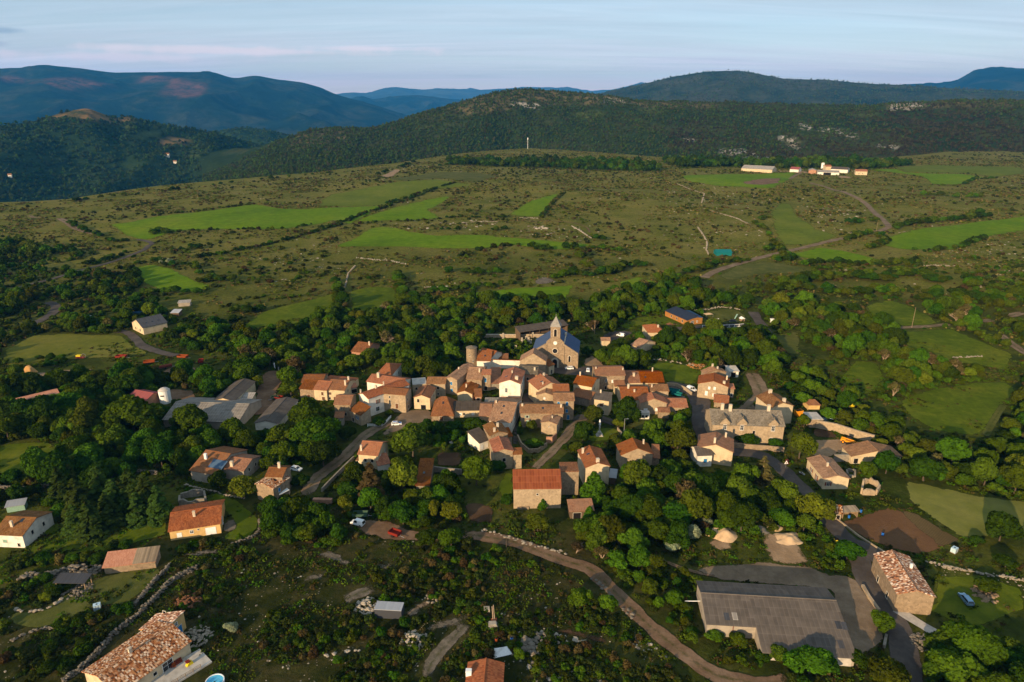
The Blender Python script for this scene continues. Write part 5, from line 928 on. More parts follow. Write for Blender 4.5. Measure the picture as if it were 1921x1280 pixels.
# ---------------------------------------------------------------- church
def church():
    A = gp(px('p', 905, 944)); B = gp(px('p', 1472, 976)); C = gp(px('p', 1063, 952)); u = (B - A).normalized(); n = Vector((-u.y, u.x, 0)); z0 = C.z
    hw = (B - C).dot(u); ix = hw * .385
    rt = empty('church', Vector((C.x, C.y, z0)), math.atan2(u.y, u.x), 'stone village church with pointed bell tower and blue slate roof', 'church')
    eh, rh, Ln = 7.2, 14.2, 19.0; tp = (rh - eh) / hw
    w = MB(); w.prism([(-hw, -1.6), (hw, -1.6), (hw, eh), (0, rh), (-hw, eh)], 'y', .4, Ln); w.build('nave_wall', M['stone'], rt)
    f = MB(); f.prism([(-hw - .1, -1.6), (hw + .1, -1.6), (hw + .1, eh + .5), (ix, eh + .5 + (hw - ix) * tp), (ix, eh + 1.3 + (hw - ix) * tp), (2.3, 14.6), (-2.3, 14.6), (-ix, eh + 1.3 + (hw - ix) * tp), (-ix, eh + .5 + (hw - ix) * tp), (-hw - .1, eh + .5)], 'y', -.35, .5)
    for s in (-1, 1):
        f.box(s * ix - .3, s * ix + .3, -.7, -.34, -1.6, eh + (hw - ix) * tp - .4); f.box(s * (hw - .2) - .4, s * (hw - .2) + .4, -.62, -.34, -1.6, eh - 1.2)
    fa = f.build('facade', M['stone'], rt)
    r = MB()
    for s in (-1, 1):
        q = [(s * (hw + .35), .5, eh - .1), (s * (hw + .35), Ln + .3, eh - .1), (0, Ln + .3, rh + .25), (0, .5, rh + .25)]
        r.slab(q if s > 0 else q[::-1][2:] + q[::-1][:2], .15)
    ro = r.build('roof', M['slate'], rt)
    k = MB(); x = ix; zz = eh + (hw - ix) * tp + .1
    k.box(x - .22, x + .22, .5, 13.0, zz - .3, zz + .45); k.box(x - .5, x + .5, 12.4, 13.8, zz - .3, zz + 1.5); k.build('coping', M['stone_trim'], ro)
    ap = MB(); ap.lathe([(4.5, -1.6), (4.5, 6.5)], 8, (0, Ln)); ap.build('apse', M['stone'], rt)
    ar = MB(); ar.lathe([(4.9, 6.52), (.05, 10.5)], 8, (0, Ln)); ar.build('apse_roof', M['slate'], rt)
    t = MB(); h = 2.2
    t.box(-h, h, -.42, 3.9, 8.0, 20.0); t.box(-h - .1, h + .1, -.52, 4.0, 14.7, 15.0); t.box(-h - .22, h + .22, -.64, 4.12, 20.0, 20.35)
    tw = t.build('bell_tower', M['stone'], rt)
    s = MB(); hb = 2.5; cy = 1.74
    for a in range(4):
        c1 = [(-hb, cy - hb), (hb, cy - hb), (hb, cy + hb), (-hb, cy + hb)]; p_, q_ = c1[a], c1[(a + 1) % 4]
        m_ = lambda v, kk: (v[0] * kk, cy + (v[1] - cy) * kk)
        z = [20.36, 21.0, 24.9]; kk = [1, .84, .03]
        for i in range(2):
            s.add([(*m_(p_, kk[i]), z[i]), (*m_(q_, kk[i]), z[i]), (*m_(q_, kk[i + 1]), z[i + 1]), (*m_(p_, kk[i + 1]), z[i + 1])], [(0, 1, 2, 3)])
    s.tube((0, cy, 24.6), (0, cy, 26.0), .07, .05); s.tube((-.4, cy, 25.5), (.4, cy, 25.5), .05, .05); s.build('spire', M['spire_stone'], tw)
    def arch(x, y, z, w_, h_, nm, mt, par, sur=None, face=0):
        o = MB(); hh = w_ / 2; pr = [(-hh, 0), (hh, 0)] + [(hh * math.cos(a), h_ - hh + hh * math.sin(a)) for a in [math.pi * i / 8 for i in range(9)]]
        o.prism(pr, 'y', -.03, .12); q = o.build(nm, M[mt], par); q.location = (x, y, z); q.rotation_euler = (0, 0, face)
        if sur:
            o = MB(); g = sur; pr2 = [(hh * math.cos(a), h_ - hh + hh * math.sin(a)) for a in [math.pi * i / 8 for i in range(9)]]; pr3 = [((hh + g) * math.cos(a), h_ - hh + (hh + g) * math.sin(a)) for a in [math.pi * i / 8 for i in range(9)]]
            pr2 = [(hh, 0)] + pr2 + [(-hh, 0)]; pr3 = [(hh + g, 0)] + pr3 + [(-hh - g, 0)]
            for i in range(len(pr2) - 1):
                o.prism([pr2[i], pr3[i], pr3[i + 1], pr2[i + 1]], 'y', -.12, .1)
            o.build('surround', M['stone_trim'], q)
        return q
    arch(0, -.44, 15.6, 1.3, 3.6, 'belfry_opening', 'dark', tw, .3); arch(h + .02, 1.74, 15.6, 1.3, 3.6, 'belfry_opening', 'dark', tw, .3, R(90)); arch(-h - .02, 1.74, 15.6, 1.3, 3.6, 'belfry_opening', 'dark', tw, .3, R(-90))
    arch(0, -.37, 0, 2.2, 4.2, 'door', 'dark', fa, .75)
    for x in (hw * .64, -hw * .64): arch(x, -.37, 3.2, 1.0, 3.0, 'window', 'dark', fa, .3)
    for nm, z, r_, mt in (('clock', 12.4, .75, 'white'), ('rose_window', 8.4, 1.15, 'glass')):
        o = MB(); o.lathe([(r_, 0), (r_, .12)], 20); q = o.build(nm, M[mt], fa); q.rotation_euler = (R(90), 0, 0); q.location = (0, -.36, z)
        o = MB(); o.lathe([(r_, .0), (r_ + .3, .0), (r_ + .3, .2), (r_, .2), (r_, .0)], 20); o.build('surround', M['stone_trim'], q)
        if nm == 'clock':
            o = MB(); o.box(-.04, .04, 0, .5, .13, .16); o.box(-.03, .32, -.03, .03, .13, .16); o.build('clock_hand', M['dark'], q)
    for s_ in (.3, .6, .85):
        arch(hw + .02, Ln * s_, 3, .9, 2.4, 'window', 'dark', rt, .2, R(90))
    fp = [(C + u * x + n * y) for x, y in ((-hw, 0), (hw, 0), (hw, Ln + 4), (-hw, Ln + 4))]; occ_poly([(q.x, q.y) for q in fp], 2, 2)
    PROT.append((1005, 592, 1095, 695, proj(C)[2]))
church()
# round stone tower
def round_tower():
    C = gp(px('b', 390, 492)); k = mpp(C) * 1.0; r = 46 / 4.5725 * k; h = 9.6
    rt = empty('round_tower', C, 0, 'round stone tower with low conical roof at the left of the white wall', 'tower')
    m = MB(); m.lathe([(r * 1.04, -1.5), (r, 3), (r * .98, h)], 24); m.build('wall', M['stone'], rt)
    m = MB(); m.lathe([(r * 1.06, h), (r * 1.06, h + .15), (.1, h + 1.1)], 24)
    for i, v in enumerate(m.v): m.uv[i] = (v[0], v[1])
    m.build('roof', M['lauze'], rt); add_window(rt, (r * .3, -r * .96, 3.2), R(8), 'd', .5, .8); add_window(rt, (-r * .3, -r * .96, 6.2), R(-8), 'd', .4, .6)
    PROT.append((874, 650, 897, 690, proj(C)[2])); occ_poly([(C.x - r, C.y - r), (C.x + r, C.y - r), (C.x + r, C.y + r), (C.x - r, C.y + r)], 2, 1)
round_tower()
# walls: built ones and dry stone ones
def built_wall(label, pts, h, w, mat, cop=None, name='wall', cat='wall', low=.8):
    P2 = [gp(q) for q in pts]; rt = empty(name, P2[0], 0, label, cat); m = MB(); c = MB(); o = P2[0]
    for a, b in zip(P2, P2[1:]):
        d = (b - a).normalized(); s = Vector((-d.y, d.x, 0)).normalized(); a2 = a - o - d * w * .3; b2 = b - o + d * w * .3
        def bx(mm, ww, z0, z1):
            vs = [q + s * e for q in (a2, b2) for e in (-ww / 2, ww / 2)]
            mm.add([v + Vector((0, 0, z0)) for v in vs] + [v + Vector((0, 0, z1)) for v in vs], [(0, 1, 3, 2), (4, 6, 7, 5), (0, 4, 5, 1), (2, 3, 7, 6), (0, 2, 6, 4), (1, 5, 7, 3)])
        bx(m, w, -low, h)
        if cop: bx(c, w + .2, h, h + .14)
        occ_poly([(q.x, q.y) for q in (a + s * .6, b + s * .6, b - s * .6, a - s * .6)], 2)
    m.build('masonry', M[mat], rt)
    if cop:
        for i, v in enumerate(c.v): c.uv[i] = (v[0], v[1])
        c.build('coping', M[cop], rt)
built_wall('long white enclosure wall below the presbytery', pxs('b', (437, 500), (800, 512)), 4.2, .6, 'render_white', 'tile_orange')
built_wall('cemetery wall running to the church', pxs('b', (500, 245), (760, 246), (1040, 244)), 1.8, .5, 'stone_pale', 'stone_trim')
built_wall('tall sloping stone wall round the sandy yard', pxs('d', (600, 560), (760, 590), (930, 645), (1085, 690)), 3.2, .8, 'stone_pale')
built_wall('curved garden wall below the green shuttered house', pxs('b', (782, 1110), (815, 1180), (880, 1235), (960, 1230), (1030, 1180)), 1.6, .5, 'stone')
built_wall('stone terrace wall with reddish face by the grassy track', pxs('b', (1030, 1150), (1075, 1150), (1112, 1120)), 2.6, .5, 'render_red')
built_wall('stone buttress wall left of the sheepfold', pxs('d', (752, 850), (895, 850)), 2.8, .7, 'stone_grey')
built_wall('low concrete wall on the edge of the gravel yard', pxs('g', (985, 628), (1020, 690), (1075, 765)), .9, .7, 'stone_pale')
built_wall('low wall end under the bush at the junction', pxs('g', (1120, 915), (1108, 975)), .9, .6, 'stone_grey')
built_wall('pale roadside wall along the ploughed plot', pxs('g', (785, 195), (870, 260), (960, 330), (1060, 395), (1125, 435)), .5, .4, 'stone_pale')
built_wall('garden wall left of the bright round tree', pxs('e', (985, 575), (1090, 590), (1215, 600)), 2.2, .5, 'stone_grey')
built_wall('brick bridge parapet at the lower end of the lane', pxs('k', (1490, 690), (1640, 695)), 1.6, 1.2, 'render_red')
built_wall('stone wall under the manor garden', pxs('c', (1265, 1190), (1420, 1205), (1560, 1215), (1690, 1230)), 2.0, .5, 'stone')
built_wall('white boundary wall of the left farm house garden', pxs('v', (1640, 190), (1700, 245)), .6, .4, 'render_white') if False else None
built_wall('low wall by the lane under the cedar', pxs('e', (20, 745), (100, 660), (200, 560), (290, 470)), 1.4, .5, 'stone_grey')
built_wall('stone wall beside the statue garden', pxs('b', (1640, 1040), (1672, 1080), (1660, 1150)), 1.2, .4, 'stone_pale')
built_wall('stone retaining wall beside the parked blue trailers', pxs('c', (690, 660), (770, 665), (850, 700), (900, 740)), 1.6, .5, 'stone_pale')
ST = random.Random(5)
def dry_wall(label, pts, h, w, mat='rock', name='dry_stone_wall', sz=.55, dens=1.7):
    P2 = [gp(q) for q in pts]; o = P2[0]; m = MB(); r2 = ST
    for a, b in zip(P2, P2[1:]):
        L = (b - a).length; n = int(L / sz * dens * max(1, w / sz) * max(1, h / sz * .8)) + 1; d = (b - a).normalized(); s = Vector((-d.y, d.x, 0))
        n = min(n, 1500)
        for k in range(n):
            t = r2.random(); zz = r2.random() * h; q = a + d * (L * t) + s * (r2.uniform(-.5, .5) * w * (1 - .4 * zz / max(h, .1))) - o
            e = sz * r2.uniform(.34, .72); m.stone((q.x, q.y, q.z + zz), (e * 1.2, e, e * .8), r2)
        occ_poly([(q.x, q.y) for q in (a + s * .6, b + s * .6, b - s * .6, a - s * .6)], 2)
    ob = m.build(name, M[mat]); ob.location = o; tag(ob, label, 'stone wall')
dry_wall('long dry stone wall curving up past the speckled roof house', pxs('j', (540, 1195), (700, 1080), (860, 920), (960, 800), (1080, 700), (1200, 610), (1240, 560), (1340, 470), (1440, 350), (1550, 280), (1690, 215)), 1.15, 1.2, 'rock_dark', sz=.46)
dry_wall('second dry stone wall running beside the long curved one', pxs('j', (1110, 590), (1180, 510), (1260, 410), (1340, 310), (1420, 240), (1460, 190)), 1.05, 1.0, 'rock_dark', sz=.44)
dry_wall('curved dry stone wall round the yellow bungalow lawn', pxs('k', (740, 1075), (850, 1040), (930, 1010), (985, 960), (1005, 900), (990, 850)), 1.0, .7, 'rock_dark', sz=.42)
dry_wall('thin white stone edging above the yellow bungalow', pxs('k', (300, 520), (420, 555), (540, 580), (640, 610), (740, 635), (860, 655)), .5, .5, 'rock', sz=.5)
dry_wall('ring of edging stones round the rock garden', pxs('j', (125, 550), (180, 585), (270, 590), (360, 580), (450, 550), (520, 500), (540, 460)), .6, .6, 'rock', sz=.75, dens=.8)
dry_wall('collapsed stone arc left of the dark hedge', pxs('j', (100, 840), (200, 790), (300, 750), (400, 730), (480, 740), (530, 780)), .5, .7, 'rock_dark', sz=.5)
dry_wall('heap wall of boulders behind the carport', pxs('j', (170, 300), (270, 290), (340, 320), (430, 280), (560, 240), (720, 225), (880, 225)), 1.2, 3.0, 'rock_dark', sz=.9)
dry_wall('long field wall behind the speckled tile barn', pxs('g', (1350, 480), (1500, 520), (1700, 555), (1921, 590)), .8, .9, 'rock')
dry_wall('old stone bank beside the dirt track', pxs('i', (20, 60), (120, 90), (250, 130), (420, 190), (560, 220), (700, 250)), .5, 1.6, 'rock', sz=.7, dens=.5)
dry_wall('stone bank on the lower side of the dirt track', pxs('i', (890, 450), (960, 500), (1010, 550), (1120, 660), (1240, 780)), .5, 1.6, 'rock_dark', sz=.7, dens=.5)
dry_wall('white stone wall above the church on the plateau', pxs('t', (205, 553), (300, 565), (400, 572), (485, 590)), .9, .9, 'rock_white', sz=.8)
dry_wall('broken stone wall at left on the plateau', pxs('t', (200, 600), (160, 640), (150, 690), (140, 720)), .9, .9, 'rock', sz=.8)
dry_wall('straight white stone wall at the end of the long green field', pxs('t', (1420, 375), (1470, 405), (1530, 445)), .9, .9, 'rock_white', sz=.9)
dry_wall('stone wall in front of the triangular green field', pxs('t', (760, 360), (830, 355), (920, 348), (1000, 352)), .8, .9, 'rock', sz=.9)
dry_wall('stone wall under the short green field', pxs('t', (1125, 330), (1180, 330), (1235, 332)), .9, .9, 'rock_white', sz=.9)
dry_wall('thin stone wall at the lower hedge of the plateau', pxs('t', (590, 722), (650, 720), (700, 718)), .8, .8, 'rock_white', sz=.8)
dry_wall('stone wall climbing the stony slope above the teal shelter', pxs('u', (195, 360), (225, 400), (245, 440), (240, 480), (255, 505)), .9, 1.0, 'rock', sz=.9)
dry_wall('stone wall crossing the stony slope to the green strip', pxs('u', (230, 260), (310, 285), (400, 310), (470, 345)), .8, .9, 'rock', sz=.9)
dry_wall('far stone wall bending on the right plateau', pxs('u', (90, 130), (160, 160), (230, 180), (215, 230)), .9, 1.0, 'rock', sz=1.0)
dry_wall('stone wall in the right hand scrub', pxs('u', (1390, 565), (1450, 562), (1560, 565)), .9, 1.0, 'rock', sz=.9)
dry_wall('bleached stone wall in the right meadow', pxs('x', (985, 360), (1070, 355), (1165, 350)), .8, .8, 'rock', sz=.8)
dry_wall('rubble bank behind the village lawn', pxs('c', (540, 430), (640, 440), (780, 465), (960, 490), (1040, 505)), .7, 1.4, 'rock', sz=.8, dens=.6)
dry_wall('tumbled wall behind the playground', pxs('n', (730, 200), (830, 185), (1000, 165), (1080, 145), (1200, 135), (1440, 180)), .9, 1.8, 'rock', sz=.8, dens=.6)
dry_wall('old wall behind the conifers', pxs('h', (590, 80), (680, 75), (780, 80), (900, 90)), 1.2, 1.0, 'rock_dark')
dry_wall('stone wall at the far left lawn', pxs('h', (-20, 170), (100, 180), (190, 175), (280, 165)), 1.2, 1.0, 'rock_dark')
dry_wall('boundary stones beside the right yard junk', pxs('d', (660, 440), (760, 450), (840, 470), (900, 500)), .8, .8, 'rock')
dry_wall('row of white boulders at the bottom centre', pxs('w', (415, 1120), (480, 1110), (540, 1105), (600, 1088), (660, 1080)), .5, .6, 'rock_white', sz=.8, dens=.6)
def ruin(label, c, pts, h, mat='stone', name='ruin', seed=0):
    P2 = [gp(px(c, *q)) for q in pts]; o = P2[0]; rt = empty(name, o, 0, label, 'ruin'); r2 = random.Random(seed)
    for i, a in enumerate(P2):
        b = P2[(i + 1) % len(P2)]; m = MB(); d = (b - a); L = d.length; d.normalize(); s = Vector((-d.y, d.x, 0)) * .3; n = max(3, int(L / 1.2)); hs = [h * r2.uniform(.55, 1.0) for _ in range(n + 1)]
        for k in range(n):
            p = a - o + d * (L * k / n + (.3 if k == 0 else 0)); q = a - o + d * (L * (k + 1) / n - (.3 if k == n - 1 else 0))
            m.add([p - s + Vector((0, 0, -1)), q - s + Vector((0, 0, -1)), q + s + Vector((0, 0, -1)), p + s + Vector((0, 0, -1)), p - s + Vector((0, 0, hs[k])), q - s + Vector((0, 0, hs[k + 1])), q + s + Vector((0, 0, hs[k + 1])), p + s + Vector((0, 0, hs[k]))],
                  [(0, 3, 2, 1), (4, 5, 6, 7), (0, 1, 5, 4), (2, 3, 7, 6), (1, 2, 6, 5), (3, 0, 4, 7)])
        m.build('wall', M[mat], rt)
    occ_poly([(q.x, q.y) for q in P2], 2, 1)
    Q = [proj(q) for q in P2]; PROT.append((min(q[0] for q in Q), min(q[1] for q in Q) - 8, max(q[0] for q in Q), max(q[1] for q in Q), min(q[2] for q in Q)))
ruin('roofless stone ruin below the cream house with brown shutters', 'd', [(985, 1135), (1110, 1140), (1145, 1085), (1050, 1030), (1000, 1050)], 2.4, 'stone_pale', seed=1)
ruin('roofless stone ruin behind the yellow bungalow', 'h', [(1030, 275), (1180, 265), (1170, 210), (1030, 230)], 2.6, 'stone_grey', seed=2)
ruin('low ruined wall under the rust roofed barn', 'f', [(85, 800), (200, 800), (200, 780), (90, 775)], 1.0, 'stone', seed=3)
ruin('low stone enclosure with junk right of the cream house', 'd', [(870, 980), (930, 990), (930, 940), (860, 930)], 1.2, 'stone_grey', seed=4)

# ---------------------------------------------------------------- the big grey shed in front
def big_shed():
    rh, tp = 6.0, math.tan(R(13))
    A = gp(px('g', 46, 652), rh); B = gp(px('g', 832, 704), rh); z0 = min(A.z, B.z); A.z = B.z = z0 + rh
    u = (B - A); L = u.length; u.normalize(); n = Vector((-u.y, u.x, 0)); mid = (A + B) / 2
    db = solve(lambda D: proj(mid + n * D - Vector((0, 0, D * tp)))[1], px('g', 0, 609)[1], 1, 30)
    fr = lambda x, D: A + u * x - n * D - Vector((0, 0, D * tp))
    xs = L * .355
    d1 = solve(lambda D: -proj(fr(xs * .5, D))[1], -px('g', 0, 852)[1], 1, 40); d2 = solve(lambda D: -proj(fr((xs + L) / 2, D))[1], -px('g', 0, 1026)[1], 1, 60)
    rt = empty('agricultural_shed', Vector((A.x, A.y, z0)), math.atan2(u.y, u.x), 'huge shed with grey corrugated roof and cut out front corner', 'shed')
    hb, h1_, h2 = rh - db * tp, rh - d1 * tp, max(1.2, rh - d2 * tp); t = .15
    w = MB(); w.prism([(db - .4, -2.5), (db - .4, hb), (0, rh - .15), (-d1 + .5, h1_), (-d1 + .5, -2.5)], 'x', .4, xs + .1)
    w.prism([(db - .4, -2.5), (db - .4, hb), (0, rh - .15), (-d2 + .5, h2), (-d2 + .5, -2.5)], 'x', xs + .1, L - .4); w.build('wall', M['render_grey'], rt)
    r = MB(); r.slab([(L, db, hb + t), (0, db, hb + t), (0, 0, rh + t), (L, 0, rh + t)], t); r.slab([(0, -d1, h1_ + t), (xs, -d1, h1_ + t), (xs, 0, rh + t), (0, 0, rh + t)], t)
    r.slab([(xs, -d2, h2 + t), (L, -d2, h2 + t), (L, 0, rh + t), (xs, 0, rh + t)], t); r.tube((0, 0, rh + t), (L, 0, rh + t), .16, .16); ro = r.build('roof', M['fibre'], rt)
    for x, y, m_ in ((.14, -d1 * .72, 'metal_dark'), (.2, -d1 * .7, 'fibre_pale'), (.93, -d2 * .45, 'metal_dark'), (.97, -d2 * .46, 'metal_dark'), (.9, -d2 * .78, 'metal_dark')):
        q = MB(); q.slab([(L * x, y - 1, rh + (y - 1) * tp + t + .03), (L * x + 1.2, y - 1, rh + (y - 1) * tp + t + .03), (L * x + 1.2, y + 1, rh + (y + 1) * tp + t + .03), (L * x, y + 1, rh + (y + 1) * tp + t + .03)], .05); q.build('patch_sheet', M[m_], ro)
    p = MB(); p.box(xs * .55, xs * .55 + .12, -d1 + .36, -d1 + .5, -2, h1_ - .1); p.build('downpipe', M['redbrown'], rt)
    for x, zz in ((xs + .6, .5), (L - 5, .3)):
        p = MB(); p.box(x, x + 4, -d2 + .42, -d2 + .52, zz - .6, h2 - .3); p.build('wall_panel', M['concrete'], rt)
    fp = [A + u * x + n * y for x, y in ((0, db), (L, db), (L, -d2), (xs, -d2), (xs, -d1), (0, -d1))]; occ_poly([(q.x, q.y) for q in fp], 2, 1)
    PROT.append((1312, 1090, 1590, 1215, proj(mid)[2])); print('shed', L, db, d1, d2, h1_, h2)
big_shed()

# ---------------------------------------------------------------- vehicles
_vc = {}
def car_meshes(kind, paint):
    k = (kind, paint)
    if k in _vc: return _vc[k]
    L = {'hatch': 4.0, 'van': 4.3, 'estate': 4.5}[kind] / 2; hw = .86
    b = MB(); prof = [(-L, .32), (-L * .8, .24), (L * .8, .24), (L, .36), (L * .99, .62), (L * .9, .76), (L * .48, .92), (-L * .93, .98), (-L, .84)]
    b.prism([(x, z) for x, z in prof], 'y', -hw + .06, hw - .06); b.prism([(x * .985, z * .97 + .01) for x, z in prof], 'y', -hw, hw)
    rx = {'hatch': (-1.45, .25), 'van': (-2.0, .55), 'estate': (-1.9, .3)}[kind]; zr = {'hatch': 1.42, 'van': 1.78, 'estate': 1.45}[kind]; bx = (rx[0] - .35, L * .5)
    b.add([(rx[0], -.62, zr + .02), (rx[1], -.62, zr + .02), (rx[1], .62, zr + .02), (rx[0], .62, zr + .02), (rx[0] - .06, -.66, zr - .07), (rx[1] + .1, -.66, zr - .07), (rx[1] + .1, .66, zr - .07), (rx[0] - .06, .66, zr - .07)],
          [(0, 1, 2, 3), (7, 6, 5, 4), (0, 4, 5, 1), (1, 5, 6, 2), (2, 6, 7, 3), (3, 7, 4, 0)])
    for s in (-1, 1):
        for x0, x1 in ((bx[0] + .02, rx[0] - .02), (bx[1], rx[1] + .06), (-.35, -.3)): b.tube((x0, s * .81, .95), (x1, s * .64, zr - .03), .05, .05, 4)
        if kind == 'van': b.add([(bx[0], s * .835, .95), (-.3, s * .835, .95), (-.3, s * .66, zr), (rx[0], s * .66, zr)], [(0, 1, 2, 3)])
    g = MB(); g.add([(bx[0], -.8, .93), (bx[1], -.8, .93), (bx[1], .8, .93), (bx[0], .8, .93), (rx[0], -.62, zr - .03), (rx[1], -.62, zr - .03), (rx[1], .62, zr - .03), (rx[0], .62, zr - .03)],
                    [(0, 1, 5, 4), (1, 2, 6, 5), (2, 3, 7, 6), (3, 0, 4, 7)])
    w = MB(); w.tube((0, -.1, 0), (0, .1, 0), .31, .31, 14); w.m = 1; w.tube((0, -.11, 0), (0, .11, 0), .17, .17, 10)
    h = MB(); h.box(-.04, .04, -.16, .16, -.07, .07)
    _vc[k] = (b.mesh('body', [M[paint]]), g.mesh('windows', [M['glass']]), w.mesh('wheel', [M['rubber'], M['metal']]), h.mesh('headlight', [M['white']]), h.mesh('tail_light', [M['red']]), L); return _vc[k]
def car(label, c, at, nose, kind='hatch', paint='paint_white', name='parked_car', cat='car', group=None, h=.6, extra=None):
    p = gp(px(c, *at), h); q = gp(px(c, *nose), h); p.z = h1(p.x, p.y) + .12 + p.length * 2.2e-4; rz = math.atan2(q.y - p.y, q.x - p.x)
    rt = empty(name, p, rz, label, cat, group); b, g, w, hl, tl, L = car_meshes(kind, paint)
    bo = link('body', b, None, rt); link('window', g, None, rt)
    for x in (-L * .62, L * .64):
        for s in (-1, 1): o = link('wheel', w, None, rt); o.location = (x, s * .77, .31)
    for s in (-1, 1):
        o = link('headlight', hl, None, bo); o.location = (L * .97, s * .62, .66); o = link('tail_light', tl, None, bo); o.location = (-L * .985, s * .66, .76)
    if extra: extra(bo)
    occ_poly([(p.x - 2, p.y - 2), (p.x + 2, p.y - 2), (p.x + 2, p.y + 2), (p.x - 2, p.y + 2)], 2)
    pr = proj(p); PROT.append((pr[0] - 12, pr[1] - 10, pr[0] + 12, pr[1] + 5, pr[2])); return rt
def stripe(bo):
    m = MB(); m.box(.9, 1.7, -.5, .5, .885, .93); m.build('bonnet_panel', M['plastic_blue'], bo); m = MB(); m.box(-1.3, .1, -.3, .3, 1.445, 1.455); m.build('roof_panel', M['plastic_blue'], bo)
car('white hatchback parked in front of the church door', 'p', (1325, 972), (1250, 972))
car('white hatchback on the parking place right of the church front', 'p', (1665, 1005), (1672, 960))
car('white van on the asphalt behind the church', 'c', (293, 226), (270, 222), 'van')
car('white van parked by the lawn in the village street', 'c', (905, 690), (945, 705), 'van')
car('silver blue car parked on the grass at the right', 'g', (1584, 695), (1560, 665), 'estate', 'paint_silverblue')
car('white car with blue bonnet beside the white fence', 'a', (1115, 985), (1155, 982), 'hatch', 'paint_white', extra=stripe)
car('white vehicle half hidden at the lane edge near the speckled roof', 'k', (1325, 385), (1350, 390), 'hatch')
car('white pickup under the trees by the dirt yard', 'w', (643, 275), (625, 270), 'van')
def wheel_at(m, x, y, r, w): m.tube((x, y - w / 2, r), (x, y + w / 2, r), r, r, 14)
def telehandler():
    p = gp(px('d', 875, 688), .5); q = gp(px('d', 930, 700), .5); rz = math.atan2(q.y - p.y, q.x - p.x); p.z += .18
    rt = empty('telehandler', p, rz, 'yellow telescopic handler parked on the sandy yard', 'loader')
    m = MB(); m.box(-2.6, 2.0, -.9, .9, .75, 1.25); m.box(-2.6, -1.0, -.95, .95, 1.2, 1.75); m.box(1.0, 2.1, -.7, .7, .6, 1.0); m.build('chassis', M['yellow'], rt)
    m = MB(); m.tube((-2.3, -.1, 2.0), (2.2, -.1, 1.5), .24, .2, 4); m.tube((2.1, -.1, 1.5), (3.2, -.1, .8), .18, .16, 4); m.build('boom', M['yellow'], rt)
    m = MB(); m.box(-.7, .9, .15, .95, 1.25, 2.5); c = m.build('cab', M['glass'], rt); m = MB(); m.box(-.78, .98, .1, 1.0, 2.5, 2.62); m.build('cab_roof', M['dark'], c)
    m = MB(); m.prism([(3.0, .2), (3.9, .2), (3.9, .35), (3.3, .5), (3.1, 1.1), (3.0, 1.1)], 'y', -1.1, .9); m.build('bucket', M['yellow'], rt)
    for x in (-1.7, 1.5):
        for s in (-1, 1): m = MB(); wheel_at(m, 0, 0, .62, .45); o = m.build('wheel', M['rubber'], rt); o.location = (x, s * 1.0, 0); m = MB(); m.tube((0, -.25, .62), (0, .25, .62), .34, .34, 12); m.build('rim', M['yellow'], o)
    pr = proj(p); PROT.append((pr[0] - 22, pr[1] - 14, pr[0] + 22, pr[1] + 8, pr[2]))
telehandler()
def trailer(label, c, at, nose, col, L=4, name='farm_trailer', cat='trailer', tank=False):
    p = gp(px(c, *at)); q = gp(px(c, *nose)); rz = math.atan2(q.y - p.y, q.x - p.x); p.z += .12; rt = empty(name, p, rz, label, cat)
    m = MB()
    if tank: m.tube((-L / 2, 0, 1.3), (L / 2, 0, 1.3), .8, .8, 14)
    else:
        m.box(-L / 2, L / 2, -1.1, 1.1, .8, .95)
        for s in (-1, 1): m.box(-L / 2, L / 2, s * 1.1 - .05, s * 1.1 + .05, .95, 1.7)
        m.box(-L / 2, -L / 2 + .1, -1.05, 1.05, .95, 1.7); m.box(L / 2 - .1, L / 2, -1.05, 1.05, .95, 1.7)
    m.build('body', M[col], rt); m = MB(); m.box(-L / 2, L / 2 + .2, -.4, -.25, .55, .7); m.box(-L / 2, L / 2 + .2, .25, .4, .55, .7); m.tube((L / 2, 0, .6), (L / 2 + 1.6, 0, .5), .08, .06); m.build('drawbar_frame', M['metal'], rt)
    for s in (-1, 1): m = MB(); wheel_at(m, -.3, s * 1.0, .45, .3); m.build('wheel', M['rubber'], rt)
    pr = proj(p); PROT.append((pr[0] - 9, pr[1] - 8, pr[0] + 9, pr[1] + 4, pr[2]))
trailer('orange tipping trailer on the meadow edge', 'v', (962, 215), (1010, 210), 'orange', 5)
trailer('dark red tanker trailer beside the dirt patch', 'v', (1068, 248), (1110, 240), 'redbrown', 5.5, tank=True)
trailer('red flat trailer left in the long grass', 'v', (782, 182), (830, 182), 'red', 5)
trailer('orange hay machine behind the trees', 'v', (1178, 182), (1220, 184), 'orange', 5)
trailer('red farm machine standing end on under the trees', 'v', (1294, 212), (1300, 190), 'red', 4)
trailer('blue trailer nearest the pale wall', 'c', (752, 722), (790, 728), 'teal', 4.6)
trailer('second blue trailer below the first one', 'c', (775, 752), (815, 760), 'teal', 4.2)
trailer('red tractor attachment in the farm yard', 'v', (1795, 450), (1830, 455), 'red', 3.2)
trailer('green mower deck in the farm yard', 'v', (1770, 447), (1750, 452), 'canvas_green', 2.6)
trailer('bright red plough frame at the dirt yard edge', 'w', (880, 358), (920, 372), 'red', 3.4)
trailer('dark green covered trailer behind the white pickup', 'w', (662, 240), (690, 240), 'canvas_green', 4.5)
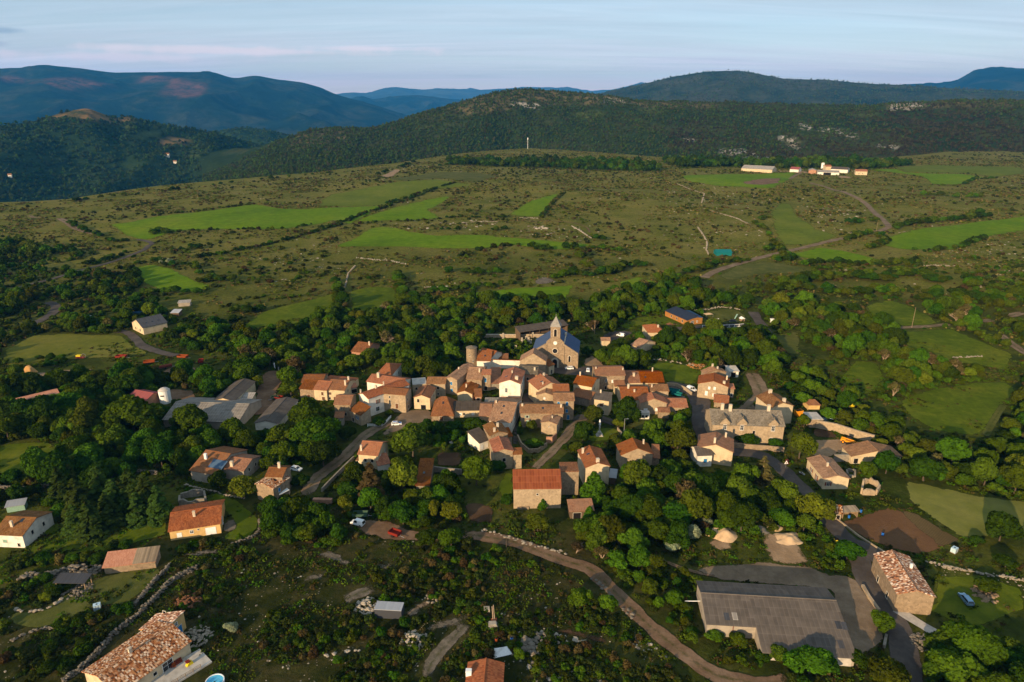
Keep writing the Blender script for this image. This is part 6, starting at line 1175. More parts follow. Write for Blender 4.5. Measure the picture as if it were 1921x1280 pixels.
def spreader():
    p = gp(px('l', 905, 320)); p.z += .1; rt = empty('hay_tedder', p, 0, 'yellow and red hay tedder on the mown meadow', 'farm machine')
    m = MB(); m.box(-1.6, .6, -.8, .8, 1.3, 1.9); m.build('hopper', M['gold'], rt); m = MB(); m.box(-2, 2.4, -1, 1, .6, .75); m.tube((1, 0, .7), (2, 0, 2.4), .1, .1); m.build('frame', M['red'], rt)
    m = MB()
    for k in range(14): a, b = [(1.9 + math.cos(t) * 1.0, 0, 1.5 + math.sin(t) * 1.0) for t in (k * math.pi / 7, (k + 1) * math.pi / 7)]; m.tube(a, b, .07, .07, 5)
    m.build('wheel_ring', M['metal'], rt)
    for s in (-1, 1): m = MB(); wheel_at(m, -.6, s, .4, .3); m.build('wheel', M['rubber'], rt)
spreader()

# ---------------------------------------------------------------- street furniture and small things
def statue():
    p = gp(px('b', 1483, 1085)); rt = empty('statue', p, 0, 'white madonna statue on a tall stone column by the round tree', 'statue')
    m = MB(); m.box(-1.3, 1.3, -1.3, 1.3, -.3, .35); m.box(-.95, .95, -.95, .95, .35, .75); m.box(-.6, .6, -.6, .6, .75, 1.7); m.build('base', M['concrete'], rt)
    m = MB(); m.lathe([(.34, 1.7), (.28, 1.9), (.26, 4.2), (.42, 4.4), (.42, 4.6)], 12); m.build('column', M['concrete'], rt)
    m = MB(); m.lathe([(.34, 4.6), (.36, 4.8), (.30, 5.4), (.34, 5.8), (.36, 6.0), (.20, 6.2), (.14, 6.3), (.19, 6.45), (.18, 6.6), (.06, 6.75)], 12); m.build('figure', M['white'], rt, True)
    pr = proj(p); PROT.append((pr[0] - 8, pr[1] - 28, pr[0] + 8, pr[1] + 3, pr[2]))
statue()
def pole(label, c, at, h, name='utility_pole', cat='pole', mat='wood', r=.14, arm=True, lean=0.0):
    p = gp(px(c, *at)); rt = empty(name, p, 0, label, cat); m = MB(); m.tube((0, 0, -.5), (lean, 0, h), r, r * .7, 8); m.build('post', M[mat], rt)
    if arm:
        a = MB()
        if name == 'street_lamp': a.tube((0, 0, h), (.9, -.3, h + .15), .05, .04); a.box(.7, 1.3, -.45, -.2, h + .08, h + .22)
        else: a.box(lean * .95 - .7, lean * .95 + .7, -.06, .06, h - .7, h - .55)
        a.build('lamp_head' if name == 'street_lamp' else 'crossarm', M['metal' if name == 'street_lamp' else mat], rt)
pole('leaning pale wooden pole above the brown roofed house', 'k', (612, 245), 8.5, lean=-1.1, arm=False, mat='bark_pale')
pole('street lamp beside the madonna statue', 'b', (1690, 1140), 9.5, 'street_lamp', 'lamp', 'metal')
pole('wooden pole behind the church near the parking lot', 'c', (70, 215), 8)
pole('wooden pole at the bend of the plateau road', 'u', (1140, 378), 9); pole('wooden pole standing on the plateau right of the road', 'u', (1330, 180), 10); pole('wooden pole among the right plateau shrubs', 'u', (1582, 215), 9)
pole('thin pole standing in the right meadow', 'u', (1327, 890), 12, arm=False); pole('post at the dirt track edge', 'i', (213, 208), 3, arm=False, mat='bark'); pole('white marker post by the far road', 'c', (1625, 130), 3, arm=False, mat='white')
pole('white post at the top of the farm yard', 'a', (72, 520), 3.4, arm=False, mat='white', r=.35); pole('post beside the farm yard gate', 'a', (105, 535), 2.2, arm=False, mat='concrete', r=.3)
def mast():
    p = gp(px('P', 990, 280)); rt = empty('radio_mast', p, 0, 'white telecom mast on the plateau ridge', 'mast'); m = MB(); m.tube((0, 0, -2), (0, 0, 28), .5, .35, 8); m.build('pole', M['white'], rt)
    m = MB(); m.box(-1.0, 1.0, -.8, .8, 24, 29); m.build('antenna', M['white'], rt)
mast()
def silo(label, c, at, r, h, mat='white'):
    p = gp(px(c, *at)); rt = empty('silo', p, 0, label, 'silo'); m = MB(); m.lathe([(r, -1), (r, h)], 20); m.build('tank', M[mat], rt); m = MB(); m.lathe([(r * 1.03, h), (r * .6, h + r * .35), (.1, h + r * .5)], 20); m.build('lid', M['concrete'], rt); m = MB(); m.box(-r * .3, r * .3, -r - .06, -r + .1, h * .62, h * .72); m.build('hatch', M['dark'], rt)
    pr = proj(p); PROT.append((pr[0] - 10, pr[1] - 22, pr[0] + 10, pr[1], pr[2]))
silo('white cylindrical silo at the end of the sheep barn', 'v', (1068, 462), 2.3, 5.6); silo('white feed silo of the distant farm', 'm', (1146, 176), 3, 10)
def white_fence():
    P2 = [gp(q) for q in pxs('a', (868, 1010), (930, 1012), (990, 1012), (1020, 990), (1050, 955), (1070, 935))]; o = P2[0]; rt = empty('railing_fence', o, 0, 'white rail fence curving beside the white and blue car', 'fence'); po = MB(); ra = MB()
    for a, b in zip(P2, P2[1:]):
        n = max(1, int((b - a).length / 1.6))
        for k in range(n): q = a + (b - a) * k / n - o; po.box(q.x - .07, q.x + .07, q.y - .07, q.y + .07, q.z - .3, q.z + 1.3)
        for z in (.45, .85, 1.22): ra.tube(a - o + Vector((0, 0, z)), b - o + Vector((0, 0, z)), .08, .08, 4)
        occ_poly([(q.x, q.y) for q in (a, b, b + Vector((1, 1, 0)), a + Vector((1, 1, 0)))], 2)
    po.build('post', M['white'], rt); ra.build('rail', M['white'], rt)
white_fence()
def road_fence():
    P2 = [gp(q) for q in pxs('n', (860, 445), (1000, 447), (1180, 442), (1340, 436), (1480, 420))]; o = P2[0]; rt = empty('roadside_barrier', o, 0, 'grey mesh barrier along the road under the playground', 'fence'); po = MB(); ra = MB(); pn = MB()
    for a, b in zip(P2, P2[1:]):
        n = max(1, int((b - a).length / 2.5))
        for k in range(n): q = a + (b - a) * k / n - o; po.box(q.x - .12, q.x + .12, q.y - .12, q.y + .12, q.z - .3, q.z + 1.7)
        for z in (.3, 1.6): ra.tube(a - o + Vector((0, 0, z)), b - o + Vector((0, 0, z)), .1, .1, 4)
        d = (b - a).normalized(); s = Vector((-d.y, d.x, 0)) * .02
        pn.add([a - o + s + Vector((0, 0, .3)), b - o + s + Vector((0, 0, .3)), b - o + s + Vector((0, 0, 1.5)), a - o + s + Vector((0, 0, 1.5)), a - o - s + Vector((0, 0, .3)), b - o - s + Vector((0, 0, .3)), b - o - s + Vector((0, 0, 1.5)), a - o - s + Vector((0, 0, 1.5))], [(0, 1, 2, 3), (7, 6, 5, 4), (0, 3, 7, 4), (1, 5, 6, 2), (3, 2, 6, 7)])
    po.build('post', M['white'], rt); ra.build('rail', M['white'], rt); pn.build('mesh_panel', M['metal_dark'], rt)
road_fence()
def small(name, label, cat, c, at, fn, rz=0.0, z=.05):
    p = gp(px(c, *at)); p.z += z; rt = empty(name, p, rz, label, cat); fn(rt); return rt
def P_(rt, nm, mt, fn, smooth=False): m = MB(); fn(m); return m.build(nm, M[mt], rt, smooth)
def ibc(rt):
    P_(rt, 'tank', 'tank', lambda m: m.box(-.8, .8, -.65, .65, .15, 1.5)); P_(rt, 'pallet', 'wood', lambda m: m.box(-.85, .85, -.7, .7, 0, .14)); P_(rt, 'cap', 'dark', lambda m: m.lathe([(.2, 1.5), (.2, 1.6)], 10))
    P_(rt, 'cage', 'metal', lambda m: [m.box(x - .03, x + .03, -.69, -.66, .14, 1.5) for x in (-.8, -.3, .3, .8)] + [m.box(-.84, .84, -.7, -.66, zz, zz + .05) for zz in (.5, 1.0, 1.46)])
small('water_tank', 'pale blue cube water tank on the left slope', 'tank', 'j', (838, 565), ibc, .5); small('water_tank', 'whitish cube water tank on the dark grass right of the ploughed plot', 'tank', 'g', (1514, 422), ibc, .6)
def barrel(mat):
    def f(rt): P_(rt, 'drum', mat, lambda m: m.lathe([(.33, 0), (.36, .3), (.34, .45), (.36, .6), (.33, .95)], 14)); P_(rt, 'lid', 'dark', lambda m: m.lathe([(.25, .95), (.25, .99)], 12))
    return f
small('barrel', 'blue barrel on the ploughed plot', 'barrel', 'g', (1100, 325), barrel('plastic_blue')); small('barrel', 'blue barrel under the wooden lean-to', 'barrel', 'g', (905, 222), barrel('plastic_blue')); small('barrel', 'blue barrel at the right end of the wooden lean-to', 'barrel', 'g', (974, 190), barrel('plastic_blue'))
small('barrel', 'blue barrel on the wall end behind the sandy yard', 'barrel', 'd', (729, 455), barrel('plastic_blue')); small('barrel', 'blue barrel in the bottom scrub near the white heap', 'barrel', 'w', (1617, 1022), barrel('plastic_blue')); small('barrel', 'orange drum in the bottom scrub near the white heap', 'barrel', 'w', (1520, 1025), barrel('orange'))
small('toy_box', 'yellow crate beside the road under the bushes', 'crate', 'g', (832, 362), lambda rt: (P_(rt, 'box', 'gold', lambda m: m.box(-.6, .6, -.5, .5, 0, .9)), P_(rt, 'lid', 'dark', lambda m: m.box(-.62, .62, -.52, .52, .9, .96)))) 
def skip_bin(rt): P_(rt, 'body', 'yellow', lambda m: m.prism([(-1.6, .9), (-1.1, 0), (1.1, 0), (1.6, .9), (1.6, 2.4), (-1.6, 2.4)], 'y', -.9, .9)); P_(rt, 'opening', 'dark', lambda m: m.box(-1.4, 1.4, -.8, .8, 2.4, 2.43))
small('skip_container', 'yellow container beside the house behind the manor', 'container', 'd', (445, 458), skip_bin, .3)
def tarp(mat):
    def f(rt): P_(rt, 'sheet', mat, lambda m: m.add([(-2.2, -1.3, 0), (2.0, -1.5, .1), (2.3, 1.2, 0), (-1.8, 1.5, .1), (-.6, -.2, 1.5), (.9, .1, 1.2)], [(0, 1, 5, 4), (1, 2, 5), (2, 3, 4, 5), (3, 0, 4)])); P_(rt, 'weight_stone', 'rock', lambda m: [m.stone((x, y, .15), (.3, .25, .25), ST) for x, y in ((-2.2, -1.4), (2, -1.6), (2.3, 1.3))])
    return f
small('tarp_heap', 'yellow tarpaulin heap among the right shrubs', 'tarpaulin', 'x', (385, 650), tarp('gold')); small('tarp_heap', 'white sheeted heap above the orange speckled roof', 'tarpaulin', 'w', (1555, 1090), tarp('white'), .3)
small('tarp_heap', 'blue sheet beside the right yard wall', 'tarpaulin', 'd', (690, 485), tarp('tank'), .3)
def table(rt): P_(rt, 'top', 'concrete', lambda m: m.lathe([(1.0, .62), (1.0, .75)], 16)); P_(rt, 'leg', 'concrete', lambda m: m.lathe([(.3, 0), (.2, .6)], 10))
small('garden_table', 'round pale garden table near the vegetable plot', 'table', 'e', (1132, 335), table)
def pool(mat, r):
    def f(rt):
        P_(rt, 'rim', 'white', lambda m: m.lathe([(r, 0), (r + .1, .1), (r + .1, .7), (r - .1, .7), (r - .1, .3), (r, 0)], 20)); P_(rt, 'water_surface', mat, lambda m: m.lathe([(r - .1, .5), (r - .1, .56)], 20))
    return f
small('stone_basin', 'round white rimmed basin beside the garden table', 'basin', 'e', (1203, 340), pool('redbrown', 1.1)); small('paddling_pool', 'blue paddling pool at the bottom edge by the terrace', 'pool', 'j', (1845, 1200), pool('sky_blue', 1.9))
def boat(rt): P_(rt, 'hull', 'white', lambda m: m.add([(-1.2, 0, .4), (1.2, 0, .5), (0, .45, .5), (0, -.45, .5), (-.9, 0, .05), (.9, 0, .05)], [(0, 3, 4), (0, 4, 2), (1, 5, 3), (1, 2, 5), (3, 5, 4), (2, 4, 5)])); P_(rt, 'seat_well', 'dark', lambda m: m.box(-.5, .5, -.2, .2, .44, .5))
small('garden_lounger', 'white garden lounger in the dark garden by the cream house', 'lounger', 'd', (477, 960), boat, 2.2)
def sign(rt): P_(rt, 'post', 'metal', lambda m: m.tube((0, 0, 0), (0, 0, 1.7), .05, .05)); P_(rt, 'panel', 'white', lambda m: m.prism([(-.75, 1.5), (.75, 1.5), (0, 2.8)], 'y', -.04, .04)); P_(rt, 'symbol', 'red', lambda m: m.prism([(-.3, 1.75), (.3, 1.75), (0, 2.3)], 'y', -.06, -.04))
small('road_sign', 'white triangular road sign with red mark at the bend', 'road sign', 'd', (338, 905), sign, .2)
def rbox(rt): P_(rt, 'body', 'red', lambda m: m.box(-.45, .45, -.4, .4, 0, 1.5)); P_(rt, 'lid', 'redbrown', lambda m: m.box(-.5, .5, -.45, .45, 1.5, 1.6))
small('waste_bin', 'red bin next to the road sign', 'bin', 'd', (348, 872), rbox)
def cabinet(rt): P_(rt, 'body', 'green_paint', lambda m: m.box(-1.1, 1.1, -.7, .7, 0, 1.9)); P_(rt, 'roof', 'canvas_green', lambda m: m.box(-1.25, 1.25, -.85, .85, 1.9, 2.05)); P_(rt, 'door', 'canvas_green', lambda m: m.box(-.8, .8, -.73, -.7, .2, 1.7))
small('utility_cabinet', 'green utility cabinet near the madonna statue', 'cabinet', 'b', (1607, 1120), cabinet, .1)
def tunnel(rt): P_(rt, 'cover', 'white', lambda m: m.prism([(2.6 * math.cos(a), 2.4 * math.sin(a)) for a in [math.pi * i / 8 for i in range(9)]], 'x', -4, 4)); P_(rt, 'end_flap', 'metal', lambda m: m.box(-4.06, -4, -1, 1, 0, 1.6))
small('polytunnel', 'white polytunnel in the left meadows', 'greenhouse', 's', (473, 694), tunnel, .35)
def sunshade(rt): P_(rt, 'canopy', 'sand', lambda m: m.add([(-2.4, -1.6, 2.1), (2.4, -1.6, 2.1), (2.4, 1.6, 2.1), (-2.4, 1.6, 2.1), (0, 0, 2.8)], [(0, 1, 4), (1, 2, 4), (2, 3, 4), (3, 0, 4)])); P_(rt, 'post', 'metal', lambda m: [m.tube((x, y, 0), (x, y, 2.1), .05, .05) for x in (-2.3, 2.3) for y in (-1.5, 1.5)])
small('shade_canopy', 'sand coloured shade canopy on the playground', 'canopy', 'n', (945, 285), sunshade, .3)
def slide(rt): P_(rt, 'chute', 'green_paint', lambda m: m.prism([(-2, .2), (-1.9, .1), (1.6, 2.0), (1.6, 2.2)], 'y', -.35, .35)); P_(rt, 'ladder', 'metal', lambda m: [m.tube((1.6, y, 2.1), (2.3, y, 0), .05, .05) for y in (-.3, .3)] + [m.tube((1.6 + .17 * k, -.3, 2.1 - .5 * k), (1.6 + .17 * k, .3, 2.1 - .5 * k), .04, .04) for k in range(1, 4)])
small('playground_slide', 'pale green slide on the playground', 'slide', 'n', (1365, 300), slide, .9)
def playhut(rt): P_(rt, 'wall', 'wood', lambda m: m.box(-1.1, 1.1, -1, 1, 0, 1.5)); P_(rt, 'roof', 'white', lambda m: m.prism([(-1.4, 1.5), (1.4, 1.5), (0, 2.5)], 'y', -1.2, 1.2)); P_(rt, 'doorway', 'dark', lambda m: m.box(-.4, .4, -1.03, -1, 0, 1.2))
small('play_hut', 'little wooden play hut beside the slide', 'play hut', 'n', (1455, 340), playhut, .3)
small('picnic_boat', 'pale overturned boat shaped bench on the playground', 'bench', 'n', (1085, 315), boat, .1); small('tarp_heap', 'dark blue sheeted heap on the playground', 'tarpaulin', 'n', (1315, 345), tarp('metal_dark'))
small('white_box', 'white cabinet box on the verge of the far road', 'cabinet', 'n', (1905, 360), lambda rt: (P_(rt, 'body', 'white', lambda m: m.box(-1, 1, -.8, .8, 0, 2.2)), P_(rt, 'base', 'concrete', lambda m: m.box(-1.1, 1.1, -.9, .9, -.2, .1))))
def goal(rt): P_(rt, 'frame', 'white', lambda m: [m.tube((-2.2, 0, 0), (-2.2, 0, 2.2), .1, .1), m.tube((2.2, 0, 0), (2.2, 0, 2.2), .1, .1), m.tube((-2.2, 0, 2.2), (2.2, 0, 2.2), .1, .1)])
small('goal_frame', 'lone goal frame left of the huge grey shed', 'goal', 'i', (1710, 690), goal)
def slabs(rt):
    P_(rt, 'slab_stack', 'rock_white', lambda m: [m.box(-1.4 + .2 * k, 1.3 - .15 * k, -1 + .1 * k, .9 - .1 * k, .25 * k, .25 * k + .2) for k in range(4)]); P_(rt, 'mast', 'bark_pale', lambda m: (m.tube((.3, 1.6, 0), (.1, 1.8, 4.2), .16, .12), m.tube((.7, 1.6, 0), (.4, 1.8, 4.6), .14, .1))); P_(rt, 'foot', 'rust', lambda m: m.box(-.2, 1.2, 1.2, 2.0, 0, .5))
small('stone_saw', 'stack of pale slabs with an upright wooden mast', 'stone stack', 'w', (1495, 925), slabs, .1); small('slab_pallet', 'small stack of pale slabs behind the wooden mast', 'stone stack', 'w', (1460, 835), lambda rt: (P_(rt, 'pallet', 'wood', lambda m: m.box(-.8, .8, -.7, .7, 0, .15)), P_(rt, 'stone_pack', 'rock_white', lambda m: [m.box(-.75, .7, -.6 + .3 * k, -.35 + .3 * k, .15, 1.0 + .06 * k) for k in range(4)])), .1)
def canopy_part():
    p = gp(px('o', 1070, 830), 3); rt = empty('awning', Vector((p.x, p.y, h1(p.x, p.y))), .55, 'white sheet awning on posts before the red shuttered house', 'awning')
    P_(rt, 'roof_sheet', 'white', lambda m: m.add([(-2.6, -1.8, 4.4), (2.6, -1.8, 4.4), (2.6, 1.8, 4.9), (-2.6, 1.8, 4.9), (-2.6, -1.8, 4.5), (2.6, -1.8, 4.5), (2.6, 1.8, 5.0), (-2.6, 1.8, 5.0)], [(3, 2, 1, 0), (4, 5, 6, 7), (0, 1, 5, 4), (1, 2, 6, 5), (2, 3, 7, 6), (3, 0, 4, 7)]))
    P_(rt, 'terrace', 'stone_grey', lambda m: m.box(-3.2, 3, -2.2, 2.2, -.5, 2.2)); P_(rt, 'post', 'white', lambda m: [m.tube((x, -1.7, 2.2), (x, -1.7, 4.4), .08, .08) for x in (-2.4, 0, 2.4)]); P_(rt, 'railing', 'white', lambda m: [m.tube((-3.1, -2.1, z), (2.9, -2.1, z), .05, .05) for z in (2.5, 2.8, 3.1)])
canopy_part()
def awn2(rt): P_(rt, 'cloth', 'white', lambda m: m.add([(-1.8, -1.3, 2.2), (1.8, -1.3, 2.2), (1.8, 1.3, 2.8), (-1.8, 1.3, 2.8), (-1.8, -1.3, 2.25), (1.8, -1.3, 2.25), (1.8, 1.3, 2.85), (-1.8, 1.3, 2.85)], [(3, 2, 1, 0), (4, 5, 6, 7), (0, 1, 5, 4), (1, 2, 6, 5), (2, 3, 7, 6), (3, 0, 4, 7)])); P_(rt, 'post', 'metal', lambda m: [m.tube((x, -1.2, 0), (x, -1.2, 2.2), .05, .05) for x in (-1.7, 1.7)])
small('awning', 'white awning on the shaded side of the speckled roof house', 'awning', 'k', (1205, 640), awn2, .9)
def ground_pv(rt): P_(rt, 'panel_array', 'pv_blue', lambda m: m.add([(-5, -1.5, .6), (5, -1.5, .6), (5, 1.5, 2.4), (-5, 1.5, 2.4), (-5, -1.5, .5), (5, -1.5, .5), (5, 1.5, 2.3), (-5, 1.5, 2.3)], [(0, 1, 2, 3), (7, 6, 5, 4), (0, 4, 5, 1), (1, 5, 6, 2), (2, 6, 7, 3), (3, 7, 4, 0)])); P_(rt, 'support_leg', 'metal', lambda m: [m.tube((x, 1.2, 0), (x, 1.2, 2.1), .08, .08) for x in (-4, 0, 4)])
small('solar_array', 'ground mounted solar array behind the dark roofed cottage', 'solar array', 's', (790, 668), ground_pv, .25)
def terrace():
    rt = small('terrace', 'paved terrace with railing, red chair and toys by the speckled roof house', 'terrace', 'j', (1560, 1090), lambda rt: None, .86)
    P_(rt, 'deck', 'concrete', lambda m: m.prism([(-9, -3.2), (5, -3.2), (6.2, -1), (6.2, 2.8), (-9, 2.8)], 'z', 0, 1) if False else m.box(-9, 5.5, -3.0, 2.9, -1.2, .35)); P_(rt, 'railing', 'wood', lambda m: [m.tube((-8.9, -2.9, z), (3, -2.9, z), .05, .05) for z in (.7, 1.0, 1.35)] + [m.tube((x, -2.9, .3), (x, -2.9, 1.35), .06, .06) for x in np.linspace(-8.9, 3, 8)])
    P_(rt, 'bench', 'redbrown', lambda m: (m.box(-1.4, 1.2, 2.0, 2.5, .35, .8), m.box(-1.4, 1.2, 2.5, 2.6, .8, 1.3)))
    return rt
terrace()
def chair(rt): P_(rt, 'seat', 'orange', lambda m: m.box(-.35, .35, -.35, .35, .35, .5)); P_(rt, 'backrest', 'orange', lambda m: m.box(-.35, .35, .3, .4, .5, 1.1)); P_(rt, 'leg', 'metal', lambda m: [m.tube((x, y, 0), (x, y, .36), .03, .03) for x in (-.3, .3) for y in (-.3, .3)])
small('garden_chair', 'orange red chair on the terrace', 'chair', 'j', (1500, 1075), chair, .8, .4)
def toycar(rt): P_(rt, 'toy_slide', 'gold', lambda m: m.prism([(-.8, 0), (.8, 0), (.6, .7), (-.2, .9)], 'y', -.4, .4)); P_(rt, 'toy_roof', 'red', lambda m: m.box(-.7, .2, -.5, .5, .95, 1.1))
small('toy_playhouse', 'yellow and red toy playhouse on the terrace end', 'toy', 'j', (1628, 1050), toycar, .9, .4)
def rubble(label, c, at, r, n, mat, h=1.0, name='rubble_pile', sz=.35):
    p = gp(px(c, *at)); m = MB(); r2 = random.Random(n)
    for k in range(n):
        a = r2.uniform(0, 6.28); q = r * math.sqrt(r2.random()); e = sz * r2.uniform(.5, 1.3); m.stone((q * math.cos(a), q * math.sin(a), r2.random() * h * (1 - q / r) + .05), (e * 1.2, e, e), r2)
    o = m.build(name, M[mat]); o.location = p; tag(o, label, 'stone pile')
def heap(label, c, at, r, h, mat, name='sand_heap'):
    p = gp(px(c, *at)); n = 26; g = np.linspace(-1.15, 1.15, n); X, Y = np.meshgrid(g, g); k = at[0]
    q = np.hypot(X, Y) * (1 + .25 * vn(X * 1.3 + k, Y * 1.3)); Z = h * np.clip(1 - q ** 1.4, -.12, 1) * (1 + .35 * vn(X * 2.2 + k, Y * 2.2 + 5)) + .10 * vn(X * 6, Y * 6)
    i = np.arange(n - 1)[:, None] * n + np.arange(n - 1)[None, :]
    o = link(name, np_mesh(name, np.stack([X * r, Y * r * .8, Z], -1).reshape(-1, 3), np.stack([i, i + 1, i + n + 1, i + n], -1).reshape(-1, 4)), M[mat]); o.location = p; tag(o, label, 'heap')
rubble('bright rubble pile left of the blue container', 'w', (700, 800), 3.0, 150, 'rock_white', 1.4); rubble('pinkish rubble pile in the bottom scrub', 'w', (1000, 1020), 3.2, 170, 'rock_white', 1.6); rubble('grey rubble below the ochre back wing', 'j', (1690, 800), 3.6, 130, 'rock', .9)
rubble('stones scattered below the orange speckled roof house', 'i', (450, 970), 3.6, 70, 'rock_dark', .8, sz=.6); rubble('ring of stones on the bare patch right of the container', 'w', (1125, 745), 2.6, 45, 'rock', .4); rubble('rubble bed beside the lower road bend', 'g', (1340, 950), 3.2, 110, 'rock_dark', .6)
rubble('stone heap beside the carport', 'j', (670, 405), 3.5, 90, 'rock_dark', .6, sz=.36); rubble('brown heap of branches above the speckled roof house', 'j', (1620, 490), 3.2, 120, 'brown_earth', 2.0, 'brush_pile'); rubble('white field stones by the left lane of the plateau', 't', (1250, 390), 6, 12, 'rock_white', 1, sz=1.5)
heap('sand heap nearest the flowering shrubs', 'g', (180, 315), 5.0, 2.0, 'sand'); heap('sand heap at the top of the bare patch', 'g', (552, 342), 4.0, 1.4, 'sand'); heap('small sand heap under the wood edge', 'g', (476, 280), 2.0, 1.0, 'sand'); heap('grey gravel heap beside the sand heaps', 'g', (385, 292), 2.8, .9, 'rock_dark', 'gravel_heap')
rubble('orange firewood stack on the lawn edge', 'c', (950, 490), 4.5, 160, 'log', .9, 'firewood_stack', .3); rubble('junk heap among the shrubs right of the yard wall', 'd', (1060, 525), 3.0, 60, 'rust', 1.2, 'scrap_heap', .5); rubble('pale junk on the shrub edge', 'd', (910, 490), 3.0, 50, 'metal', .8, 'scrap_heap', .45); rubble('timber pile on the right grass', 'g', (1690, 670), 3.2, 60, 'wood', .9, 'timber_pile', .55)
heap('manure heap at the far left yard', 'l', (330, 470), 3.6, 3.2, 'hay', 'hay_heap'); heap('brown earth mound on the school lawn', 'n', (380, 388), 2.6, .9, 'brown_earth', 'earth_mound')
def tombs():
    spots = pxs('p', (135, 425), (410, 430), (548, 452), (470, 500), (520, 510), (590, 480), (740, 515), (860, 420), (595, 372), (667, 372), (360, 632), (170, 560), (630, 520), (860, 560))
    me = MB(); me.box(-.45, .45, -.12, .12, 0, 1.3); me.box(-.5, .5, -.9, -.12, 0, .3); a = me.mesh('tombstone', [M['rock_white']])
    for q in spots:
        p = gp(q); o = link('tombstone', a); o.location = p; o.scale = (1.2, 1.2, 1.2 + ST.random()); tag(o, 'pale tombstone in the cemetery left of the church', 'tombstone', 'tombstones in the cemetery')
tombs()
for k, (q, L) in enumerate(((px('q', 625, 468), 22), (px('q', 805, 494), 16), (px('q', 655, 497), 10), (px('q', 40, 546), 9))):
    V, PX, PY, T = HILLS['wooded_hill']; d = (PX - q[0]) ** 2 + (PY - q[1]) ** 2 + (T > 1) * 1e9; i = np.unravel_index(np.argmin(d), d.shape); p = V[i]
    rt = empty('hillside_house', Vector((float(p[0]), float(p[1]), float(p[2]))), .2, ['largest white house on the wooded valley slope', 'white house to the right on the wooded valley slope', 'small white house below the largest one on the valley slope', 'tiny white house at the far left of the valley slope'][k], 'house')
    m = MB(); m.prism([(0, -8), (L * .6, -8), (L * .6, 8), (L * .3, 11), (0, 8)], 'x', -L / 2, L / 2); m.build('wall', M['render_white'], rt); m = MB(); m.slab([(-L / 2 - 1, -1, 7.6), (L / 2 + 1, -1, 7.6), (L / 2 + 1, L * .3, 11.4), (-L / 2 - 1, L * .3, 11.4)], .3); m.slab([(L / 2 + 1, L * .6 + 1, 7.6), (-L / 2 - 1, L * .6 + 1, 7.6), (-L / 2 - 1, L * .3, 11.4), (L / 2 + 1, L * .3, 11.4)], .3); m.build('roof', M['tile_tan'], rt)
# ---------------------------------------------------------------- crowns: leaf clumps on the lobes of a crown
def leaf_quads(P, N, size, rg, flat=.55):
    n = len(P); N = N + rg.normal(0, flat, N.shape); N /= np.linalg.norm(N, axis=1)[:, None] + 1e-9
    a = rg.normal(0, 1, (n, 3)); U = np.cross(N, a); U /= np.linalg.norm(U, axis=1)[:, None] + 1e-9; Wv = np.cross(N, U)
    s = size * rg.uniform(.6, 1.35, n)[:, None]; U = U * s; Wv = Wv * s * rg.uniform(.55, .9, n)[:, None]; bend = N * s * .25
    V = np.stack([P - U, P - Wv * .8 + bend, P + U, P + Wv + bend * .6], 1).reshape(-1, 3); Fc = np.arange(4 * n).reshape(-1, 4); return V, Fc
def crown_mesh(name, seed, r, h, n, mat, kind='round', leaf=.5):
    rg = np.random.default_rng(seed); lob = []
    if kind == 'round':
        c0 = .58 * h; nl = 14 if r < 4 else 22 if r < 6.5 else 34
        for k in range(nl):
            d = rg.normal(0, 1, 3); d /= np.linalg.norm(d); d[2] = abs(d[2]) * .9 - .32
            q = d * np.array([r * .66, r * .66, h * .40]) * rg.uniform(.55, 1.22); lob.append((q[0], q[1], c0 + q[2], r * rg.uniform(.18, .42)))
        ox, oy = rg.uniform(-.18, .18, 2) * r; lob.append((ox, oy, c0, r * .56)); lob.append((-ox, oy, c0 + .18 * h, r * .42))
    elif kind == 'cone':
        for k in range(16):
            t = (k + .5) / 16; a = rg.uniform(0, 6.28); rr = r * (1 - t) ** .8; lob.append((math.cos(a) * rr * .5, math.sin(a) * rr * .5, h * (.12 + .84 * t), rr * .62 + .25))
    elif kind == 'bush':
        for k in range(7):
            a = rg.uniform(0, 6.28); q = r * rg.uniform(.2, .7); lob.append((q * math.cos(a), q * math.sin(a), h * rg.uniform(.25, .62), r * rg.uniform(.3, .5)))
    lob = np.array(lob); w = lob[:, 3] ** 2; pk = rg.choice(len(lob), n * 2, p=w / w.sum()); d = rg.normal(0, 1, (n * 2, 3)); d /= np.linalg.norm(d, axis=1)[:, None]
    P = lob[pk, :3] + d * lob[pk, 3:4] * rg.uniform(.78, 1.06, (n * 2, 1)); ins = np.zeros(n * 2, bool)
    for i, l in enumerate(lob): ins |= (((P - l[:3]) ** 2).sum(1) < (l[3] * .72) ** 2) & (pk != i)
    keep = (~ins) & (P[:, 2] > .08 * h); P = P[keep][:n]; d = d[keep][:n]; pk = pk[keep][:n]
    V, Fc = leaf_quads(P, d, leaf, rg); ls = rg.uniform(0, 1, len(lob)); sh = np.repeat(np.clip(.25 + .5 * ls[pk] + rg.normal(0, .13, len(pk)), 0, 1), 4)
    # dense inner leaves so that the ground does not show through everywhere
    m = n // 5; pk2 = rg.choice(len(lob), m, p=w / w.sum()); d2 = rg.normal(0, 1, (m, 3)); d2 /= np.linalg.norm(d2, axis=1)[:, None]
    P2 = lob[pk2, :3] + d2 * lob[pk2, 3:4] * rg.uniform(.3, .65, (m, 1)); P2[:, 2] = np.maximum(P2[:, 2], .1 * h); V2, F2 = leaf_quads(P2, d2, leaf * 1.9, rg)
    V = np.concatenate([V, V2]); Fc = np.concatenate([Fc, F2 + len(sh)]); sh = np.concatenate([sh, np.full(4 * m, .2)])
    me = np_mesh(name, V, Fc, dict(shade=sh), False); me.materials.append(M[mat]); return me
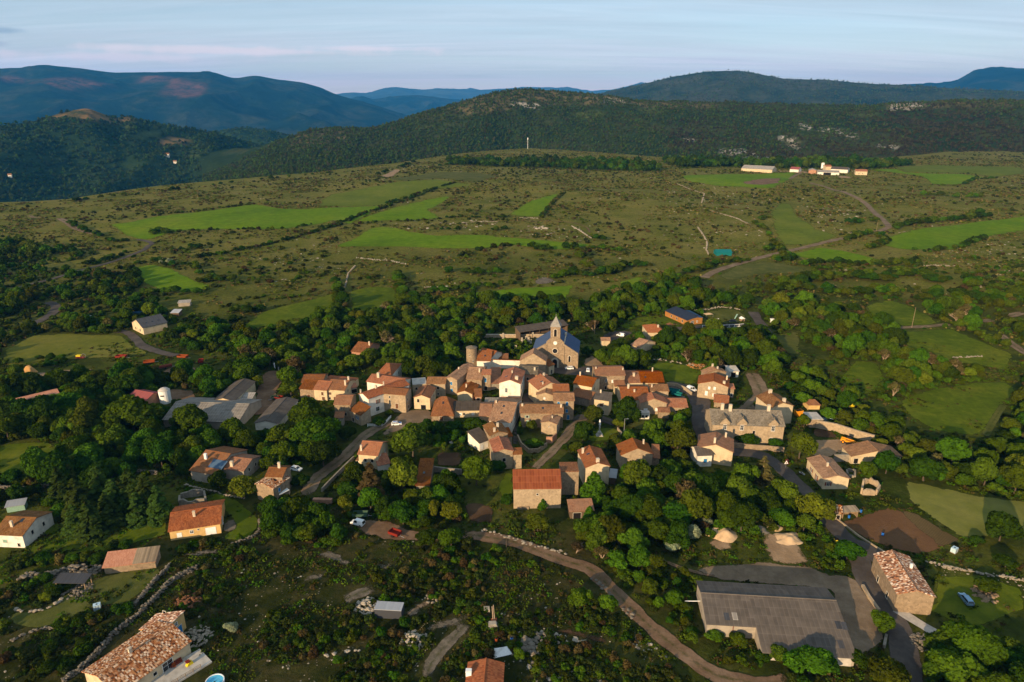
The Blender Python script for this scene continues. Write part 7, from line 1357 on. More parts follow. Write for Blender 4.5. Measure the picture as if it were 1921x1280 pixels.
def conifer_mesh(name, seed, r, h, n, mat):
    rg = np.random.default_rng(seed); tiers = 15; Ps = []; Ns = []; br = []
    for k in range(tiers):
        t = (k + .3) / tiers; nb = int(9 - 4 * t)
        for b in range(nb): br.append((t, rg.uniform(0, 6.28), r * (1 - t) ** .75 * rg.uniform(.7, 1.1)))
    L = np.array([b[2] for b in br]); pk = rg.choice(len(br), n, p=L / L.sum()); q = rg.random(n) ** .7
    T = np.array([b[0] for b in br])[pk]; A = np.array([b[1] for b in br])[pk] + rg.normal(0, .16, n); LL = L[pk] * q
    P = np.stack([np.cos(A) * LL, np.sin(A) * LL, h * (.06 + .92 * T) - LL * .28 + rg.normal(0, .12, n)], 1); N = np.stack([np.cos(A) * .45, np.sin(A) * .45, np.full(n, 1.0)], 1)
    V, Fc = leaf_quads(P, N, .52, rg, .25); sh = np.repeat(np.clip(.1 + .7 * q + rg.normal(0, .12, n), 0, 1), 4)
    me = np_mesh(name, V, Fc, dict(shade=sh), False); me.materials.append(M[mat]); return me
def trunk_mesh(name, seed, h, r, top=.5, limbs=5, mat='bark', spread=2.2):
    r2 = random.Random(seed); m = MB(); wob = .15 if limbs else .02; x = y = 0; z = -.6; seg = 5; rr = r
    for k in range(seg):
        x2, y2, z2 = x + r2.uniform(-.12, .12) * h * wob, y + r2.uniform(-.12, .12) * h * wob, -.6 + (h * top + .6) * (k + 1) / seg; m.tube((x, y, z), (x2, y2, z2), rr, rr * .86, 7); x, y, z = x2, y2, z2; rr *= .86
        if k >= 2 and limbs:
            for b in range(max(1, limbs // 3)):
                a = r2.uniform(0, 6.28); q = spread * r2.uniform(.7, 1.2); m.tube((x, y, z), (x + q * math.cos(a) * .5, y + q * math.sin(a) * .5, z + h * .12), rr * .6, rr * .4, 5); m.tube((x + q * math.cos(a) * .5, y + q * math.sin(a) * .5, z + h * .12), (x + q * math.cos(a), y + q * math.sin(a), z + h * .24), rr * .4, rr * .15, 5)
    return m.mesh(name, [M[mat]])
def bare_mesh(name, seed, h, r, mat='bark_pale'):
    r2 = random.Random(seed); m = MB()
    def br(p, d, L, rad, dep):
        q = p + d * L; m.tube(p, q, rad, rad * .6, 5)
        if dep:
            for k in range(3 if dep > 1 else 4):
                v = (d + Vector((r2.uniform(-1, 1), r2.uniform(-1, 1), r2.uniform(-.2, .7))) * .62).normalized(); br(p + d * L * r2.uniform(.55, 1), v, L * r2.uniform(.55, .8), rad * .58, dep - 1)
    for k in range(4): a = r2.uniform(0, 6.28); br(Vector((0, 0, -.3)), Vector((math.cos(a) * .4, math.sin(a) * .4, 1)).normalized(), h * .36, r * .05, 4)
    return m.mesh(name, [M[mat]])
VAR = {}
def mk(kind, r, h, lst): VAR[kind] = (r, h, lst)
mk('S', 2.6, 5.0, [(crown_mesh('crown', 10 + i, 2.6, 5.0, 1100, m, 'round', .36), trunk_mesh('trunk', i, 5.0, .16)) for i, m in enumerate(['leaf', 'leaf_dark', 'leaf', 'leaf_olive', 'leaf_bright'])])
mk('T', 4.4, 8.0, [(crown_mesh('crown', 30 + i, 4.4, 8.0, 2600, m, 'round', .46), trunk_mesh('trunk', 9 + i, 8.0, .26)) for i, m in enumerate(['leaf', 'leaf_dark', 'leaf', 'leaf_olive', 'leaf_dark', 'leaf_bright', 'leaf'])])
mk('L', 7.6, 13.0, [(crown_mesh('crown', 50 + i, 7.6, 13.0, 6500, m, 'round', .56), trunk_mesh('trunk', 19 + i, 13.0, .42, spread=3.5)) for i, m in enumerate(['leaf', 'leaf_dark', 'leaf'])])
mk('b', 4.4, 8.0, [(crown_mesh('crown', 70 + i, 4.4, 8.0, 3200, 'leaf_bright', 'round', .42), trunk_mesh('trunk', 29 + i, 8.0, .26)) for i in range(3)])
mk('y', 5.0, 10.0, [(crown_mesh('crown', 80 + i, 5.0, 10.0, 2400, 'leaf_yellow', 'round', .42), trunk_mesh('trunk', 39 + i, 10.0, .3, spread=3)) for i in range(2)])
mk('o', 5.0, 9.0, [(crown_mesh('crown', 90 + i, 5.0, 9.0, 2600, 'leaf_olive', 'round', .46), trunk_mesh('trunk', 49 + i, 9.0, .3, spread=3)) for i in range(2)])
mk('d', 4.4, 8.0, [(crown_mesh('crown', 95 + i, 4.4, 8.0, 3200, 'leaf_dark', 'round', .44), trunk_mesh('trunk', 55 + i, 8.0, .26)) for i in range(2)])
mk('C', 4.0, 13.0, [(conifer_mesh('crown', 100 + i, 4.0, 13.0, 3000, 'needle'), trunk_mesh('trunk', 59 + i, 13.0, .3, .9, 0)) for i in range(3)])
mk('K', 2.4, 8.0, [(crown_mesh('crown', 110 + i, 2.4, 8.0, 1800, 'leaf', 'cone', .36), trunk_mesh('trunk', 69 + i, 8.0, .2)) for i in range(2)])
mk('Z', 3.6, 12.0, [(conifer_mesh('crown', 116, 3.6, 12.0, 1600, 'leaf_brown'), trunk_mesh('trunk', 75, 12.0, .3, .9, 0, 'bark_pale'))])
mk('W', 3.0, 4.5, [(crown_mesh('crown', 120 + i, 3.0, 4.5, 1700, 'leaf_white', 'round', .34), trunk_mesh('trunk', 79 + i, 4.5, .16)) for i in range(2)])
mk('D', 3.6, 8.0, [(crown_mesh('crown', 130 + i, 3.6, 8.0, 420, 'leaf_brown', 'round', .36), bare_mesh('trunk', 89 + i, 8.0, 3.6)) for i in range(2)])
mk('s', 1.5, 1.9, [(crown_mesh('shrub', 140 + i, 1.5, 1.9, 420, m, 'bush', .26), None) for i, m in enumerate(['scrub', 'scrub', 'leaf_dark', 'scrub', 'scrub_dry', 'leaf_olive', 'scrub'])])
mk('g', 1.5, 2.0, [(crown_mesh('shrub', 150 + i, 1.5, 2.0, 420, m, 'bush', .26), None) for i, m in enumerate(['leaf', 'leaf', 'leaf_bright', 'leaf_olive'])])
NAMES = dict(S='broadleaf_tree', T='broadleaf_tree', L='broadleaf_tree', b='broadleaf_tree', y='broadleaf_tree', o='broadleaf_tree', d='broadleaf_tree', C='conifer_tree', K='conical_tree', Z='browned_conifer', W='flowering_tree', D='sparse_tree', s='shrub', g='shrub')
TREES = []         # (x, y, z, r, h, kind, label, group, fixed)
GRID = {}
def gfree(x, y, r, k=.75):
    i, j = int(x // 8), int(y // 8)
    for a in range(i - 2, i + 3):
        for b in range(j - 2, j + 3):
            for q in GRID.get((a, b), ()):
                if (q[0] - x) ** 2 + (q[1] - y) ** 2 < ((q[2] + r) * k) ** 2: return False
    return True
def put(x, y, r, h, kind, label, group=None, fixed=False):
    TREES.append((x, y, h1(x, y), r, h, kind, label, group, fixed)); GRID.setdefault((int(x // 8), int(y // 8)), []).append((x, y, r))
def free_view(x, y, z, r, h):
    a = proj((x, y, z + h * .5)); rp = r * F / a[2]; hp = h * .48 * F / a[2]
    for b in PROT:
        if a[2] < b[4] + 1 and b[0] - rp * .75 < a[0] < b[2] + rp * .75 and b[1] < a[1] + hp * .75 and a[1] - hp * .8 < b[3]: return False
    return True
def T(label, c, at, rz, kind='T', hr=None):
    """a tree given by the picture of its crown: centre and radius in the zoomed crop"""
    q = px(c, *at); rr = rz / KR[c][2]; r0, h0, _ = VAR[kind]; hr = hr or h0 / r0
    p = gp(q, 4.0)
    for _ in range(3): r = rr * mpp(p + Vector((0, 0, 4))); h = r * hr; p = gp(q, h * .55)
    put(p.x, p.y, r, h, kind, label, None, True)

T('round tree by the parking place right of the church', 'b', (1505, 405), 75, 'b'); T('tall bright tree right of the church square', 'b', (1700, 400), 105, 'b', 2.0); T('lollipop tree on the asphalt behind the church', 'b', (1585, 155), 62, 'b', 2.2); T('dark round bush against the right church wall', 'b', (1385, 355), 58, 'd', 1.6)
T('large round dark plane tree in front of the red roofs', 'c', (335, 865), 128, 'd', 1.9); T('olive green tree beside the small grey house', 'b', (1445, 905), 95, 'o', 1.6); T('dense round tree left of the madonna statue', 'b', (1350, 1050), 110, 'd', 1.8); T('yellow green tree right of the madonna statue', 'b', (1645, 975), 55, 'y', 1.6)
T('little fan tree in the walled garden', 'b', (900, 1000), 52, 'o', 2); T('ivy column beside the dark alley', 'b', (805, 1010), 26, 'K', 5); T('bush filling the walled garden', 'b', (925, 1150), 70, 'b', 1.2); T('tree at the foot of the grassy track', 'b', (1280, 1180), 62, 'T', 1.5); T('bushy tree in the orchard below the statue', 'b', (1190, 1180), 40, 'd', 1.5)
T('bushy tree under the long grey roofed house', 'b', (400, 990), 95, 'T', 1.4); T('bush left of the long grey roofed house garden', 'b', (90, 1010), 70, 'd', 1.4); T('dark bush in the garden below the hipped roof', 'b', (240, 1000), 70, 'd', 1.3)
T('tall twin crowned tree right of the village street', 'c', (1600, 500), 80, 'b', 2.2); T('round tree left of the house behind the manor', 'c', (1500, 820), 70, 'd', 1.7); T('big spreading cedar beside the dark street', 'c', (790, 1120), 150, 'o', 1.7); T('green tree left of the big cedar', 'c', (620, 1120), 100, 'T', 1.7); T('orchard tree below the orange roofed row', 'c', (850, 910), 85, 'T', 1.4); T('tree on the bank right of the statue lamp', 'c', (370, 1075), 58, 'T', 1.7)
T('bush before the long manor', 'c', (1385, 1105), 105, 'd', 1.0); T('round bush at the right foot of the manor', 'c', (1625, 1145), 62, 'd', 1.3); T('bush in the terrace garden under the orange roofs', 'c', (750, 910), 50, 'o', 1.2)
T('tall bronze leaved tree at the sandy yard entrance', 'd', (475, 700), 115, 'o', 2.3); T('brownish conifer at the road bend', 'd', (150, 900), 110, 'Z', 2.4); T('dark round tree before the sheepfold', 'd', (1215, 850), 118, 'd', 1.8); T('clipped round tree left of the dark one by the sheepfold', 'd', (1045, 920), 85, 'b', 1.8); T('wide low tree right of the sheepfold', 'd', (1545, 915), 150, 'd', 1.4); T('bright tree behind the garage with red hipped roof', 'd', (480, 310), 72, 'b', 1.7); T('green tree over the yard wall corner', 'd', (500, 500), 62, 'T', 2)
T('broad russet green oak by the gravel yard', 'e', (790, 300), 175, 'o', 1.7); T('ragged tall cedar before the orange roofed white house', 'e', (430, 640), 135, 'Z', 3.0); T('yellow green poplar beside the ruined cottage', 'e', (705, 610), 140, 'y', 2.2); T('bright dense round tree below the vegetable plot', 'e', (1340, 560), 140, 'b', 1.9); T('dark tree in the hollow behind the bright round tree', 'e', (1120, 690), 110, 'd', 1.6)
T('slender pale poplar beside the ploughed garden', 'e', (975, 890), 62, 'y', 3.2); T('pale green tree beside the slender poplar', 'e', (1135, 910), 105, 'y', 1.7); T('dark tree above the dirt yard', 'e', (710, 920), 125, 'T', 1.7); T('light tree by the lane bridge', 'e', (215, 840), 88, 'y', 1.7); T('tree at the left side of the dirt yard entrance', 'e', (920, 1130), 100, 'T', 1.5); T('tree at the right side of the dirt yard entrance', 'e', (1125, 1130), 110, 'T', 1.6); T('bush below the stone gable', 'e', (1525, 520), 70, 'd', 1.6); T('thin olive tree between the poplars', 'e', (545, 830), 60, 'y', 1.8)
T('conical dark tree beside the pale orange roofed house', 'f', (755, 590), 112, 'K', 2.6); T('leafy ash behind the wood edge', 'f', (1110, 510), 160, 'T', 1.7); T('wide crowned tree under the pointed arch house', 'f', (1290, 520), 130, 'T', 1.7); T('tree left in the big wood', 'f', (990, 700), 120, 'L', 1.6); T('large tree in the heart of the big wood', 'f', (1210, 800), 160, 'L', 1.6); T('bare brown tree inside the wood', 'f', (1550, 660), 145, 'D', 2.0); T('tall green tree right of the bare brown tree', 'f', (1720, 620), 165, 'L', 1.7)
T('white flowering shrub at the sand heaps', 'f', (1590, 1000), 100, 'W', 1.3); T('white flowering shrub below the wood', 'f', (1440, 1110), 95, 'W', 1.2); T('pale flowering bush against the wood edge', 'f', (1710, 900), 70, 'W', 1.2); T('tree on the bank over the dirt track', 'f', (1170, 1230), 105, 'T', 1.4); T('small conical tree before the open fronted shed', 'f', (715, 830), 58, 'K', 2.6); T('young tree against the stone barn wall', 'f', (312, 750), 42, 'K', 2.4); T('tree below the rust roofed barn', 'f', (270, 920), 110, 'T', 1.4); T('olive tree above the dirt track', 'f', (700, 1040), 95, 'o', 1.4); T('bushy tree left of the rust roofed barn', 'f', (10, 720), 70, 'T', 1.4); T('sparse reddish tree above the dirt track bend', 'f', (820, 1170), 75, 'D', 1.6); T('sparse brown tree at the dirt track bend', 'f', (600, 1130), 75, 'D', 1.4)
T('bright translucent tree by the tiny stone hut', 'g', (705, 165), 112, 'y', 1.7); T('dark round tree hanging over the road', 'g', (905, 410), 85, 'd', 1.4); T('round tree at the end of the low concrete wall', 'g', (1098, 820), 72, 'b', 1.6); T('big dark tree on the wheat field edge', 'g', (1805, 270), 108, 'd', 1.7); T('small bush under the wheat field', 'g', (1820, 478), 65, 'T', 1.2); T('small bush at the furrowed field corner', 'g', (1645, 350), 45, 'd', 1.2); T('bush on the right lawn near the silver blue car', 'g', (1720, 610), 75, 'T', 1.1)
T('large tree in the bottom right corner', 'g', (1630, 950), 150, 'L', 1.5); T('tree right of the large corner tree', 'g', (1500, 1080), 140, 'T', 1.4); T('tree at the front edge of the huge shed', 'g', (690, 1050), 125, 'T', 1.4); T('bushy tree at the cut corner of the huge shed', 'g', (500, 1010), 70, 'T', 1.4); T('tree at the bottom beside the road', 'g', (1120, 1130), 140, 'o', 1.3); T('bush inside the cut corner of the huge shed', 'g', (270, 930), 62, 'b', 1.3); T('bush against the front wall of the huge shed', 'g', (415, 1025), 48, 'd', 1.2); T('bush under the left wall of the huge shed', 'g', (120, 905), 55, 'T', 1.1); T('bush at the front right corner of the huge shed', 'g', (800, 1075), 62, 'T', 1.2); T('dark tree at the right bottom edge', 'g', (1850, 1060), 110, 'd', 1.3); T('tree tucked behind the low wall of the gravel yard', 'g', (960, 1040), 70, 'T', 1.3)
for k, q in enumerate(((330, 130, 85), (440, 230, 120), (565, 150, 120), (650, 215, 105), (740, 170, 115), (830, 190, 105), (900, 240, 90), (500, 330, 100), (420, 340, 80), (400, 100, 70), (610, 280, 90), (780, 270, 80))): T('dark green spruce in the conifer clump above the yellow bungalow', 'h', q[:2], q[2], 'C', 2.6)
for t in TREES[-12:]: TREES[TREES.index(t)] = t[:7] + ('spruces in the conifer clump',) + t[8:]
T('bright green tree beside the speckled roof and awning', 'k', (840, 540), 140, 'y', 1.5); T('dark round tree before the solar panels', 'k', (620, 475), 98, 'd', 1.7); T('small dark tree right of the solar panels', 'k', (815, 405), 62, 'd', 1.5); T('leafy tree above the bungalow lawn', 'k', (1140, 770), 135, 'T', 1.6); T('leafy tree at the lane bridge left side', 'k', (1330, 730), 135, 'T', 1.7); T('young conifer on the bungalow lawn', 'k', (810, 990), 30, 'K', 2.6); T('bushy tree left of the solar panel house', 'k', (310, 380), 80, 'd', 1.5); T('big tree behind the lane', 'k', (1560, 240), 150, 'L', 1.6); T('big tree behind the speckled roof house', 'k', (1200, 230), 130, 'T', 1.6); T('tree near the blue shuttered side of the speckled roof', 'k', (1370, 480), 85, 'd', 1.5)
T('bright round tree beside the dirt track', 'i', (1030, 640), 88, 'b', 1.6); T('tree left of the bright round track tree', 'i', (810, 600), 105, 'T', 1.4); T('big dark tree below the white flowering shrubs', 'i', (1280, 290), 125, 'T', 1.5); T('small ragged tree on the slope left of the huge shed', 'i', (1550, 600), 75, 'T', 1.7); T('light green sapling above the white heap', 'i', (310, 1050), 62, 'b', 1.8); T('thin tree by the track slope', 'i', (1355, 480), 50, 'T', 2)
T('light green round shrub in the rock garden', 'j', (390, 455), 62, 'y', 1.2); T('white flowering bush in the bottom scrub', 'h', (1325, 965), 50, 'W', 1.0); T('huge broad tree right of the farm shed', 'v', (840, 540), 165, 'L', 1.6); T('big tree below the sheep barn', 'v', (1215, 570), 125, 'L', 1.6); T('dark tree before the grey farm shed', 'v', (1500, 650), 105, 'T', 1.6); T('tree at the farm yard entrance', 'v', (1660, 325), 45, 'y', 1.8); T('ball shaped tree at the farm yard road', 'v', (1850, 290), 75, 'b', 1.8); T('bush before the left row', 'a', (200, 680), 95, 'T', 1.4); T('large tree before the grey farm shed gable', 'a', (330, 900), 150, 'L', 1.6); T('spreading tree with brownish top below the farm shed', 'a', (420, 1060), 190, 'L', 1.5)
T('shrub tree in front of the slanting wall house', 'a', (690, 1060), 75, 'd', 1.6); T('bush in the fenced garden', 'a', (960, 960), 62, 'd', 1.2); T('olive bush by the awning terrace', 'a', (1062, 890), 48, 'o', 1.1); T('climber tree on the white house wall', 'a', (940, 850), 32, 'o', 2.4); T('tree on the roof side of the hidden red roof', 'a', (890, 410), 95, 'T', 1.6); T('bright tree in the wood behind the left row', 'a', (1570, 360), 110, 'b', 1.5); T('olive wide tree in the wood behind the stone house', 'a', (1340, 490), 140, 'o', 1.4)

# ---------------------------------------------------------------- woods: regions filled up, then the largest become trees of their own
PR = random.Random(3)
def wood(label, c, poly, gap, kinds, rmin, rmax, group, hr=1.75, dens=1.0, hpix=4.0, noise=0.0):
    Q = [gp(q, hpix) for q in pxs(c, *poly)]; Q = [(q.x, q.y) for q in Q]; xs = [q[0] for q in Q]; ys = [q[1] for q in Q]
    area = (max(xs) - min(xs)) * (max(ys) - min(ys)); n = int(area / gap ** 2 * 4 * dens)
    X = np.array([PR.uniform(min(xs), max(xs)) for _ in range(n)]); Y = np.array([PR.uniform(min(ys), max(ys)) for _ in range(n)]); m = inpoly(X, Y, Q)
    if noise: m &= fbm(X / 24 + 3, Y / 24 + 7, 3) > noise
    for x, y in zip(X[m], Y[m]):
        r = rmin * .8 + (rmax - rmin * .8) * PR.random() ** 1.3 * (1.3 if PR.random() < .1 else 1); kd = PR.choice(kinds); h = r * hr * PR.uniform(.8, 1.3)
        if occ_at(x, y, r * .55) or not gfree(x, y, r, .46 * gap / ((rmin + rmax) * .8)): continue
        if not free_view(x, y, h1(x, y), r, h): continue
        put(x, y, r, h, kd, label, group)
    for _ in range(int(area / (11 if not noise else 22))):      # undergrowth
        x = PR.uniform(min(xs), max(xs)); y = PR.uniform(min(ys), max(ys))
        if not inpoly(np.array([x]), np.array([y]), Q)[0] or occ_at(x, y, 1): continue
        r = PR.uniform(1.0, 2.3); h = r * PR.uniform(.9, 1.5)
        if free_view(x, y, h1(x, y), r, h): put(x, y, r, h, PR.choice('gggs'), 'undergrowth', 'U')
KM = 'TTTTSSdooTTbyTdD'
W_ = [
 ('tree in the wood behind the left village row', 'P', [(440, 680), (520, 625), (600, 600), (700, 570), (800, 565), (900, 560), (975, 575), (960, 600), (900, 625), (880, 650), (850, 690), (800, 712), (740, 690), (690, 668), (640, 700), (560, 700), (500, 690)], 6.0, KM, 2.6, 5.2, 'trees in the wood behind the left village row'),
 ('tree in the dark wood round the left farm', 'P', [(-40, 735), (120, 705), (300, 690), (480, 690), (495, 705), (450, 740), (400, 745), (310, 770), (300, 790), (330, 800), (480, 800), (600, 770), (640, 840), (560, 870), (530, 880), (470, 850), (340, 860), (200, 890), (120, 910), (-40, 900)], 6.0, 'TTdTdoL', 3.0, 6.0, 'trees round the left farm'),
 ('tree in the thickets at the upper left', 'P', [(-60, 450), (60, 450), (110, 480), (240, 510), (290, 555), (330, 600), (240, 615), (180, 640), (60, 690), (-60, 720)], 8.0, KM, 2.0, 4.6, 'trees in the upper left thickets', 1.75, 1.0, 4.0, -.05),
 ('tree in the belt behind the church and hangar', 'P', [(380, 590), (480, 605), (560, 590), (640, 550), (700, 535), (760, 560), (850, 560), (960, 545), (1060, 540), (1050, 600), (1000, 600), (940, 598), (860, 600), (700, 640), (560, 640), (420, 660)], 6.5, KM, 2.4, 5.0, 'trees in the belt behind the church'),
 ('tree in the wood between the church and the school', 'P', [(1060, 575), (1150, 545), (1250, 510), (1330, 540), (1400, 560), (1420, 575), (1400, 600), (1330, 585), (1260, 580), (1180, 600), (1110, 610)], 6.0, KM, 2.6, 5.4, 'trees between the church and the school'),
 ('tree in the wood below the school', 'P', [(1130, 640), (1190, 620), (1240, 625), (1300, 622), (1400, 615), (1450, 635), (1480, 690), (1440, 720), (1380, 680), (1290, 685), (1200, 675), (1150, 690)], 5.6, KM, 2.6, 5.4, 'trees below the school'),
 ('tree in the belt along the right meadows', 'P', [(1420, 575), (1500, 560), (1580, 590), (1650, 600), (1715, 650), (1690, 690), (1600, 680), (1560, 650), (1490, 620), (1440, 610)], 6.2, KM, 2.8, 5.6, 'trees along the right meadows'),
 ('tree in the strip behind the manor', 'P', [(1460, 690), (1540, 690), (1600, 740), (1680, 790), (1740, 820), (1700, 850), (1640, 840), (1560, 780), (1500, 740)], 5.6, KM, 1.8, 4.2, 'trees in the strip behind the manor'),
 ('tree in the belt above the wheat field', 'P', [(1700, 830), (1760, 820), (1860, 860), (1960, 890), (1960, 950), (1850, 945), (1720, 905), (1690, 880)], 6.0, KM, 2.6, 5.0, 'trees above the wheat field'),
 ('tree in the wood at the upper right', 'P', [(1690, 600), (1760, 560), (1960, 540), (1960, 650), (1850, 650), (1770, 640)], 6.5, KM, 2.6, 5.2, 'trees at the upper right', 1.75, 1.0, 4.0, -.15),
 ('tree in the hedge round the right meadow', 'P', [(1640, 690), (1700, 670), (1840, 690), (1850, 715), (1780, 720), (1690, 740), (1640, 730)], 6, KM, 2.6, 5, 'trees round the right meadow'),
 ('tree at the right edge beyond the meadow', 'P', [(1860, 720), (1960, 700), (1960, 890), (1880, 850), (1850, 790)], 7, KM, 2.4, 5, 'trees at the right edge'),
 ('tree in the big wood below the village', 'P', [(1075, 905), (1150, 880), (1200, 890), (1260, 880), (1300, 885), (1400, 895), (1490, 925), (1560, 930), (1570, 970), (1500, 985), (1400, 980), (1330, 985), (1240, 1010), (1190, 1030), (1110, 1010), (1060, 960)], 6.0, 'TTdTLo', 2.8, 5.6, 'trees in the big wood'),
 ('tree on the slope between the dirt track and the huge shed', 'P', [(1080, 1010), (1200, 1040), (1300, 1060), (1310, 1130), (1320, 1200), (1400, 1240), (1340, 1250), (1260, 1180), (1180, 1110), (1130, 1070)], 5.0, 'SSdTo', 1.4, 3.2, 'small trees on the track slope'),
 ('tree in the hollow round the ragged cedar', 'P', [(640, 880), (760, 850), (830, 880), (880, 920), (860, 980), (780, 1000), (700, 985), (640, 960)], 5.4, 'TTddo', 2.2, 4.4, 'trees round the ragged cedar'),
 ('tree in the copse below the speckled roof house', 'P', [(490, 940), (560, 930), (620, 960), (640, 1000), (560, 1010), (500, 990)], 5.0, 'TSd', 2, 4, 'trees below the speckled roof house'),
 ('tree in the bottom right corner wood', 'P', [(1730, 1200), (1830, 1180), (1960, 1210), (1960, 1330), (1700, 1330)], 6.0, 'TTdo', 2.6, 5.0, 'trees in the bottom right corner'),
 ('tree at the left edge above the conifers', 'P', [(-30, 900), (60, 870), (110, 900), (120, 960), (40, 930), (-30, 940)], 6.0, 'dT', 2.2, 4.2, 'trees at the left edge'),
 ('tree in the gardens under the long low house', 'P', [(790, 790), (830, 785), (900, 795), (900, 830), (840, 830), (800, 820)], 5, 'SdT', 1.6, 3.0, 'trees under the long low house'),
 ('tree in the orchard between the statue and the manor', 'P', [(1150, 820), (1290, 780), (1310, 800), (1300, 880), (1220, 850), (1160, 850)], 5.4, 'TSbo', 1.8, 3.6, 'orchard trees'),
 ('small tree in the cemetery left of the church', 'P', [(900, 650), (930, 635), (1000, 635), (1010, 650), (960, 668), (920, 672)], 6, 'Sb', 1.5, 2.8, 'cemetery trees'),
 ('tree round the dark roofed cottage in the meadows', 'P', [(180, 600), (240, 580), (380, 580), (420, 610), (400, 650), (320, 650), (290, 620), (230, 610)], 7.5, KM, 2.0, 4.2, 'trees round the dark roofed cottage', 1.75, 1.0, 4.0, -.1),
 ('tree beyond the plateau edge at the distant farm', 'P', [(1240, 300), (1300, 302), (1390, 306), (1480, 303), (1520, 300), (1640, 304), (1720, 306), (1640, 314), (1380, 310), (1280, 312)], 14, 'TTd', 5, 9, 'trees by the distant farm'),
 ('U', 'P', [(1960, 560), (2350, 520), (2500, 900), (2350, 1280), (1960, 1300)], 11, KM, 2.2, 4.8, 'U', 1.75, 1.0, 4.0, .1),
 ('U', 'P', [(-230, 700), (-500, 680), (-700, 1000), (-600, 1250), (-330, 1280)], 11, KM, 2.2, 4.8, 'U', 1.75, 1.0, 4.0, .1),
 ('tree in the dark hedge across the far plateau', 'P', [(835, 298), (980, 300), (1130, 300), (1230, 310), (1240, 318), (1130, 316), (980, 310), (850, 306)], 13, 'TTd', 4.5, 8, 'trees of the far plateau hedge'),
]
for w in W_: wood(*w)
def hedge(c, pts, gap, kinds, rmin, rmax, wd=2.0, label='bush in a plateau hedgerow', group='plateau hedgerows', hr=1.2):
    P2 = [gp(q) for q in pxs(c, *pts)]
    for a, b in zip(P2, P2[1:]):
        n = max(1, int((b - a).length / gap))
        for k in range(n):
            q = a + (b - a) * PR.random(); x, y = q.x + PR.uniform(-wd, wd), q.y + PR.uniform(-wd, wd); r = PR.uniform(rmin, rmax)
            put(x, y, r, r * hr * PR.uniform(.8, 1.3), PR.choice(kinds), label, group)
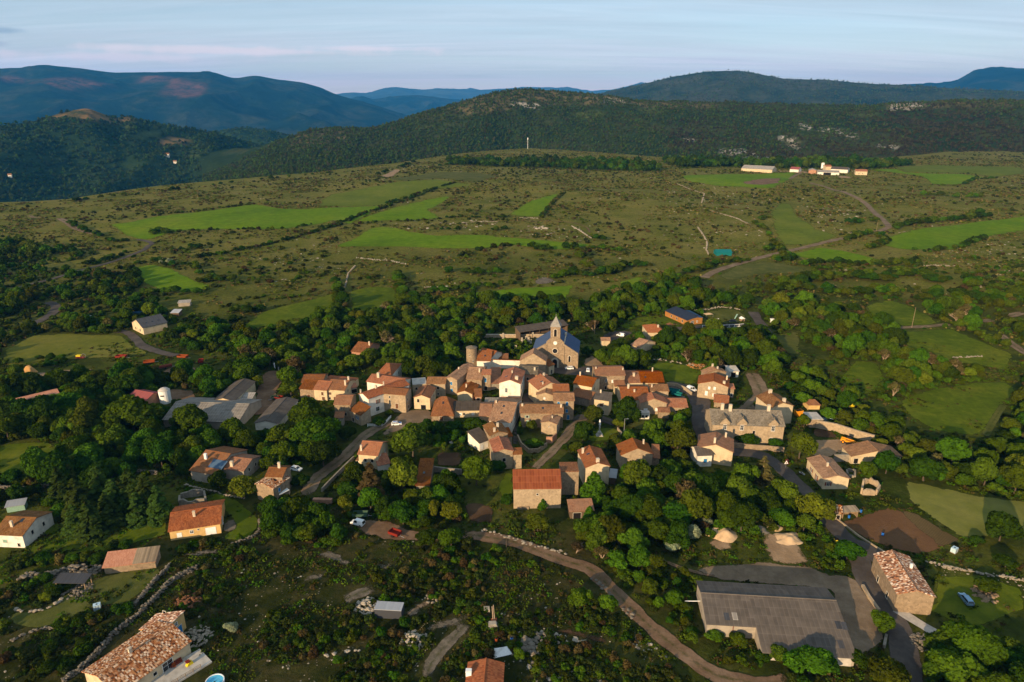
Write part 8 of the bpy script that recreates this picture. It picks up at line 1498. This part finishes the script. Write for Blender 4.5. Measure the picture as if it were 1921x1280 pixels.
for h_ in [('t', [(150, 350), (260, 300), (400, 255), (520, 215), (640, 165), (760, 130)], 2.6, 'sSsd', 1.2, 2.6), ('t', [(380, 250), (500, 205), (650, 165)], 3, 'sSd', 1.5, 2.8), ('t', [(0, 390), (100, 360), (180, 335)], 2.6, 'sSd', 1.2, 2.5), ('t', [(220, 360), (400, 350), (620, 340), (760, 325), (900, 325), (1050, 325)], 3, 'ssSd', .9, 2.2),
           ('t', [(1240, 325), (1300, 255), (1375, 185)], 1.6, 'ssd', 1.0, 2.0), ('s', [(1100, 345), (1300, 310), (1500, 270), (1640, 235), (1800, 190), (1921, 155)], 2.2, 'sSdd', 1.2, 2.6), ('s', [(850, 100), (1000, 90), (1200, 70), (1440, 38)], 3, 'ssS', 1, 2), ('s', [(1000, 195), (1250, 185), (1420, 182), (1650, 180), (1750, 155)], 5, 'sSd', 1.2, 2.6),
           ('s', [(400, 150), (480, 190), (560, 220), (640, 250), (740, 250)], 4, 'STd', 2, 3.6), ('s', [(850, 215), (900, 190), (960, 210)], 3, 'STd', 2.2, 4), ('s', [(1060, 285), (1160, 290)], 4, 'STd', 2, 3.8), ('s', [(760, 380), (880, 360), (960, 390), (1100, 380), (1130, 440)], 3.0, 'TSdW', 1.8, 3.6), ('s', [(1130, 490), (1200, 460), (1280, 480), (1330, 460)], 3, 'STo', 2, 4), ('s', [(640, 410), (760, 420), (780, 500), (700, 540), (840, 545), (1000, 540), (1130, 545)], 3, 'TSdT', 2.2, 4.2), ('s', [(440, 385), (540, 380), (640, 345)], 3, 'TSd', 2, 3.6), ('s', [(0, 330), (60, 260), (160, 320), (280, 320), (400, 310), (440, 340)], 3, 'TSdT', 2.6, 5), ('s', [(60, 420), (150, 410), (240, 425), (380, 410)], 5, 'Sd', 1.8, 3.2),
           ('s', [(1200, 660), (1350, 640), (1470, 640), (1350, 690), (1230, 720)], 4, 'TSdo', 2, 4), ('s', [(380, 690), (460, 740), (560, 740), (640, 730), (700, 745)], 3.2, 'TSd', 2, 4), ('s', [(200, 760), (360, 755), (560, 765), (690, 770)], 3, 'Sdo', 1.4, 2.8), ('s', [(40, 940), (160, 930), (260, 915), (430, 920)], 3, 'Sd', 1.4, 2.8), ('t', [(80, 690), (120, 720), (100, 780), (110, 840)], 2.4, 'TSd', 2, 4), ('t', [(430, 650), (450, 700), (460, 760), (470, 830)], 2.4, 'TSdo', 2, 4.4), ('t', [(480, 790), (560, 760), (700, 740)], 3, 'TSd', 2, 4), ('t', [(740, 735), (860, 725), (960, 720), (1080, 700)], 2.4, 'TSd', 1.6, 3.4),
           ('t', [(680, 640), (760, 630), (860, 640), (1000, 640), (1100, 650)], 3, 'TSdo', 1.8, 4.2), ('t', [(780, 545), (860, 520), (940, 500), (1050, 485), (1120, 485)], 3, 'sSd', 1.4, 3), ('t', [(1180, 490), (1240, 510), (1400, 500), (1480, 500), (1560, 500), (1700, 520)], 2.6, 'STd', 1.8, 4), ('t', [(1540, 450), (1600, 450)], 3, 'STd', 2, 4), ('t', [(1320, 670), (1420, 650), (1520, 660), (1640, 640), (1740, 600), (1860, 600)], 2.2, 'TSdoT', 2.2, 4.8), ('t', [(960, 400), (1040, 395)], 3, 'Sd', 2, 3.6), ('t', [(640, 395), (790, 395)], 4, 'Sd', 1.6, 3.2), ('t', [(1460, 540), (1500, 590), (1540, 620)], 2.6, 'oTD', 2.5, 5),
           ('u', [(110, 600), (200, 590), (300, 550), (420, 540), (470, 540)], 3, 'TSdo', 2.2, 4.2), ('u', [(540, 490), (620, 460), (660, 520), (600, 540), (720, 530)], 3, 'TSd', 2, 4), ('u', [(760, 560), (900, 545), (1060, 550), (1200, 560), (1350, 550)], 2.6, 'TSd', 2, 4), ('u', [(960, 440), (1060, 400), (1140, 390), (1190, 440), (1080, 480)], 3, 'TSdo', 2, 4.2), ('u', [(980, 340), (1100, 330), (1150, 320)], 4, 'STd', 2, 4), ('u', [(1230, 370), (1330, 340), (1450, 330), (1550, 320), (1660, 310), (1750, 300)], 4, 'TTdS', 2.5, 5), ('u', [(1580, 470), (1650, 440), (1720, 410)], 4, 'STd', 1.8, 3.8), ('u', [(1390, 190), (1480, 190), (1560, 200), (1700, 200)], 5, 'TSb', 2.4, 4.5), ('u', [(1600, 130), (1660, 105), (1780, 100)], 6, 'STd', 2, 4), ('u', [(550, 300), (500, 340), (560, 380), (600, 440)], 3.4, 'SsbT', 1.4, 3.2), ('u', [(1300, 480), (1420, 490), (1560, 470)], 5, 'STd', 1.6, 3.4), ('u', [(660, 660), (800, 640), (1000, 620), (1160, 640), (1250, 600), (1370, 620)], 1.8, 'TTdo', 2.4, 5.0, 5), ('u', [(540, 700), (700, 680), (860, 700), (1000, 720), (1100, 700), (1230, 700)], 2.0, 'TTdo', 2.4, 5.0, 5), ('u', [(1370, 640), (1480, 640), (1560, 640), (1700, 680), (1800, 690)], 2.4, 'TTdo', 2.2, 4.8, 6), ('u', [(1380, 740), (1480, 720), (1600, 730), (1700, 760), (1850, 740), (1921, 760)], 2.2, 'TTdo', 2.2, 5.0, 7), ('u', [(590, 770), (680, 790), (760, 800), (900, 800), (1020, 790)], 2.2, 'TTdo', 2.4, 5.0, 5), ('u', [(480, 800), (560, 800), (620, 830)], 3, 'TSo', 2, 4), ('u', [(1640, 290), (1720, 300)], 4, 'T', 4, 6), ('u', [(680, 880), (760, 880), (860, 860)], 3, 'TdS', 2, 4.4),
           ('u', [(1250, 905), (1300, 950), (1330, 980)], 4, 'S', 1.4, 2.4), ('q', [(1650, 505), (1740, 490), (1860, 490), (1921, 490)], 9, 'TSd', 3, 6), ('q', [(1400, 540), (1560, 490)], 14, 'Sd', 2.5, 5), ('q', [(240, 640), (600, 600), (900, 565), (1250, 530)], 16, 'Sd', 2, 4), ('j', [(30, 250), (160, 200), (340, 170), (560, 170), (700, 150), (860, 150)], 1.2, 'sdsS', 1.2, 2.2, 1.5), ('j', [(910, 40), (1000, 30), (1100, 20)], 1.5, 'sd', 1.2, 2), ('j', [(20, 520), (100, 440), (170, 380), (260, 370), (340, 350), (470, 370), (540, 400)], 1.0, 'sdg', 1.2, 2.2, 2), ('j', [(480, 730), (600, 690), (720, 720), (860, 660), (960, 600), (1080, 520)], 1.0, 'ssd', 1.3, 2.2, 2.5), ('j', [(440, 1130), (560, 1040), (680, 950), (800, 850), (880, 780)], 1.0, 'ssd', 1.2, 2.2, 2), ('j', [(60, 1000), (200, 960), (350, 940), (500, 900)], 1.4, 'ssd', 1.2, 2, 2), ('k', [(280, 1130), (400, 1080), (520, 1060), (640, 1060)], 1.0, 'sd', 1.1, 1.8, 1)]:
    hedge(*h_)
def scatter(poly_c, poly, n, kinds, rmin, rmax, label, group, thr=-.2, ns=30, hr=1.1, view=True, occ=True):
    Q = pxs(poly_c, *poly); xs = [q[0] for q in Q]; ys = [q[1] for q in Q]; k = 0; G = [gp(q) for q in Q]; G = [(q.x, q.y) for q in G]; gx = [q[0] for q in G]; gy = [q[1] for q in G]
    X = np.array([PR.uniform(min(gx), max(gx)) for _ in range(n * 4)]); Y = np.array([PR.uniform(min(gy), max(gy)) for _ in range(n * 4)]); m = inpoly(X, Y, G) & (fbm(X / ns + 11, Y / ns + 5, 3) > thr)
    for x, y in list(zip(X[m], Y[m]))[:n]:
        r = rmin + (rmax - rmin) * PR.random() ** 2
        if occ and occ_at(x, y, max(.6, r * .5)): continue
        if not gfree(x, y, r * .3, .6): continue
        h = r * hr * PR.uniform(.7, 1.3)
        if view and not free_view(x, y, h1(x, y), r, h): continue
        put(x, y, r, h, PR.choice(kinds), label, group)
scatter('P', [(380, 1000), (640, 990), (860, 1030), (1050, 1090), (1150, 1150), (1230, 1230), (1330, 1330), (330, 1330), (340, 1130)], 2600, 'ssssssg', .5, 1.7, 'low dark shrub on the stony slope at the bottom of the picture', 'shrubs on the bottom slope', -.10, 16)
scatter('P', [(-60, 1100), (120, 1130), (260, 1130), (160, 1280), (100, 1330), (-60, 1330)], 400, 'sss', .5, 1.7, 'low dark shrub on the bottom left slope', 'shrubs on the bottom left slope', -.1, 14)
scatter('P', [(640, 1000), (900, 1000), (1080, 1070), (1000, 1080), (860, 1040), (700, 1030)], 60, 'sgo', .9, 2.2, 'shrub beside the dirt yard and track', 'shrubs beside the dirt track', -.6, 14)
scatter('g', [(0, 1050), (300, 1050), (420, 1080), (640, 1090), (900, 1080), (1000, 1120), (600, 1200), (-40, 1100)], 70, 'sg', .9, 2.0, 'shrub below the huge shed', 'shrubs below the huge shed', -.8, 14)
scatter('g', [(-40, 600), (30, 590), (60, 850), (330, 900), (340, 1000), (0, 1000), (-60, 800)], 110, 'sgd', .9, 2.2, 'shrub on the slope left of the huge shed', 'shrubs left of the huge shed', -.6, 14)
scatter('g', [(620, 330), (760, 280), (860, 360), (900, 500), (850, 550), (720, 480)], 60, 'gg', .8, 1.8, 'green shrub on the bank beside the road', 'shrubs on the road bank', -.9, 14)
scatter('P', [(600, 860), (900, 830), (1000, 960), (1080, 1000), (900, 1000), (640, 980)], 70, 'gsg', .8, 1.8, 'garden shrub in the plots below the village', 'garden shrubs below the village', -.7, 14)
scatter('P', [(600, 700), (1300, 700), (1320, 860), (980, 880), (620, 800)], 130, 'gsg', .6, 1.4, 'small garden shrub between the village houses', 'shrubs between the village houses', -.9, 14)
scatter('P', [(1460, 640), (1720, 640), (1921, 740), (1921, 900), (1640, 880), (1480, 760)], 160, 'gsS', .8, 2.2, 'shrub in the right hand thickets', 'shrubs in the right thickets', .05, 20)
# plateau scrub and stones
N0 = len(TREES)
scatter('P', [(-100, 400), (120, 382), (300, 356), (600, 330), (740, 312), (860, 294), (990, 284), (1160, 294), (1400, 312), (1640, 304), (1800, 288), (2000, 275), (2000, 640), (1700, 560), (1300, 500), (1100, 540), (700, 560), (300, 560), (-100, 460)], 10500, 'sss', .5, 2.4, 'plateau bush', 'plateau scrub', -.05, 45, 1.0, False)
scatter('P', [(-40, 440), (400, 470), (700, 520), (1060, 520), (1000, 580), (560, 620), (300, 640), (-40, 700)], 900, 'sgS', .8, 2.6, 'scrub bush in the upper meadows', 'meadow scrub', .0, 26, 1.1, False)
scatter('P', [(1300, 500), (1921, 480), (1960, 640), (1700, 620), (1400, 560)], 900, 'sgS', .8, 2.6, 'scrub bush in the right pastures', 'pasture scrub', .0, 26, 1.1, False)

# ---------------------------------------------------------------- turn the list into objects: the largest as things, the rest as stuff on points
def inframe(t):
    a = proj((t[0], t[1], t[2] + t[4] * .5)); return -20 < a[0] < 1941 and -20 < a[1] < 1310, t[3] * t[4] / a[2] ** 2
def pick():
    ind = []; rest = []; cnt = {}; lim = dict(broadleaf_tree=285, shrub=285, conifer_tree=40, flowering_tree=40, sparse_tree=40)
    order = sorted(TREES, key=lambda t: (not t[8], -inframe(t)[1]))
    for t in order:
        nm = NAMES[t[5]]; ok, s = inframe(t)
        if t[8] or (ok and t[7] != 'U' and cnt.get(nm, 0) < lim.get(nm, 60)): ind.append(t); cnt[nm] = cnt.get(nm, 0) + 1
        else: rest.append(t)
    print('trees', len(ind), len(rest), cnt); return ind, rest
IND, REST = pick()
_rs = random.Random(21); _cache = {}
for x, y, z, r, h, kd, label, grp, fx in IND:
    r0, h0, lst = VAR[kd]; cr, tk = lst[_rs.randrange(len(lst))]; sx, sz = r / r0, h / h0; rz = _rs.uniform(0, 6.28)
    if tk is None:
        o = bpy.data.objects.new('shrub', cr); COL.objects.link(o); o.location = (x, y, z - .05); o.rotation_euler = (0, 0, rz); o.scale = (sx, sx, sz); tag(o, label, 'shrub', grp); continue
    rt = bpy.data.objects.new(NAMES[kd], None); COL.objects.link(rt); rt.empty_display_size = .5; rt.location = (x, y, z - .05); rt.rotation_euler = (0, 0, rz); ra = _rs.uniform(.86, 1.16); rt.scale = (sx * ra, sx / ra, sz); tag(rt, label, 'tree', grp)
    for nm, me in (('trunk', tk), ('crown', cr)): o = bpy.data.objects.new(nm, me); COL.objects.link(o); o.parent = rt
def gn_instances(name, meshes, X, Y, Z, S, SZ, RZ, ID):
    sub = bpy.data.collections.new(name + '_kinds')
    for i, me in enumerate(meshes): o = bpy.data.objects.new('%s_kind_%02d' % (name, i), me); sub.objects.link(o)
    me = bpy.data.meshes.new(name); n = len(X); me.vertices.add(n); me.vertices.foreach_set('co', np.stack([X, Y, Z], -1).astype(np.float32).ravel())
    for an, a in (('sx', S), ('sz', SZ), ('rz', RZ)): me.attributes.new(an, 'FLOAT', 'POINT').data.foreach_set('value', np.asarray(a, np.float32))
    me.attributes.new('vid', 'INT', 'POINT').data.foreach_set('value', np.asarray(ID, np.int32))
    ob = link(name, me); tag(ob, kind='stuff'); ng = bpy.data.node_groups.new(name, 'GeometryNodeTree')
    ng.interface.new_socket('Geometry', in_out='INPUT', socket_type='NodeSocketGeometry'); ng.interface.new_socket('Geometry', in_out='OUTPUT', socket_type='NodeSocketGeometry')
    N = ng.nodes.new; L = ng.links.new; gi = N('NodeGroupInput'); go = N('NodeGroupOutput'); ci = N('GeometryNodeCollectionInfo'); ci.inputs[0].default_value = sub; ci.inputs[1].default_value = True; ci.inputs[2].default_value = True
    ip = N('GeometryNodeInstanceOnPoints'); ip.inputs['Pick Instance'].default_value = True
    def at(nm, ty): q = N('GeometryNodeInputNamedAttribute'); q.data_type = ty; q.inputs[0].default_value = nm; return q.outputs[0]
    cs = N('ShaderNodeCombineXYZ'); sx = at('sx', 'FLOAT'); L(sx, cs.inputs[0]); L(sx, cs.inputs[1]); L(at('sz', 'FLOAT'), cs.inputs[2]); cr = N('ShaderNodeCombineXYZ'); L(at('rz', 'FLOAT'), cr.inputs[2]); er = N('FunctionNodeEulerToRotation'); L(cr.outputs[0], er.inputs[0])
    L(gi.outputs[0], ip.inputs['Points']); L(ci.outputs[0], ip.inputs['Instance']); L(at('vid', 'INT'), ip.inputs['Instance Index']); L(er.outputs[0], ip.inputs['Rotation']); L(cs.outputs[0], ip.inputs['Scale']); L(ip.outputs[0], go.inputs[0])
    md = ob.modifiers.new('instances', 'NODES'); md.node_group = ng; return ob
def rest_stuff(name, sel, lod):
    T_ = [t for t in REST if sel(t)]
    if not T_: return
    meshes = []; base = {}; rr = {}
    for kd in sorted({t[5] for t in T_}): base[kd] = len(meshes); rr[kd] = (VAR[kd][0], VAR[kd][1], len(lod[kd])); meshes += lod[kd]
    gn_instances(name, meshes, *[np.array([t[i] for t in T_]) for i in (0, 1, 2)], np.array([t[3] / rr[t[5]][0] for t in T_]), np.array([t[4] / rr[t[5]][1] for t in T_]), np.array([_rs.uniform(0, 6.28) for _ in T_]), np.array([base[t[5]] + _rs.randrange(rr[t[5]][2]) for t in T_]))
LOD = {k: [c for c, _ in v[2]] for k, v in VAR.items()}
FAR = dict(LOD)
for k, n in (('S', 160), ('T', 260), ('d', 260), ('o', 260), ('b', 260)):
    r0, h0, _ = VAR[k]; FAR[k] = [crown_mesh('crown', 200 + ord(k) * 3 + i, r0, h0, n, m, 'round', r0 * .26) for i, m in enumerate(['leaf', 'leaf_dark', 'leaf_olive'] if k in 'ST' else ['leaf_dark'] if k == 'd' else ['leaf_olive'] if k == 'o' else ['leaf_bright'])]
FAR['s'] = [crown_mesh('shrub', 240 + i, 1.5, 1.9, 60, m, 'bush', .6) for i, m in enumerate(['scrub', 'scrub_dry', 'leaf_olive', 'scrub', 'scrub'])]
FAR['g'] = [crown_mesh('shrub', 250 + i, 1.5, 2.0, 60, m, 'bush', .6) for i, m in enumerate(['leaf', 'leaf_olive'])]
dist = lambda t: math.hypot(t[0], t[1])
rest_stuff('scrubland_bushes', lambda t: t[5] in 'sg' and dist(t) < 420, LOD); rest_stuff('plateau_scrub', lambda t: t[5] in 'sg' and dist(t) >= 420, FAR)
rest_stuff('woodland', lambda t: t[5] not in 'sg' and dist(t) < 560, LOD); rest_stuff('far_woodland', lambda t: t[5] not in 'sg' and dist(t) >= 560, FAR)
# stones lying about
def stones(name, polys, seed):
    rg = random.Random(seed); me = []
    for i in range(5):
        m = MB(); m.stone((0, 0, .1), (1, .8, .6), rg); me.append(m.mesh('stone', [M[['rock', 'rock_white', 'rock', 'rock_dark', 'rock_white'][i]]]))
    X, Y, S = [], [], []
    for c, poly, n, s0, s1, thr, ns in polys:
        G = [gp(q) for q in pxs(c, *poly)]; G = [(q.x, q.y) for q in G]; gx = [q[0] for q in G]; gy = [q[1] for q in G]
        x = np.array([rg.uniform(min(gx), max(gx)) for _ in range(n * 5)]); y = np.array([rg.uniform(min(gy), max(gy)) for _ in range(n * 5)]); m = inpoly(x, y, G) & (fbm(x / ns + 31, y / ns + 2, 3) > thr)
        for a, b in list(zip(x[m], y[m]))[:n]:
            if not occ_at(a, b, 0): X.append(a); Y.append(b); S.append(s0 + (s1 - s0) * rg.random() ** 3)
    X = np.array(X); Y = np.array(Y); n = len(X); gn_instances(name, me, X, Y, H(X, Y), np.array(S), np.array(S) * np.array([rg.uniform(.5, 1) for _ in range(n)]), np.array([rg.uniform(0, 6.28) for _ in range(n)]), np.array([rg.randrange(5) for _ in range(n)]))
stones('limestone_rocks', [('P', [(300, 356), (600, 330), (740, 312), (860, 294), (990, 284), (1160, 294), (1400, 312), (1640, 304), (1800, 288), (1960, 280), (1960, 600), (1700, 560), (1300, 490), (1100, 530), (760, 560), (560, 540), (500, 470), (300, 420)], 2300, .3, 1.5, .05, 60),
                          ('t', [(340, 40), (620, 30), (600, 70), (340, 120), (0, 190), (0, 140)], 200, .4, 1.8, -.4, 30), ('s', [(1400, 330), (1921, 300), (1921, 500), (1500, 480)], 160, .3, 1.1, -.2, 20), ('t', [(500, 340), (1010, 340), (1010, 400), (480, 390)], 60, .5, 2.4, -.9, 20), ('t', [(1180, 360), (1480, 380), (1500, 460), (1340, 455), (1150, 420)], 60, .6, 2.6, -.9, 20),
                          ('u', [(0, 120), (560, 130), (560, 460), (180, 480), (0, 420)], 420, .4, 1.6, -.1, 30), ('u', [(720, 230), (1080, 230), (1080, 400), (860, 380)], 160, .4, 1.8, -.3, 24), ('u', [(1400, 490), (1921, 400), (1960, 620), (1400, 600)], 220, .3, 1.3, -.2, 24)], 1)
stones('scattered_stones', [('P', [(380, 1000), (640, 990), (860, 1030), (1050, 1090), (1230, 1230), (1330, 1330), (330, 1330), (340, 1130)], 700, .08, .42, -.1, 12), ('i', [(300, 850), (1200, 850), (1500, 1000), (1600, 1280), (400, 1280)], 200, .15, .9, -.1, 12), ('P', [(-40, 1080), (300, 1060), (300, 1100), (120, 1280), (-40, 1280)], 130, .08, .4, -.1, 12), ('g', [(1420, 480), (1921, 600), (1921, 850), (1500, 860)], 160, .08, .4, .0, 14), ('w', [(1050, 900), (1400, 840), (1420, 1000), (1100, 1260), (1000, 1200)], 260, .06, .25, -.4, 12)], 2)
# grass tufts on the near ground
def tufts():
    rg = np.random.default_rng(77); me = []
    for k, (m, n) in enumerate((('scrub', 16), ('leaf_olive', 16), ('scrub_dry', 14), ('leaf', 14))):
        P = rg.normal(0, .45, (n, 3)) * np.array([1, 1, 0]) + np.array([0, 0, .22]); N = rg.normal(0, 1, (n, 3)); N[:, 2] = np.abs(N[:, 2]) * .6
        V, Fc = leaf_quads(P, N, .34, rg, .3); q = np_mesh('tuft', V, Fc, dict(shade=np.repeat(rg.uniform(.2, .9, n), 4)), False); q.materials.append(M[m]); me.append(q)
    n = 60000; r = 110 + 290 * rg.random(n) ** .8; a = rg.uniform(-R(42), R(42), n); X, Y = r * np.sin(a), r * np.cos(a)
    oc = OCC[np.clip((Y - OY0).astype(int), 0, OCC.shape[0] - 1), np.clip((X - OX0).astype(int), 0, OCC.shape[1] - 1)]; nz = fbm(X / 9, Y / 9, 3) + rg.normal(0, .25, n)
    ok = ((oc == 0) & (nz > .0)) | ((oc == 1) & (nz > .55)); X, Y, r = X[ok], Y[ok], r[ok]; n = len(X); S = rg.uniform(.4, 1.25, n); gn_instances('grass_tufts', me, X, Y, H(X, Y), S, S * rg.uniform(.6, 1.3, n), rg.uniform(0, 6.28, n), rg.choice(4, n, p=[.34, .22, .2, .24]))
tufts()
def tussocks():
    rg = np.random.default_rng(78); me = []
    for k, (m, n) in enumerate((('tussock', 12), ('tussock_green', 12), ('scrub_dry', 14), ('scrub', 14), ('leaf_olive', 14))):
        P = rg.normal(0, .5, (n, 3)) * np.array([1, 1, 0]) + np.array([0, 0, .3]); P[:, 2] += rg.uniform(0, .35, n); N = rg.normal(0, 1, (n, 3)); N[:, 2] = np.abs(N[:, 2]) * .7
        V, Fc = leaf_quads(P, N, .5, rg, .3); q = np_mesh('tussock', V, Fc, dict(shade=np.repeat(rg.uniform(.2, .9, n), 4)), False); q.materials.append(M[m]); me.append(q)
    n = 150000; r = 360 + 1500 * rg.random(n) ** .85; a = rg.uniform(-R(44), R(44), n); X, Y = r * np.sin(a), r * np.cos(a)
    oc = OCC[np.clip((Y - OY0).astype(int), 0, OCC.shape[0] - 1), np.clip((X - OX0).astype(int), 0, OCC.shape[1] - 1)]; nz = fbm(X / 38, Y / 38, 3) + .6 * fbm(X / 11 + 4, Y / 11, 2) + rg.normal(0, .2, n)
    ok = (oc == 0) & (nz > .12) & (r < np.interp(a, EA, ED) + 20); X, Y, r = X[ok], Y[ok], r[ok]; n = len(X); S = rg.uniform(.5, 1.7, n) * (.8 + .3 * (r > 800)); print('tussocks', n)
    gn_instances('dry_tussocks', me, X, Y, H(X, Y), S, S * rg.uniform(.6, 1.2, n), rg.uniform(0, 6.28, n), rg.choice(5, n, p=[.22, .34, .18, .12, .14]))
tussocks()
# trees on the far slopes
def hill_trees(name, hn, n, smin, smax, mats, seed, xlim, avoid=()):
    rg = np.random.default_rng(seed); V, PX, PY, T = HILLS[hn]; ok = (T < 1.0) & (T > .02) & (PX > xlim[0]) & (PX < xlim[1])
    for q in avoid: ok &= ~inpoly(PX, PY, q)
    nz = fbm(V[..., 0] / 260, V[..., 1] / 260, 4); ok &= nz > -1.2; idx = np.argwhere(ok[:-1, :-1]); pk = idx[rg.integers(0, len(idx), n)]; i, j = pk[:, 0], pk[:, 1]; a = rg.random((n, 1)); b = rg.random((n, 1))
    P = (V[i, j] * (1 - a) + V[i + 1, j] * a) * (1 - b) + (V[i, j + 1] * (1 - a) + V[i + 1, j + 1] * a) * b
    me = [crown_mesh('far_tree', 300 + seed * 10 + k, 3.0, 5.5, 46, m, 'round' if k % 2 == 0 else 'cone', 1.0) for k, m in enumerate(mats)]
    S = rg.uniform(smin, smax, n); vid = rg.integers(0, len(mats), n); nz2 = vn(P[:, 0] / 420 + 2, P[:, 1] / 420)
    if 'forest_brown' in mats: k = mats.index('forest_brown'); vid = np.where((nz2 + rg.normal(0, .25, n) > .2) & (PX[i, j] > 1250), k, np.where(vid == k, 0, vid))
    gn_instances(name, me, P[:, 0], P[:, 1], P[:, 2] - .3, S, S * rg.uniform(.8, 1.4, n), rg.uniform(0, 6.28, n), vid)
hill_trees('ridge_forest', 'forest_ridge', 36000, .45, 1.25, ['forest', 'forest', 'forest_brown', 'heath', 'forest'], 1, (380, 2300))
hill_trees('distant_hill_forest', 'distant_wooded_hill', 4000, 1.0, 1.9, ['forest', 'forest', 'leaf_dark'], 3, (330, 700))
hill_trees('heath_bushes', 'bare_grey_hill', 9000, .9, 2.4, ['forest', 'heath', 'forest'], 4, (1020, 2200))
hill_trees('valley_forest', 'wooded_hill', 24000, .8, 1.8, ['forest', 'forest', 'leaf_dark', 'forest'], 2, (-400, 760), [pxs('q', (170, 325), (280, 295), (320, 282), (370, 300), (420, 330), (330, 335), (220, 325)), pxs('q', (590, 405), (640, 393), (725, 408), (660, 425), (600, 425)), pxs('q', (480, 405), (530, 375), (600, 370), (600, 395), (520, 412))])
# ---------------------------------------------------------------- air
def haze():
    m = MB(); m.box(-24000, 24000, -400, 27000, -520, 1000); o = m.build('haze', bpy.data.materials.new('haze')); tag(o, kind='stuff'); mt = o.data.materials[0]; mt.use_nodes = True; nt = mt.node_tree; nt.nodes.clear()
    out = nt.nodes.new('ShaderNodeOutputMaterial'); v = nt.nodes.new('ShaderNodeVolumePrincipled'); v.inputs['Color'].default_value = (.06, .42, 1.0, 1); v.inputs['Density'].default_value = 3.4e-5; v.inputs['Anisotropy'].default_value = 0.1
    nt.links.new(v.outputs[0], out.inputs['Volume'])
haze()
